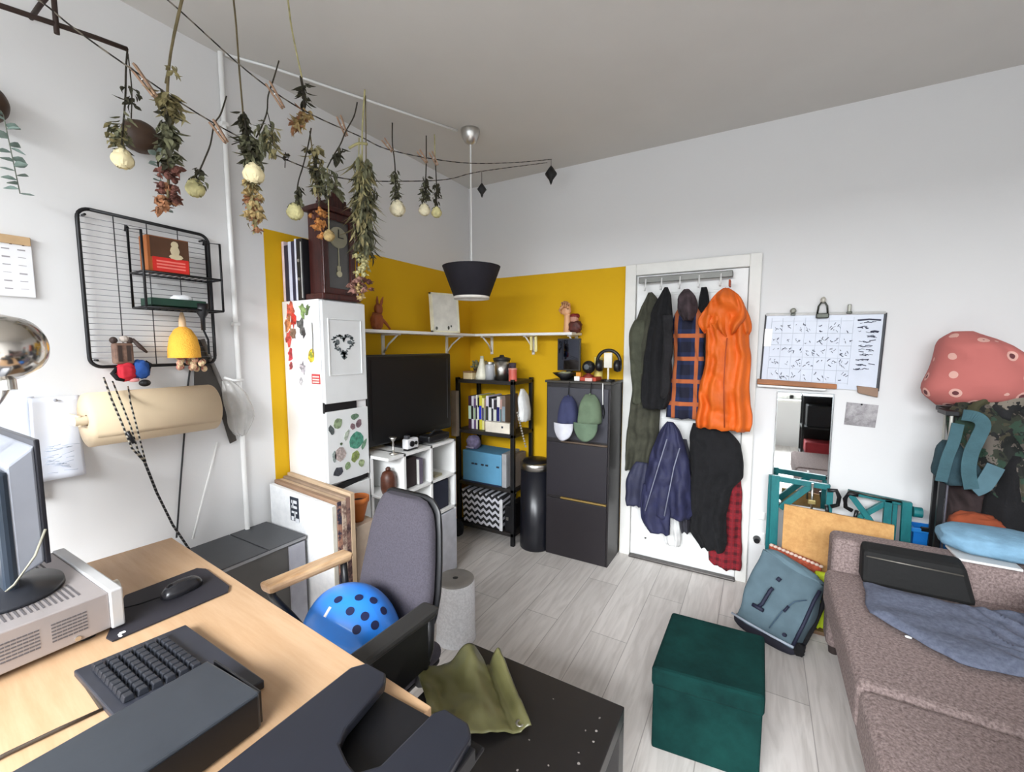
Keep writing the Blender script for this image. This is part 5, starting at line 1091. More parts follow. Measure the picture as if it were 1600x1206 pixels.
MB().grid(blk_, 70, 40, 0.004).build('folded_cloth', speckle('blue_grey_fleece', (82, 88, 106), (106, 112, 130), 60, (0.35, 0.65), 0.98, 0.2), bk_)
MB().blob((0.505, 1.975, 0.462), (0.01, 0.006, 0.004), 1).build('label_tag', white, bk_)
pk = T('pink_plush', 'pink and white plush toy peeking in at the right edge on the sofa', 'toy', (0.93, 2.12, 0.455))
MB().blob((0.945, 2.13, 0.556), (0.085, 0.08, 0.08), 3, 0.15).build('body', mat('plush_pink', (222, 162, 154), 0.95), pk)
MB().blob((0.90, 2.03, 0.50), (0.045, 0.05, 0.034), 4, 0.1).build('foot', mat('plush_white', (226, 216, 206), 0.95), pk)
pi = T('pillow', 'light blue pillow lying on top of the far sofa armrest', 'pillow', (0.9, 2.55, 0.6))
MB().blob((0.915, 2.555, 0.672), (0.20, 0.125, 0.05), 5, 0.1, 2.5, 0.75).build('pillow_body', mat('light_blue_cotton', (124, 164, 190), 0.9, var=0.12, scale=22, bump=0.25), pi)
MB().box(0.76, 0.95, 2.45, 2.60, 0.602, 0.612, 0.002).build('paper_edge', white, pi)
# ---------------------------------------------------------------- backpack
bp_ = T('backpack', 'grey blue roll-top backpack leaning on the sofa end', 'backpack', (0.12, 2.56, 0))
BL, BR, TL, TR = Vector((-0.058, 2.535, 0.035)), Vector((0.215, 2.385, 0.035)), Vector((0.050, 2.65, 0.40)), Vector((0.318, 2.54, 0.315))
nrm = (BR-BL).cross(TL-BL).normalized(); nrm = nrm if nrm.y < 0 else -nrm
def fq(u, v, d=0.0): return (BL*(1-u)+BR*u)*(1-v) + (TL*(1-u)+TR*u)*v + nrm*d
def pack(u, v):
    a = 2*math.pi*u; c_, s_ = math.cos(a), math.sin(a)
    x = 0.5+0.5*math.copysign(abs(c_)**0.35, c_)*(1.0-0.05*math.sin(v*9)); d = math.copysign(abs(s_)**0.45, s_)
    e = min(1, 0.72+2.5*min(v, 1-v)); th_ = 0.075*(1-0.35*v)
    q = fq(x if True else 0, v, -0.03+d*th_*e)
    n_ = mnoise.noise((q.x*11, q.y*11, q.z*11)); return q + nrm*(0.012*n_)
g = MB().grid(pack, 56, 26)
g.build('main_body', mat('slate_blue_canvas', (84, 104, 114), 0.85, var=0.1, scale=14, bump=0.3, bscale=16), bp_)
cp_ = MB()
cp_.blob(fq(0.5, 1.0, -0.03), (0.14, 0.035, 0.03), 3, 0.12, M=((TR-TL).normalized().to_track_quat('X', 'Z').to_matrix().to_4x4()))
cp_.build('roll_top', mat('slate_blue_canvas2', (92, 114, 124), 0.85), bp_)
MB().blob(fq(0.5, 0.02, -0.04), (0.165, 0.075, 0.032), 5, 0.05, 2, 0.6, M=((BR-BL).normalized().to_track_quat('X', 'Z').to_matrix().to_4x4())).build('base_panel', mat('dark_navy_base', (26, 26, 40), 0.8), bp_)
MB().tube([fq(0.0, 0.045, 0.045), fq(0.3, 0.04, 0.056), fq(0.7, 0.04, 0.056), fq(1.0, 0.045, 0.045)], 0.006).build('reflective_piping', mat('pale_piping', (172, 182, 196), 0.4), bp_)
MB().tube([fq(0.97, 0.05, 0.035), fq(0.99, 0.4, 0.03), fq(0.99, 0.75, 0.02), fq(1.0, 0.92, 0.01)], 0.008).build('side_trim', mat('navy_trim', (24, 28, 52), 0.7), bp_)
MB().tube([fq(0.36, 0.30, 0.056), fq(0.40, 0.36, 0.06), fq(0.44, 0.58, 0.062), fq(0.46, 0.63, 0.06)], 0.009).build('strap', mat('navy_trim', (1, 1, 1)), bp_)
MB().tube([fq(0.27, 0.29, 0.058), fq(0.45, 0.29, 0.058)], 0.010).build('strap_loop', mat('navy_trim', (1, 1, 1)), bp_)
MB().tube([fq(0.47, 0.745, 0.052), fq(0.49, 0.80, 0.05)], 0.010).build('strap_buckle', mat('navy_trim', (1, 1, 1)), bp_)
MB().tube([fq(0.72, 0.42, 0.058), fq(0.75, 0.52, 0.056)], 0.006).build('zip_pull', mat('navy_trim', (1, 1, 1)), bp_)
MB().tube([fq(0.62, 0.12, 0.058), fq(0.70, 0.42, 0.059), fq(0.80, 0.62, 0.054), fq(0.93, 0.72, 0.045)], 0.0025).build('pocket_seam', mat('slate_seam', (62, 84, 104), 0.8), bp_)
MB().cyl(fq(0.84, 0.14, 0.05), fq(0.84, 0.14, 0.06), 0.009).build('badge', mat('navy_trim', (1, 1, 1)), bp_)
MB().tube([fq(0.75, 0.98, -0.05), fq(0.9, 0.95, -0.09), fq(0.985, 0.75, -0.1), fq(0.985, 0.4, -0.09), fq(0.98, 0.1, -0.06)], 0.012).build('shoulder_strap', blackmatte, bp_)
MB().blob(fq(1.02, 0.03, 0.0), (0.024, 0.02, 0.03), 2, 0.2).build('strap_end', blackmatte, bp_)
hv = MB().loft([(0.31, 0.30, 0.37), (0.25, 0.28, 0.385), (0.12, 0.27, 0.385), (0.03, 0.27, 0.38), (0.021, 0.275, 0.375)], 2.715, 0.055, seed=31, back=0.2)
hvo = hv.build('safety_vest', mat('hi_vis_yellow', (196, 216, 40), 0.7, var=0.15)); tag(hvo, 'fluorescent yellow vest stuffed between the backpack and the sofa', 'vest')
tag(MB().box(0.21, 0.40, 2.64, 2.73, 0.0, 0.02, 0.002).build('wood_strip', mat('brown_strip', (110, 84, 60), 0.6)), 'thin brown wooden strip on the floor under the yellow vest', 'strip')
# ---------------------------------------------------------------- teal trestles, board, red cloth, blue crate
teal = woodgrain('teal_painted_wood', (4, 92, 98), (14, 116, 118), (6, 6, 2), 3, 0.5)
def bar4(m_, a, b_, w_, d_):
    a, b_ = Vector(a), Vector(b_); t_ = (b_-a).normalized(); nrm_ = Vector((0, 1, 0)); s_ = t_.cross(nrm_).normalized()*w_/2; n_ = nrm_*d_/2
    m_.hexa([a-s_-n_, a+s_-n_, a+s_+n_, a-s_+n_, b_-s_-n_, b_+s_-n_, b_+s_+n_, b_-s_+n_], 0.002)
ty = 2.93
t1 = T('trestle', 'teal painted wooden trestle below the wall mirror', 'trestle', (0.2, ty, 0), 'teal trestles along the back wall')
for (nm_, a, b_, w_) in (('post', (0.118, ty, 0), (0.108, ty, 0.745), 0.042), ('post', (0.086, ty+0.03, 0), (0.083, ty+0.03, 0.735), 0.02), ('top_rail', (0.085, ty+0.004, 0.728), (0.37, ty+0.004, 0.715), 0.03), ('brace', (0.14, ty+0.01, 0.55), (0.285, ty+0.01, 0.715), 0.032), ('post', (0.37, ty, 0), (0.37, ty, 0.70), 0.03)):
    m_ = MB(); bar4(m_, a, b_, w_, 0.028); m_.build(nm_, teal, t1)
t2 = T('trestle', 'teal painted wooden trestle with a cross brace, right beside the blue crate', 'trestle', (0.58, ty, 0), 'teal trestles along the back wall')
for (nm_, a, b_, w_) in (('post', (0.705, ty-0.03, 0), (0.69, ty-0.03, 0.70), 0.04), ('post', (0.622, ty, 0), (0.622, ty, 0.69), 0.032), ('post', (0.658, ty+0.02, 0), (0.655, ty+0.02, 0.69), 0.02), ('top_rail', (0.45, ty, 0.705), (0.715, ty, 0.68), 0.024), ('brace', (0.455, ty-0.006, 0.70), (0.60, ty-0.006, 0.50), 0.028), ('brace', (0.445, ty+0.012, 0.505), (0.62, ty+0.012, 0.675), 0.026)):
    m_ = MB(); bar4(m_, a, b_, w_, 0.026); m_.build(nm_, teal, t2)
MB().cyl((0.715, ty-0.035, 0.655), (0.75, ty-0.035, 0.655), 0.026).build('peg', teal, t2)
MB().tube([(0.45, ty-0.02, 0.715), (0.58, ty-0.02, 0.70), (0.70, ty-0.02, 0.69)], 0.005).build('metal_rod', mat('clip_steel', (1, 1, 1)), t2)
def clampy(lb, x, z, mir_):
    c = T('clamp', lb, 'clamp', (x, ty-0.03, z-0.1), 'black clamps on the trestles')
    s_ = -1 if mir_ else 1
    MB().tube([(x, ty-0.03, z), (x+s_*0.04, ty-0.03, z+0.005), (x+s_*0.055, ty-0.03, z-0.03), (x+s_*0.05, ty-0.03, z-0.075), (x+s_*0.02, ty-0.03, z-0.09)], 0.011).build('jaw', black, c)
    MB().tube([(x, ty-0.03, z-0.085), (x+s_*0.01, ty-0.03, z-0.15)], 0.009).build('handle', black, c)
clampy('black clamp hanging from the left trestle', 0.355, 0.705, False); clampy('black clamp hanging from the right trestle', 0.49, 0.70, True)
pd = T('padlock', 'small brass and steel tool hanging on the left trestle', 'tool', (0.285, ty-0.04, 0.55))
MB().tube([(0.285, ty-0.035, 0.735), (0.287, ty-0.035, 0.64), (0.288, ty-0.035, 0.56)], 0.006).build('shaft', chrome, pd)
MB().box(0.268, 0.305, ty-0.045, ty-0.028, 0.615, 0.64, 0.004).build('crossbar', mat('olive_brass2', (150, 134, 84), 0.4, 0.5), pd)
ob = T('chipboard_panel', 'orange tan chipboard panel leaning in front of the teal trestles', 'board', (0.4, 2.80, 0))
MB().hexa([(0.152, 2.795, 0.0), (0.64, 2.795, 0.0), (0.64, 2.81, 0.0), (0.152, 2.81, 0.0), (0.155, 2.858, 0.60), (0.64, 2.858, 0.577), (0.64, 2.873, 0.577), (0.155, 2.873, 0.60)], 0.001).build('panel', speckle('chipboard', (192, 142, 84), (212, 164, 104), 30, (0.35, 0.65), 0.8, 0.1), ob)
rd_ = T('red_rug', 'rust red folded rug with a pale fringe behind the backpack', 'rug', (0.27, 2.74, 0))
MB().hexa([(0.07, 2.752, 0), (0.33, 2.735, 0), (0.33, 2.785, 0), (0.07, 2.792, 0), (0.09, 2.752, 0.385), (0.335, 2.735, 0.325), (0.335, 2.785, 0.33), (0.09, 2.792, 0.39)], 0.012).build('folded_rug', speckle('rust_weave', (142, 62, 42), (176, 84, 58), 40, (0.4, 0.6), 0.95, 0.3), rd_)
fr = MB()
for k in range(13):
    u = k/12; fr.sph((0.1+0.23*u, 2.752-0.015*u, 0.388-0.058*u), (0.011, 0.01, 0.008), 8)
fr.build('fringe', mat('fringe_pale', (216, 190, 176), 0.9), rd_)
bc = T('blue_crate', 'bright blue plastic crate on the floor behind the sofa', 'crate', (0.82, 2.98, 0))
b = MB(); b.box(0.728, 0.93, 2.93, 2.938, 0, 0.56, 0.003); b.box(0.728, 0.93, 3.025, 3.033, 0, 0.56, 0.003); b.box(0.728, 0.736, 2.93, 3.033, 0, 0.56, 0.003); b.box(0.922, 0.93, 2.93, 3.033, 0, 0.56, 0.003); b.box(0.728, 0.93, 2.93, 3.033, 0, 0.015)
b.build('crate_body', mat('bright_blue_plastic', (18, 118, 204), 0.4, var=0.04), bc)
b = MB(); b.box(0.722, 0.936, 2.922, 2.932, 0.54, 0.562, 0.003); b.build('rim', mat('bright_blue_rim', (40, 134, 214), 0.4), bc)
# ---------------------------------------------------------------- coat stand at the right edge
hr_ = T('hat_rack', 'black metal coat stand loaded with bags and coats at the right edge', 'rack', (1.1, 2.82, 0))
for (x, y) in ((0.765, 2.722), (0.80, 2.925), (1.5, 2.722), (1.5, 2.925)):
    MB().box(x-0.011, x+0.011, y-0.011, y+0.011, 0, 0.885, 0.002).build('post', blackmetal, hr_)
    MB().cyl((x+0.012, y, 0.88), (x+0.012, y, 1.19), 0.006).build('upper_post', mat('pale_post', (196, 194, 186), 0.4, 0.4), hr_)
MB().cyl((0.784, 2.72, 0.55), (0.784, 2.72, 0.87), 0.005).build('rod', mat('rod_grey', (132, 130, 140), 0.3, 0.8), hr_)
MB().box(0.755, 0.80, 2.71, 2.83, 1.183, 1.205, 0.003).build('shelf_end', blackmetal, hr_)
MB().box(0.78, 1.52, 2.83, 2.95, 1.183, 1.205, 0.003).build('top_shelf', blackmetal, hr_)
MB().box(0.76, 1.52, 2.92, 2.94, 0.55, 0.57, 0.002).build('rail', blackmetal, hr_)
ppl = T('cushion', 'pink patterned cushion on top of the coat stand', 'cushion', (1.0, 2.82, 1.2))
MB().loft([(1.574,0.795,0.862),(1.553,0.753,0.913),(1.506,0.743,0.988),(1.448,0.731,1.05),(1.375,0.716,1.092),(1.317,0.7,1.104),(1.272,0.71,1.096),(1.241,0.734,1.022),(1.219,0.762,0.944)], 2.86, 0.125, fold=0.012, k=2, seed=41, back=1.0, pw=0.8, crease=0.01, hem=0, closed=True).build('cushion_body', spots('pink_flower_print', (186, 106, 100), (216, 168, 156), (100, 52, 56), 13), ppl)
tb = T('tote_bag', 'teal canvas bag with long straps hanging at the left end of the coat stand', 'bag', (0.85, 2.72, 0.85))
tl = mat('dusty_teal_canvas', (58, 90, 98), 0.85, var=0.15, bump=0.25)
MB().loft([(1.066,0.76,0.81),(1.036,0.74,0.829),(0.949,0.724,0.886),(0.906,0.72,0.916),(0.886,0.733,0.921),(0.868,0.756,0.902)], 2.735, 0.05, seed=42, k=3).build('bag_body', mat('dusty_teal_dark', (42, 66, 74), 0.9, var=0.2, bump=0.3), tb)
fwd = (0.0, -1.0, 0.12)
MB().ribbon(smooth_line([(0.791,2.69,1.152), (0.777,2.672,1.071), (0.76,2.668,0.995), (0.748,2.675,0.88)]), fwd, 0.042, 0.006).build('strap', tl, tb)
MB().ribbon(smooth_line([(0.806,2.7,1.193), (0.843,2.672,1.188), (0.862,2.66,1.157), (0.847,2.655,1.093), (0.83,2.65,1.029), (0.827,2.65,0.95), (0.844,2.655,0.866)]), fwd, 0.05, 0.006).build('strap', tl, tb)
MB().ribbon(smooth_line([(0.85,2.66,0.86), (0.88,2.656,0.889), (0.901,2.66,0.938), (0.918,2.67,0.978)]), fwd, 0.06, 0.006).build('strap', mat('teal_light', (76, 106, 116), 0.85), tb)
cm = camo('dark_camouflage', [(42, 46, 34), (24, 25, 22), (62, 58, 42), (40, 62, 48), (22, 22, 22), (96, 88, 80)], 22)
tag(MB().loft([(1.246,0.812,1.015),(1.217,0.784,1.055),(1.158,0.775,1.069),(1.072,0.785,1.094),(0.955,0.802,1.102),(0.853,0.84,1.1),(0.823,0.884,1.084)], 2.79, 0.065, fold=0.03, k=6, seed=43, crease=0.035).build('camouflage_bag', cm), 'camouflage patterned bag behind the teal bag on the coat stand', 'bag')
tag(MB().loft([(1.317,0.908,1.101),(1.293,0.884,1.112),(1.216,0.826,1.123),(1.172,0.85,1.112)], 2.83, 0.06, seed=44, fold=0.02).build('dark_jacket', camo('dark_jacket_mix', [(20, 20, 22), (30, 30, 28), (64, 62, 40), (22, 22, 24), (20, 20, 20), (120, 112, 100)], 16)), 'dark jacket bundled under the pink cushion', 'jacket')
drk_c = mat('very_dark_brown_cloth', (36, 30, 32), 0.95, var=0.4, scale=10, bump=0.4, bscale=26)
tag(MB().loft([(0.919,0.806,0.951),(0.875,0.791,0.996),(0.756,0.808,1.034),(0.633,0.826,1.033),(0.533,0.842,1.02),(0.473,0.876,0.962)], 2.83, 0.065, seed=45, fold=0.03, k=6, crease=0.035).build('brown_coat', mat('brown_black_coat', (52, 40, 40), 0.95, var=0.35, scale=9, bump=0.4, bscale=22)), 'dark brown coat hanging below the teal bag', 'coat')
tag(MB().loft([(1.017,0.973,1.096),(0.974,0.939,1.118),(0.859,0.925,1.144),(0.714,0.921,1.155),(0.625,0.932,1.143),(0.567,0.956,1.13)], 2.765, 0.06, seed=46, fold=0.02, k=4).build('black_coat', mat('soft_black_coat', (18, 17, 19), 0.98, var=0.4, bump=0.3)), 'black coat hanging at the far right of the coat stand', 'coat')
tag(MB().blob((0.891,2.72,0.68), (0.09, 0.05, 0.06), 7, 0.15).build('orange_brown_cap', mat('rust_cloth', (142, 66, 36), 0.9, var=0.2)), 'rust orange cloth bundle just behind the light blue pillow', 'cloth')
tag(MB().box(0.825, 0.875, 2.66, 2.72, 0.0, 0.665, 0.004).build('cardboard_tube', speckle('grey_white_card', (120, 114, 106), (176, 170, 158), 12, (0.4, 0.6), 0.8, 0)), 'pale grey box end standing behind the sofa beside the light blue pillow', 'box')

# ---------------------------------------------------------------- left wall: wire board, shelf and toys
px_ = XL+0.028
pg = T('wire_board', 'black wire memo board on the left wall', 'wire board', (XL, 0.8, 1.43))
yA, yB, zA, zB = 0.598, 1.022, 1.425, 2.0
cr = 0.035
fp = []
for (cy, cz, a0) in ((yB-cr, zB-cr-0.02, 90), (yA+cr, zB-cr, 180), (yA+cr, zA+cr, 270), (yB-cr, zA+cr, 360)):
    pass
loop = [(px_, yA+cr, zB)] + [(px_, y, z) for (_, y, z) in arc((0, yA+cr, zB-cr), cr, 90, 180, 6, 'yz')] + [(px_, y, z) for (_, y, z) in arc((0, yA+cr, zA+cr), cr, 180, 270, 6, 'yz')] + [(px_, y, z) for (_, y, z) in arc((0, yB-cr, zA+cr), cr, 270, 360, 6, 'yz')] + [(px_, y, z) for (_, y, z) in arc((0, yB-cr, zB-cr-0.01), cr, 0, 90, 6, 'yz')] + [(px_, yA+cr, zB)]
MB().tube(loop, 0.0065).build('frame', blackmetal, pg)
wg = MB()
wires = mat('thin_wire', (58, 58, 60), 0.5, 0.5)
for i in range(1, 26): 
    z = zA+0.012+i*(zB-zA-0.02)/26; wg.tube([(px_-0.004, yA, z), (px_-0.004, yB, z)], 0.0012, 5)
wg.build('horizontal_wires', mat('hair_wire', (120, 120, 124), 0.5, 0.5), pg)
wg = MB()
for y in (0.698, 0.80, 0.905): wg.tube([(px_+0.002, y, zA), (px_+0.002, y, zB-0.004)], 0.002, 6)
wg.build('vertical_wires', wires, pg)
for (y, z) in ((0.62, 1.98), (1.0, 1.965), (0.62, 1.45), (1.0, 1.45)):
    MB().cyl((XL, y, z), (px_, y, z), 0.004).build('spacer', blackmetal, pg)
ws_ = T('wire_shelf', 'small black wire shelf hooked onto the wire board', 'shelf', (-2.09, 0.87, 1.645))
xa, xb, ya, yb_ = px_+0.012, -2.02, 0.735, 1.005
b = MB()
for z in (1.785, 1.652):
    b.tube([(xa, ya, z), (xb, ya, z), (xb, yb_, z), (xa, yb_, z), (xa, ya, z)], 0.0045)
b.build('shelf_rim', blackmetal, ws_)
b = MB()
for y in (ya, yb_):
    b.tube([(xa, y, 1.652), (xa, y, 1.955), (xb, y, 1.935), (xb, y, 1.652)], 0.0045)
b.build('side_frame', blackmetal, ws_)
b = MB()
for k in range(1, 12):
    y = ya+k*(yb_-ya)/12
    for z in (1.785, 1.652): b.tube([(xa, y, z), (xb, y, z)], 0.0016, 5)
b.build('shelf_wires', wires, ws_)
for y in (ya, yb_): MB().tube([(xa+0.002, y, 1.955), (xa-0.008, y, 1.965), (xa-0.014, y, 1.945)], 0.006).build('hook', blackmetal, ws_)
bxx = T('tea_box', 'brown and red box with a pale statue picture on the wire shelf', 'box', (-2.07, 0.82, 1.79))
MB().box(-2.10, -2.035, 0.755, 0.895, 1.7895, 1.925, 0.002).build('box_body', mat('box_orange_brown', (150, 84, 34), 0.5), bxx)
MB().box(-2.035, -2.033, 0.765, 0.893, 1.845, 1.922).build('picture', mat('box_dark_brown', (78, 48, 28), 0.5), bxx)
MB().box(-2.035, -2.0325, 0.77, 0.89, 1.793, 1.847).build('red_label', mat('box_red', (204, 40, 32), 0.45), bxx)
m_ = MB(); disc(m_, (-2.0325, 0.845, 1.901), 0.014, 'x', 10, 0.9); disc(m_, (-2.0332, 0.845, 1.878), 0.02, 'x', 10, 0.8); disc(m_, (-2.0328, 0.848, 1.855), 0.011, 'x', 8, 2.2); m_.build('statue_print', mat('statue_cream', (196, 182, 150), 0.6), bxx)
m_ = MB()
for z in (1.832, 1.82, 1.808): m_.box(-2.033, -2.0318, 0.782, 0.878, z-0.003, z+0.003)
m_.build('lettering', mat('label_pink', (232, 120, 108), 0.5), bxx)
gt = T('green_tray', 'dark green tray on the lower level of the wire shelf', 'tray', (-2.06, 0.86, 1.657))
b = MB(); b.box(-2.125, -2.03, 0.755, 0.945, 1.657, 1.664, 0.002); b.box(-2.035, -2.03, 0.755, 0.945, 1.657, 1.69, 0.002); b.box(-2.125, -2.12, 0.755, 0.945, 1.657, 1.69, 0.002); b.box(-2.125, -2.03, 0.755, 0.76, 1.657, 1.69, 0.002); b.box(-2.125, -2.03, 0.94, 0.945, 1.657, 1.69, 0.002)
b.build('tray_body', mat('dark_green_tray', (24, 58, 44), 0.4), gt)
tag(MB().blob((-2.075, 0.875, 1.692), (0.028, 0.038, 0.02), 3, 0.1).build('cotton_pad', mat('cotton_white', (232, 234, 236), 0.9)), 'small white cotton pad lying in the green tray', 'cotton pad')
tb_ = T('torch', 'small black torch hanging below the right end of the wire shelf', 'torch', (-2.035, 0.955, 1.55))
MB().lathe([(0, 0), (0.008, 0), (0.009, 0.05), (0.02, 0.07), (0.022, 0.11), (0, 0.11)], (-2.035, 0.93, 1.57), 16).build('body', black, tb_)
MB().tube([(-2.035, 0.93, 1.57), (-2.035, 0.945, 1.53), (-2.035, 0.945, 1.47)], 0.004).build('strap', blackmatte, tb_)
ye = T('crochet_flower', 'yellow bell shaped crochet flower hanging on the wire board', 'ornament', (-2.10, 0.90, 1.46))
yc = (-2.115, 0.888, 1.455)
MB().lathe([(0.058, 0.0), (0.056, 0.04), (0.048, 0.085), (0.03, 0.118), (0.012, 0.13), (0, 0.132)], yc, 24).build('bell', mat('crochet_yellow', (250, 180, 64), 0.9, bump=0.4, bscale=150), ye)
MB().lathe([(0.014, 0.115), (0.012, 0.16), (0.005, 0.19), (0, 0.19)], yc, 12).build('stem', mat('crochet_peach', (226, 190, 150), 0.9), ye)
pt = MB()
for k in range(26):
    a = rs.uniform(0, 6.28); r_ = rs.uniform(0.015, 0.058); pt.sph((yc[0]+r_*math.cos(a)*0.8, yc[1]+0.012+r_*math.sin(a), yc[2]+rs.uniform(-0.05, 0.012)), (0.013, 0.013, 0.014), 6)
pt.build('petals', speckle('speckled_petals', (166, 74, 78), (222, 206, 160), 55, (0.38, 0.6), 0.9, 0), ye)
tot = T('wooden_toy', 'small brown carved wooden toy on the bottom edge of the wire board', 'toy', (-2.12, 0.68, 1.43))
bw_ = woodgrain('carved_brown', (92, 66, 54), (140, 110, 94), (4, 4, 4), 6)
b = MB(); b.box(-2.135, -2.10, 0.655, 0.715, 1.435, 1.515, 0.008); b.build('body', bw_, tot)
for y in (0.66, 0.708): MB().sph((-2.115, y, 1.525), 0.013, 10).build('ear', mat('toy_dark_brown', (58, 42, 36), 0.7), tot)
b = MB()
for y in (0.672, 0.698): b.box(-2.101, -2.098, y-0.006, y+0.006, 1.445, 1.505)
b.build('carved_stripe', mat('toy_dark_brown', (1, 1, 1)), tot)
MB().tube([(-2.11, 0.715, 1.53), (-2.10, 0.735, 1.50), (-2.10, 0.755, 1.478)], [0.006, 0.008, 0.004]).build('arm', mat('toy_dark_brown', (1, 1, 1)), tot)
MB().sph((-2.115, 0.692, 1.53), (0.014, 0.016, 0.013), 10).build('head', mat('toy_pale', (190, 178, 168), 0.8), tot)
rbk = T('climbing_toy', 'red and blue cloth doll hanging under the wire board', 'toy', (-2.11, 0.71, 1.34))
MB().blob((-2.115, 0.69, 1.405), (0.024, 0.03, 0.036), 3, 0.15).build('red_body', mat('doll_red', (198, 34, 52), 0.8), rbk)
MB().blob((-2.115, 0.735, 1.412), (0.024, 0.028, 0.036), 4, 0.15).build('blue_body', mat('doll_blue', (32, 78, 150), 0.8), rbk)
MB().tube([(-2.115, 0.75, 1.44), (-2.11, 0.765, 1.43), (-2.108, 0.755, 1.405)], 0.009).build('arm', blackmatte, rbk)
MB().tube([(-2.115, 0.665, 1.42), (-2.11, 0.648, 1.40), (-2.108, 0.66, 1.38), (-2.108, 0.68, 1.375)], 0.008).build('leg', blackmatte, rbk)
MB().sph((-2.105, 0.742, 1.358), (0.012, 0.02, 0.014), 12).build('bead', black, rbk)
MB().blob((-2.11, 0.71, 1.372), (0.014, 0.016, 0.008), 2, 0.1).build('foot', mat('doll_pink', (226, 150, 150), 0.8), rbk)
ropm = stripes('black_white_twist', 2, 0.018, [(0, (26, 26, 28)), (0.55, (176, 168, 152))])
blackrope = stripes('dark_twist', 2, 0.02, [(0, (22, 22, 24)), (0.72, (120, 116, 112))])
x_ = -1.945
rp1 = T('cord_bundle', 'three twisted cords running from the cloth doll down behind the desk', 'cord', (-2.0, 0.8, 0.9))
for (a, b_) in (((170, 600), (224, 718)), ((184, 604), (222, 722)), ((201, 610), (228, 718))):
    pass
MB().tube([(-2.09,0.616,1.387), (-1.93,0.585,1.318), (-1.93,0.606,1.236), (-1.935,0.63,1.139), (-1.945,0.667,1.078)], 0.0032).build('cord', ropm, rp1)
MB().tube([(-2.09,0.64,1.372), (-1.93,0.61,1.304), (-1.93,0.631,1.214), (-1.935,0.647,1.124), (-1.945,0.669,1.078)], 0.0026).build('cord', ropm, rp1)
MB().tube([(-2.09,0.684,1.349), (-1.93,0.635,1.301), (-1.93,0.645,1.23), (-1.935,0.659,1.133), (-1.945,0.67,1.077)], 0.0026).build('cord', ropm, rp1)
MB().tube([(-1.945,0.667,1.078), (-2.02,0.723,0.932), (-2.06,0.782,0.772), (-2.08,0.853,0.611)], 0.0045).build('joined_cord', blackrope, rp1)
MB().tube([(-1.93,0.62,1.202), (-1.932,0.636,1.157)], 0.006).build('cord_lock', black, rp1)
wcb = MB().tube([(-2.165,0.93,1.422), (-2.17,0.917,1.338), (-2.17,0.886,1.087), (-2.17,0.868,0.949), (-2.17,0.834,0.672)], 0.0035).build('wall_cable', mat('cable_dark', (40, 40, 42), 0.6)); tag(wcb, 'thin black cable running down the wall behind the paper roll', 'cable')
wcb = MB().tube([(-2.165,1.015,1.063), (-2.165,0.984,0.949), (-2.165,0.946,0.825), (-2.165,0.892,0.644)], 0.0045).build('wall_cable', white); tag(wcb, 'thin white cable slanting down the wall right of the black cable', 'cable')
# paper roll on holder
kr = T('paper_roll', 'thick roll of kraft paper on a wall holder', 'paper roll', (-2.06, 0.77, 1.144))
rcx, rcz, rr_ = -2.062, 1.24, 0.096
MB().lathe([(0.02, 0), (rr_, 0), (rr_, 0.40), (0.02, 0.40), (0.02, 0)], (rcx, 0.552, rcz), 48, Matrix.Rotation(R(-90), 4, 'X')).build('roll', mat('kraft_cream', (214, 192, 160), 0.75, var=0.03, scale=5), kr)
MB().grid(lambda u, v: Vector((rcx+(rr_+0.002)*math.cos(math.pi*0.75*u-0.6), 0.556+0.392*v, rcz+(rr_+0.002)*math.sin(math.pi*0.75*u-0.6))), 14, 2, 0.001).build('loose_end', mat('kraft_cream', (1, 1, 1)), kr)
b = MB().cyl((rcx, 0.52, rcz), (rcx, 0.985, rcz), 0.016); b.build('rod', mat('holder_pale', (214, 200, 176), 0.5), kr)
for y in (0.528, 0.962):
    b = MB(); b.box(XL, rcx+0.01, y, y+0.008, rcz-0.02, rcz+0.02, 0.002); b.build('bracket', mat('holder_dark', (52, 48, 44), 0.5) if y > 0.9 else mat('holder_pale', (1, 1, 1)), kr)
sw = T('hand_saw', 'dark grey saw like blade hanging on the wall behind the paper roll', 'saw', (-2.16, 1.0, 1.06))
MB().prism([(-2.166,0.95,1.539), (-2.166,0.982,1.528), (-2.166,1.06,1.309), (-2.166,1.1,1.053), (-2.166,1.07,1.043), (-2.166,1.024,1.256), (-2.166,0.937,1.319)], (0.004, 0, 0)).build('blade', mat('saw_grey', (74, 70, 66), 0.5, 0.4), sw)
MB().tube([(-2.158,0.979,1.534), (-2.158,1.011,1.43), (-2.158,1.051,1.316), (-2.158,1.067,1.218)], 0.009).build('spine', mat('saw_spine', (120, 116, 112), 0.5, 0.4), sw)
plb = T('plastic_bag', 'crumpled clear plastic bag hanging at the right end of the paper roll', 'bag', (-2.13, 1.1, 1.08))
MB().loft([(1.345, 1.03, 1.075), (1.30, 1.03, 1.12), (1.22, 1.035, 1.165), (1.15, 1.045, 1.165), (1.10, 1.06, 1.13), (1.085, 1.075, 1.11)], 0, 0.05, seed=51, fold=0.012, wob=0.02).build('bag_film', mat('clear_film', (206, 204, 200), 0.15, alpha=0.42), plb)
o = [c for c in plb.children][0]
for v in o.data.vertices: 
    x, y, z = v.co; wx, wy, wz = x+plb['_o'][0], y+plb['_o'][1], z+plb['_o'][2]
    v.co = (-2.125-wy*0.8-plb['_o'][0], wx-plb['_o'][1], z)
MB().tube([(-2.14, 1.05, 1.36), (-2.12, 1.08, 1.345), (-2.11, 1.12, 1.345)], 0.006).build('bag_tie', white, plb)
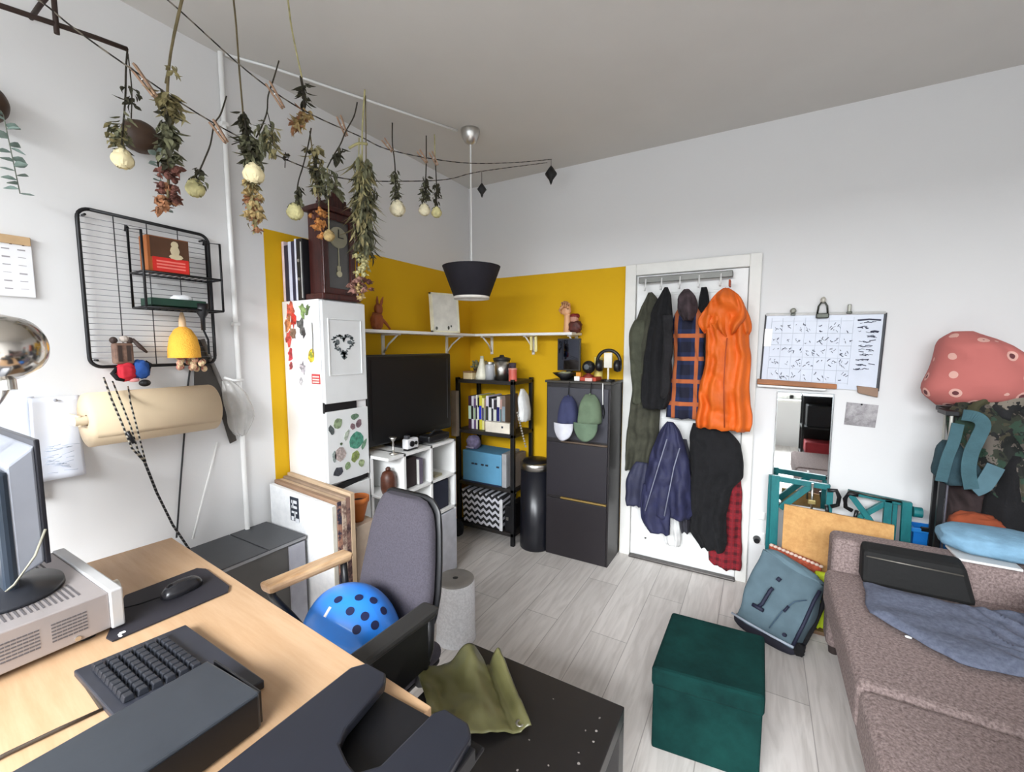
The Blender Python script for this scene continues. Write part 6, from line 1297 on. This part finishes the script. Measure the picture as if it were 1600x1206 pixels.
# calendar and sheets
cal = T('wall_calendar', 'white wall calendar with a tan top board at the left edge', 'calendar', (XL, 0.36, 1.66))
MB().box(XL, XL+0.01, 0.25, 0.482, 1.668, 1.842, 0.002).build('page', mat('calendar_white', (236, 236, 238), 0.7, var=0.01), cal)
MB().box(XL, XL+0.016, 0.248, 0.48, 1.84, 1.868, 0.002).build('header_board', mat('tan_board', (196, 164, 124), 0.7), cal)
for j in range(6):
    m_ = MB()
    for i in range(6):
        m_.box(XL+0.01, XL+0.0108, 0.268+i*0.036, 0.286+i*0.036, 1.69+j*0.026+rs.uniform(0, 0.004), 1.695+j*0.026)
    m_.build('date_row', mat('calendar_ink', (160, 156, 160), 0.7), cal)
m_ = MB()
for i in range(8): m_.cyl((XL+0.012, 0.266+i*0.028, 1.838), (XL+0.012, 0.266+i*0.028, 1.85), 0.003, n=6)
m_.build('binding_holes', mat('binding_brown', (96, 76, 60), 0.6), cal)
def paper(lb, y0_, y1_, z0_, z1_, d, n_):
    t = T('drawing_sheet', lb, 'paper', (XL, (y0_+y1_)/2, z0_), 'drawing sheets on the left wall')
    MB().grid(lambda u, v: Vector((XL+d+0.006*math.sin(v*5+n_)+0.004*math.sin(u*7+n_), y0_+(y1_-y0_)*u, z0_+(z1_-z0_)*v)), 14, 16, 0.001).build('sheet', mat('paper_bluewhite', (226, 230, 240), 0.8, var=0.02, scale=5), t)
    m_ = MB()
    for k in range(34):
        y, z = rs.uniform(y0_+0.02, y1_-0.05), rs.uniform(z0_+0.02, z1_*0.35+z0_*0.65+0.02)
        m_.tube([(XL+d+0.012, y, z), (XL+d+0.012, y+rs.uniform(0.01, 0.04), z+rs.uniform(-0.008, 0.008))], 0.0007, 4)
    m_.build('pencil_lines', mat('pencil_blue', (176, 188, 208), 0.8), t)
    MB().sph((XL+d+0.012, (y0_+y1_)/2, z1_-0.012), 0.006, 8).build('pin', mat('pin_grey', (150, 150, 156), 0.4), t)
paper('large pale drawing sheet pinned left behind the chrome lamp', 0.14, 0.452, 0.97, 1.33, 0.008, 1.0)
paper('pale drawing sheet with pencil lines hanging under the left end of the paper roll', 0.435, 0.562, 1.03, 1.325, 0.02, 2.3)
# iron rod on the wall
ird = T('wall_rod', 'dark iron rod on a bracket at the top left of the wall', 'rod', (-1.99, 0.55, 2.45))
MB().tube([(-1.955, 0.20, 2.435), (-1.955, 0.42, 2.485), (-1.955, 0.54, 2.505), (-1.955, 0.63, 2.52), (-1.955, 0.712, 2.53)], 0.008).build('rod', mat('iron_brown', (58, 44, 38), 0.6, 0.4), ird)
MB().tube([(-1.953, 0.535, 2.62), (-1.953, 0.535, 2.475)], 0.007).build('upright', mat('iron_brown', (1, 1, 1)), ird)
MB().tube([(-1.955, 0.535, 2.605), (-2.08, 0.535, 2.605), (XL, 0.535, 2.60)], 0.007).build('wall_arm', mat('iron_brown', (1, 1, 1)), ird)
# ---------------------------------------------------------------- twine lines and dried flowers
tw_m = stripes('dark_twine', 0, 0.014, [(0, (38, 34, 30)), (0.6, (120, 112, 100))], 0.9)
S1 = [(-1.878,0.67,2.749), (-1.848,0.799,2.705), (-1.782,1.022,2.57), (-1.731,1.213,2.502), (-1.667,1.459,2.478), (-1.621,1.635,2.466), (-1.524,2.058,2.541), (-1.429,2.475,2.669), (-1.326,2.85,2.803)]
S2 = [(-1.95,0.399,2.552), (-1.94,0.497,2.544), (-1.917,0.558,2.501), (-1.888,0.67,2.444), (-1.822,0.903,2.34), (-1.743,1.181,2.273), (-1.685,1.411,2.271), (-1.611,1.709,2.344), (-1.557,1.982,2.432), (-1.495,2.208,2.537), (-1.334,2.794,2.763)]
tag(MB().tube(smooth_line(S1), 0.0026, 6).build('twine_line', tw_m), 'upper dark twine line strung across the room for dried flowers', 'twine')
tag(MB().tube(smooth_line(S2), 0.0026, 6).build('twine_line', tw_m), 'lower dark twine line strung across the room for dried flowers', 'twine')
for (p, lb, h_) in (((-1.489,2.219,2.437), 'smaller black diamond ornament hanging beside the pendant cord', 0.05), ((-1.316,2.82,2.692), 'larger black diamond ornament near where ceiling meets back wall', 0.075)):
    t = T('diamond_ornament', lb, 'ornament', p, 'black diamond ornaments on the twine')
    MB().lathe([(0, -h_), (h_*0.12, -h_*0.75), (h_*0.2, -h_*0.5), (h_*0.58, 0), (h_*0.2, h_*0.55), (0, h_*0.8)], p, 8).build('diamond', mat('ornament_black', (10, 10, 12), 0.6), t)
    MB().tube([Vector(p)+Vector((0, 0, h_*0.7)), Vector(p)+Vector((0, 0, 0.1))], 0.0015, 5).build('thread', blackmatte, t)
R2 = random.Random(8)
def leaf(m_, p, d, L_, W_, curl, up=(0, 0, 1)):
    d = d.normalized(); s_ = d.cross(Vector(up)); s_ = s_.normalized() if s_.length > 0.05 else Vector((1, 0, 0)); n_ = s_.cross(d)
    tw_ = R2.uniform(-0.8, 0.8); s_, n_ = s_*math.cos(tw_)+n_*math.sin(tw_), n_*math.cos(tw_)-s_*math.sin(tw_)
    bm = m_.bm; prev = None; prof = (0.12, 0.8, 1.0, 0.62, 0.06)
    for i, w_ in enumerate(prof):
        t = i/4; c = p+d*L_*t+n_*(curl*L_*t*t); row = [bm.verts.new(c-s_*W_*w_*0.5+n_*W_*0.25*w_), bm.verts.new(c), bm.verts.new(c+s_*W_*w_*0.5+n_*W_*0.25*w_)]
        if prev:
            for q in range(2): f = bm.faces.new((prev[q], prev[q+1], row[q+1], row[q])); f.smooth = True
        prev = row
LG = mat('dried_leaf_green', (104, 104, 78), 0.9, var=0.45, scale=40); LD = mat('dried_leaf_dark', (62, 60, 44), 0.9, var=0.45, scale=40); LO = mat('dried_leaf_olive', (142, 132, 92), 0.9, var=0.35, scale=40)
LP = mat('dried_leaf_pale', (176, 168, 120), 0.9, var=0.3, scale=40); LE = mat('eucalyptus_grey', (128, 146, 138), 0.9, var=0.3, scale=30)
STM = mat('dried_stem', (104, 92, 64), 0.9, var=0.3); STD = mat('dark_stem', (52, 46, 36), 0.9, var=0.3)
CREAM = mat('cream_rose', (238, 224, 180), 0.8, var=0.12, scale=30); YELP = mat('yellow_rose', (208, 200, 146), 0.8, var=0.2, scale=40); WHT = mat('pale_rose', (228, 218, 186), 0.8, var=0.2, scale=40)
RUST = mat('rust_blossom', (150, 104, 72), 0.9, var=0.45, scale=60); DRED = mat('dark_red_blossom', (96, 58, 48), 0.9, var=0.45, scale=60); TANB = mat('tan_blossom', (172, 148, 100), 0.9, var=0.35, scale=60); ORB = mat('orange_blossom', (186, 126, 68), 0.9, var=0.35, scale=60); PNK = mat('mauve_blossom', (150, 110, 98), 0.9, var=0.4, scale=60)
def rose(m_, c, r):
    c = Vector(c); r *= 1.12
    m_.sph(c+Vector((0, 0, 0.05*r)), (r*0.8, r*0.8, r*0.82), 14)
    for ring, (n_, rad, dz) in enumerate(((6, 1.0, 0.0), (5, 0.9, -0.12), (5, 0.74, -0.22), (4, 0.5, -0.3))):
        for k in range(n_):
            a0 = 2*math.pi*(k+0.37*ring)/n_+R2.uniform(-0.15, 0.15); wd = 2*math.pi/n_*0.7
            def f(u, v, a0=a0, wd=wd, rad=rad, dz=dz):
                e = -0.15+v*0.78
                pol = math.pi*e; a = a0+(u-0.5)*2*wd
                rr2 = rad*r*max(0.05, math.sin(min(math.pi*0.93, max(0.05, pol+0.35))))*(1+0.05*math.sin(u*7+ring)+0.10*max(0, v-0.7))
                return c+Vector((math.cos(a)*rr2, math.sin(a)*rr2, r*(0.9-1.75*v)+dz*r*v+0.05*r*math.sin(u*6+k)))
            m_.grid(f, 5, 6)
def blossoms(m_, a, b_, n_, rad, s_):
    a, b_ = Vector(a), Vector(b_)
    for i in range(n_):
        t = R2.random(); an = R2.uniform(0, 6.28); rr2 = rad*math.sqrt(R2.random())
        c = a.lerp(b_, t)+Vector((math.cos(an)*rr2, math.sin(an)*rr2, 0)); z = s_*R2.uniform(0.6, 1.25)
        for k in range(4):
            an2 = R2.uniform(0, 6.28); leaf(m_, c, Vector((math.cos(an2), math.sin(an2), R2.uniform(-1, 0.3))), z*1.5, z*1.1, R2.uniform(-0.5, 0.5))
        m_.sph(c, z*0.7, 6)
def leaves(m_, a, b_, n_, rad, L_, W_, down=0.8):
    a, b_ = Vector(a), Vector(b_)
    for i in range(int(n_*2.2)):
        t = R2.random(); an = R2.uniform(0, 6.28); d = Vector((math.cos(an), math.sin(an), -down*R2.uniform(0.6, 2.6)))
        leaf(m_, a.lerp(b_, t)+Vector((math.cos(an), math.sin(an), 0))*rad*R2.random(), d, L_*R2.uniform(0.35, 0.85), W_*R2.uniform(0.5, 1.0), R2.uniform(-1.1, 1.1))
def bunch(lb, d, stems, lv=(), bl_=(), rs_=(), grp='dried flower bunches on the twine', nm='dried_bunch'):
    """stems: pixel polylines; lv/bl_: (mat, px0,py0, px1,py1, count, spread m, size...)"""
    first = stems[0][1]; loc = first[-1]
    t = T(nm, lb, 'dried flowers', loc, grp)
    for (m_, pts_, r_) in stems: MB().tube(smooth_line(pts_, 4) if len(pts_) > 2 else pts_, r_, 6).build('stem', m_, t)
    for (m_, a, b_, n_, rad, L_, W2, dn) in lv:
        g = MB(); leaves(g, a, b_, n_, rad, L_, W2, dn); g.build('leaves', m_, t)
    for (m_, a, b_, n_, rad, s_) in bl_:
        g = MB(); blossoms(g, a, b_, n_, rad, s_); g.build('blossoms', m_, t)
    for (m_, c, r_) in rs_:
        g = MB(); rose(g, c, r_); g.build('rose_head', m_, t)
        g = MB()
        for k in range(5): leaf(g, Vector(c)+Vector((0, 0, r_*0.95)), Vector((math.cos(k*1.26), math.sin(k*1.26), -0.9)), r_*1.2, r_*0.55, 0.3)
        g.build('sepals', LD, t)
    return t
bunch('cream rose with grey green leaves hanging from the iron rod', 1.75,
      [(STD, [(-1.988,0.725,2.55), (-1.989,0.716,2.473), (-1.986,0.708,2.383), (-1.989,0.695,2.27), (-1.991,0.685,2.189)], 0.003), (STD, [(-1.985,0.724,2.532), (-1.968,0.721,2.405), (-1.965,0.712,2.304)], 0.002)],
      [(LD, (-1.974,0.719,2.417), (-1.969,0.715,2.349), 12, 0.02, 0.034, 0.019, 0.9), (LG, (-1.991,0.698,2.315), (-1.998,0.684,2.214), 22, 0.03, 0.038, 0.022, 0.9), (LO, (-2.008,0.686,2.293), (-2.01,0.676,2.207), 10, 0.02, 0.04, 0.025, 0.8)], (), [(CREAM, (-1.986,0.686,2.169), 0.03)])
bunch('long bunch ending in dark red blossoms, second from the left', 1.5,
      [(STM, [(-1.741,0.805,2.729), (-1.781,0.812,2.689), (-1.819,0.806,2.616), (-1.831,0.787,2.505), (-1.834,0.774,2.394), (-1.83,0.763,2.26), (-1.819,0.753,2.105), (-1.815,0.742,1.982)], 0.0045), (STM, [(-1.748,0.811,2.716), (-1.822,0.799,2.571), (-1.842,0.772,2.416)], 0.003), (STD, [(-1.853,0.763,2.394), (-1.83,0.767,2.305), (-1.824,0.757,2.171)], 0.004)],
      [(LO, (-1.826,0.788,2.482), (-1.817,0.789,2.442), 6, 0.01, 0.03, 0.014, 0.8), (LO, (-1.833,0.773,2.382), (-1.814,0.776,2.305), 34, 0.024, 0.06, 0.026, 1.4), (LG, (-1.828,0.765,2.271), (-1.823,0.755,2.149), 40, 0.025, 0.05, 0.028, 1.2), (LD, (-1.833,0.772,2.371), (-1.825,0.751,2.127), 26, 0.02, 0.045, 0.02, 1.2)],
      [(DRED, (-1.819,0.754,2.122), (-1.816,0.744,2.011), 26, 0.026, 0.016), (RUST, (-1.819,0.749,2.071), (-1.816,0.74,1.967), 20, 0.022, 0.015)])
bunch('single pale rose on a bent stem beside the white wall pipe', 1.61,
      [(STD, [(-1.776,0.939,2.435), (-1.792,0.923,2.368), (-1.811,0.908,2.33), (-1.82,0.895,2.256), (-1.836,0.88,2.201), (-1.856,0.863,2.144)], 0.0028)],
      [(LD, (-1.853,0.867,2.168), (-1.854,0.863,2.137), 10, 0.012, 0.03, 0.02, 1.4), (LG, (-1.85,0.866,2.137), (-1.852,0.86,2.101), 8, 0.018, 0.04, 0.024, 1.2)], (), [(YELP, (-1.863,0.854,2.099), 0.029)])
bunch('large leafy bunch with a cream rose and tan blossoms below', 1.68,
      [(STM, [(-1.611,0.892,2.738), (-1.671,0.926,2.721), (-1.746,0.972,2.69), (-1.804,1.007,2.569), (-1.797,1.008,2.426), (-1.779,1.002,2.277), (-1.755,1,2.127), (-1.74,0.994,1.978)], 0.0034), (STD, [(-1.792,1.009,2.414), (-1.772,1.009,2.302), (-1.741,1.016,2.197)], 0.0035), (STD, [(-1.827,0.975,2.287), (-1.793,0.996,2.297), (-1.766,1.009,2.272)], 0.002)],
      [(LD, (-1.794,1.008,2.414), (-1.782,1.006,2.327), 26, 0.012, 0.05, 0.02, 1.6), (LG, (-1.777,1.008,2.322), (-1.751,1.012,2.214), 34, 0.03, 0.055, 0.028, 1.3), (LD, (-1.772,1.01,2.314), (-1.755,1.01,2.214), 18, 0.028, 0.05, 0.024, 1.3), (LO, (-1.752,1.005,2.152), (-1.735,0.995,1.965), 26, 0.024, 0.045, 0.022, 1.2)],
      [(TANB, (-1.747,1.006,2.14), (-1.737,0.998,2.003), 34, 0.03, 0.016), (RUST, (-1.75,1.001,2.102), (-1.736,0.992,1.948), 18, 0.022, 0.014)], [(CREAM, (-1.728,0.998,2.174), 0.034)])
bunch('loose spray of narrow leaves hanging from the upper twine beside the cream rose bunch', 1.7,
      [(STD, [(-1.702,1.106,2.626), (-1.717,1.091,2.558), (-1.733,1.074,2.488), (-1.735,1.067,2.425), (-1.751,1.05,2.362), (-1.767,1.037,2.324)], 0.0028), (STD, [(-1.735,1.067,2.432), (-1.716,1.07,2.362), (-1.709,1.068,2.299)], 0.0018)],
      [(LG, (-1.733,1.064,2.387), (-1.739,1.048,2.273), 34, 0.035, 0.05, 0.018, 1.4), (LO, (-1.716,1.07,2.362), (-1.712,1.063,2.261), 18, 0.022, 0.045, 0.016, 1.4)], ())
bunch('small curled bunch of dark and tan leaves where a white stem crosses the conduit', 1.82,
      [(LP, [(-1.459,0.98,2.738), (-1.534,1.042,2.745), (-1.628,1.115,2.735), (-1.7,1.184,2.692), (-1.735,1.228,2.633)], 0.0034), (STD, [(-1.739,1.225,2.638), (-1.724,1.226,2.557), (-1.723,1.219,2.49)], 0.006)],
      [(LD, (-1.726,1.23,2.611), (-1.725,1.221,2.517), 16, 0.012, 0.045, 0.018, 1.5), (TANB, (-1.709,1.227,2.49), (-1.753,1.195,2.428), 26, 0.014, 0.05, 0.022, 0.6), (RUST, (-1.724,1.22,2.498), (-1.758,1.192,2.422), 12, 0.012, 0.045, 0.02, 0.6)], ())
bunch('yellow rose hanging low left of the wooden clock', 1.83,
      [(STD, [(-1.701,1.237,2.427), (-1.708,1.226,2.36), (-1.723,1.208,2.27), (-1.738,1.191,2.197), (-1.742,1.182,2.124)], 0.0028)],
      [(LD, (-1.735,1.192,2.183), (-1.737,1.184,2.124), 10, 0.012, 0.04, 0.018, 1.5), (LG, (-1.732,1.191,2.156), (-1.734,1.183,2.097), 8, 0.016, 0.04, 0.022, 1.3)], (), [(YELP, (-1.745,1.175,2.08), 0.03)])
bunch('mixed bunch with orange blossoms hanging in front of the clock', 1.9,
      [(STD, [(-1.595,1.395,2.576), (-1.605,1.383,2.514), (-1.634,1.359,2.446), (-1.651,1.344,2.392), (-1.677,1.322,2.336), (-1.697,1.306,2.288)], 0.003), (STM, [(-1.771,1.28,2.449), (-1.75,1.279,2.322), (-1.724,1.279,2.181), (-1.719,1.264,2.012)], 0.003), (LP, [(-1.697,1.306,2.288), (-1.686,1.298,2.153), (-1.677,1.288,2.007)], 0.0026)],
      [(LD, (-1.655,1.34,2.378), (-1.662,1.33,2.322), 14, 0.012, 0.045, 0.022, 1.4), (LG, (-1.712,1.298,2.294), (-1.658,1.317,2.181), 46, 0.05, 0.05, 0.022, 1.2), (LO, (-1.754,1.284,2.392), (-1.729,1.276,2.181), 40, 0.03, 0.05, 0.022, 1.3), (LD, (-1.758,1.28,2.378), (-1.692,1.291,2.125), 24, 0.03, 0.045, 0.02, 1.3)],
      [(ORB, (-1.726,1.27,2.102), (-1.718,1.262,1.979), 26, 0.03, 0.015), (DRED, (-1.735,1.264,2.097), (-1.714,1.272,2.055), 8, 0.03, 0.014)], [(TANB, (-1.677,1.287,1.995), 0.022)])
bunch('longest bunch of pale straw and grasses hanging right of the clock', 2.0,
      [(LP, [(-1.651,1.491,2.691), (-1.653,1.471,2.514), (-1.645,1.457,2.336), (-1.631,1.443,2.128), (-1.626,1.424,1.921), (-1.619,1.411,1.758)], 0.004), (STM, [(-1.655,1.497,2.668), (-1.632,1.47,2.395), (-1.62,1.449,2.128)], 0.003), (LP, [(-1.664,1.46,2.469), (-1.655,1.438,2.217), (-1.639,1.423,1.98)], 0.003), (LP, [(-1.703,1.432,2.419), (-1.666,1.456,2.442), (-1.629,1.477,2.439)], 0.006)],
      [(LP, (-1.648,1.461,2.395), (-1.631,1.443,2.128), 60, 0.03, 0.14, 0.016, 6.0), (LG, (-1.641,1.462,2.365), (-1.617,1.432,1.95), 110, 0.045, 0.09, 0.022, 5.0), (LO, (-1.647,1.459,2.365), (-1.623,1.429,1.95), 90, 0.045, 0.09, 0.022, 5.0), (LD, (-1.626,1.459,2.247), (-1.616,1.43,1.921), 50, 0.046, 0.06, 0.02, 4.0)],
      [(LP, (-1.632,1.422,1.936), (-1.616,1.418,1.802), 22, 0.034, 0.015), (PNK, (-1.642,1.404,1.817), (-1.629,1.404,1.743), 14, 0.03, 0.018), (DRED, (-1.632,1.41,1.817), (-1.603,1.42,1.758), 9, 0.04, 0.016), (TANB, (-1.623,1.412,1.787), (-1.617,1.408,1.719), 9, 0.024, 0.016)])
bunch('single pale rose hanging straight, left of the pendant canopy', 2.13,
      [(STD, [(-1.633,1.643,2.605), (-1.628,1.635,2.501), (-1.613,1.633,2.406), (-1.599,1.622,2.226)], 0.0032)],
      [(LG, (-1.611,1.63,2.358), (-1.597,1.625,2.239), 30, 0.02, 0.04, 0.018, 1.2), (LD, (-1.611,1.631,2.374), (-1.597,1.626,2.248), 14, 0.018, 0.035, 0.016, 1.2)], (), [(WHT, (-1.592,1.623,2.191), 0.034)])
bunch('pale rose with dark leaves, left one of the close pair near the pendant', 2.27,
      [(STD, [(-1.582,1.835,2.61), (-1.576,1.824,2.465), (-1.573,1.805,2.274)], 0.0032)],
      [(LD, (-1.575,1.817,2.398), (-1.573,1.805,2.274), 26, 0.018, 0.04, 0.018, 1.3), (LG, (-1.577,1.812,2.364), (-1.572,1.805,2.267), 14, 0.02, 0.035, 0.018, 1.2)], (), [(WHT, (-1.573,1.8,2.227), 0.027)])
bunch('pale rose with dark leaves, right one of the close pair near the pendant', 2.31,
      [(LP, [(-1.572,1.89,2.636), (-1.562,1.88,2.482)], 0.003), (STD, [(-1.562,1.881,2.5), (-1.55,1.874,2.363), (-1.546,1.866,2.267)], 0.0032)],
      [(LD, (-1.551,1.875,2.38), (-1.546,1.866,2.267), 24, 0.018, 0.036, 0.016, 1.3)], (), [(YELP, (-1.544,1.863,2.226), 0.025)])
tag(bunch('tiny sprig of dark buds tied at the middle of the lower twine', 1.72, [(STD, [(-1.762,1.155,2.311), (-1.761,1.149,2.247)], 0.002)], [(LD, (-1.761,1.155,2.306), (-1.76,1.153,2.284), 9, 0.01, 0.02, 0.012, 0.6)], ()), None, None)
PEG = woodgrain('peg_wood', (136, 104, 82), (178, 146, 120), (5, 5, 5), 6)
PEGS = [((-1.892,0.7,2.45), (-1.821,0.73,2.348), 'clothes peg beside the iron rod end on the lower twine'), ((-1.808,0.899,2.335), (-1.759,0.919,2.259), 'clothes peg holding the bent single rose on the lower twine'), ((-1.725,1.072,2.532), (-1.671,1.093,2.437), 'clothes peg holding the loose leafy spray on the upper twine'),
        ((-1.679,1.364,2.524), (-1.647,1.373,2.439), 'clothes peg left of the straw bunch on the upper twine'), ((-1.66,1.607,2.518), (-1.619,1.624,2.461), 'clothes peg by the straight hanging single rose'), ((-1.606,1.8,2.525), (-1.566,1.817,2.464), 'clothes peg at the left rose of the close pair'), ((-1.578,1.864,2.536), (-1.545,1.876,2.468), 'clothes peg at the right rose of the close pair')]
for (a, b_, lb) in PEGS:
    t = T('clothes_peg', lb, 'clothes peg', a, 'wooden clothes pegs on the twine')
    a, b_ = Vector(a), Vector(b_); ax_ = (b_-a).normalized(); sd_ = ax_.cross(Vector((0.5, -0.86, 0))).normalized()
    for s_ in (-1, 1):
        g = MB(); o1 = sd_*0.0045*s_; g.hexa([a+o1*2.0+Vector((0, 0.003, 0))*0+sd_*0.0032*q+Vector((0.0035*p, -0.006*p, 0)) for (p, q) in ((-1, -1), (-1, 1), (1, 1), (1, -1))]+[b_+o1*1.0+sd_*0.0032*q+Vector((0.0035*p, -0.006*p, 0)) for (p, q) in ((-1, -1), (-1, 1), (1, 1), (1, -1))])
        g.build('jaw', PEG, t)
    MB().cyl(a.lerp(b_, 0.45)-sd_*0.009, a.lerp(b_, 0.45)+sd_*0.009, 0.0035, n=8).build('spring', chrome, t)
# wall planters with eucalyptus
BRN = mat('coconut_brown', (66, 46, 32), 0.55, var=0.25, scale=20)
def planter(lb, y, z, cols, dy):
    t = T('wall_planter', lb, 'planter', (-2.13, y, z), 'brown shell planters on the left wall')
    MB().blob((-2.125, y, z), (0.05, 0.06, 0.06), 3, 0.04, 2, 0.95).build('shell', BRN, t)
    MB().cyl((XL, y, z), (-2.12, y, z), 0.02).build('mount', BRN, t)
    g = MB(); st_ = MB(); a = Vector((-2.08, y+dy, z-0.04)); b_ = Vector((-2.085, y+dy+0.02, z-0.27))
    st_.tube([a+Vector((-0.02, -dy*0.3, 0.04)), a, b_], 0.0015, 5)
    for k in range(18):
        c = a.lerp(b_, k/17); leaf(g, c, Vector((R2.uniform(-0.6, 1), R2.choice((-1, 1)), R2.uniform(-0.7, 0.3))), 0.034, 0.026, 0.2)
    st_.build('trailing_stem', mat('euc_stem', (110, 116, 104), 0.9), t); g.build('leaves', LE, t)
planter('brown shell wall planter with pale eucalyptus trailing behind the cream rose', 0.795, 2.312, None, 0.03)
planter('brown shell wall planter with eucalyptus cut off by the left picture edge', 0.395, 2.26, None, 0.035)
# ---------------------------------------------------------------- out of the frame at the sofa's near end: what the wall mirror reflects
brk = T('storage_rack', 'black storage rack at the near sofa end, seen only in the wall mirror', 'rack', (0.85, 0.62, 0))
rkm = mat('rack_dark', (26, 26, 28), 0.6)
for z in (0.05, 0.38, 0.66, 0.98): MB().box(0.40, 1.3, 0.48, 0.76, z, z+0.02, 0.002).build('shelf_board', rkm, brk)
for x in (0.40, 1.28):
    for y in (0.48, 0.74): MB().box(x, x+0.02, y, y+0.02, 0, 1.0, 0.002).build('post', rkm, brk)
MB().box(0.42, 1.28, 0.482, 0.49, 0.05, 1.0).build('back_panel', rkm, brk)
tag(MB().box(0.44, 1.2, 0.53, 0.755, 0.401, 0.52, 0.01).build('storage_box', mat('mirror_red_box', (176, 54, 62), 0.7)), 'red storage box on the black rack, seen in the wall mirror', 'box')
tag(MB().box(0.44, 1.2, 0.53, 0.75, 0.682, 0.90, 0.01).build('storage_box', mat('mirror_black_box', (28, 28, 32), 0.6)), 'black storage box on the upper rack shelf, seen in the wall mirror', 'box')
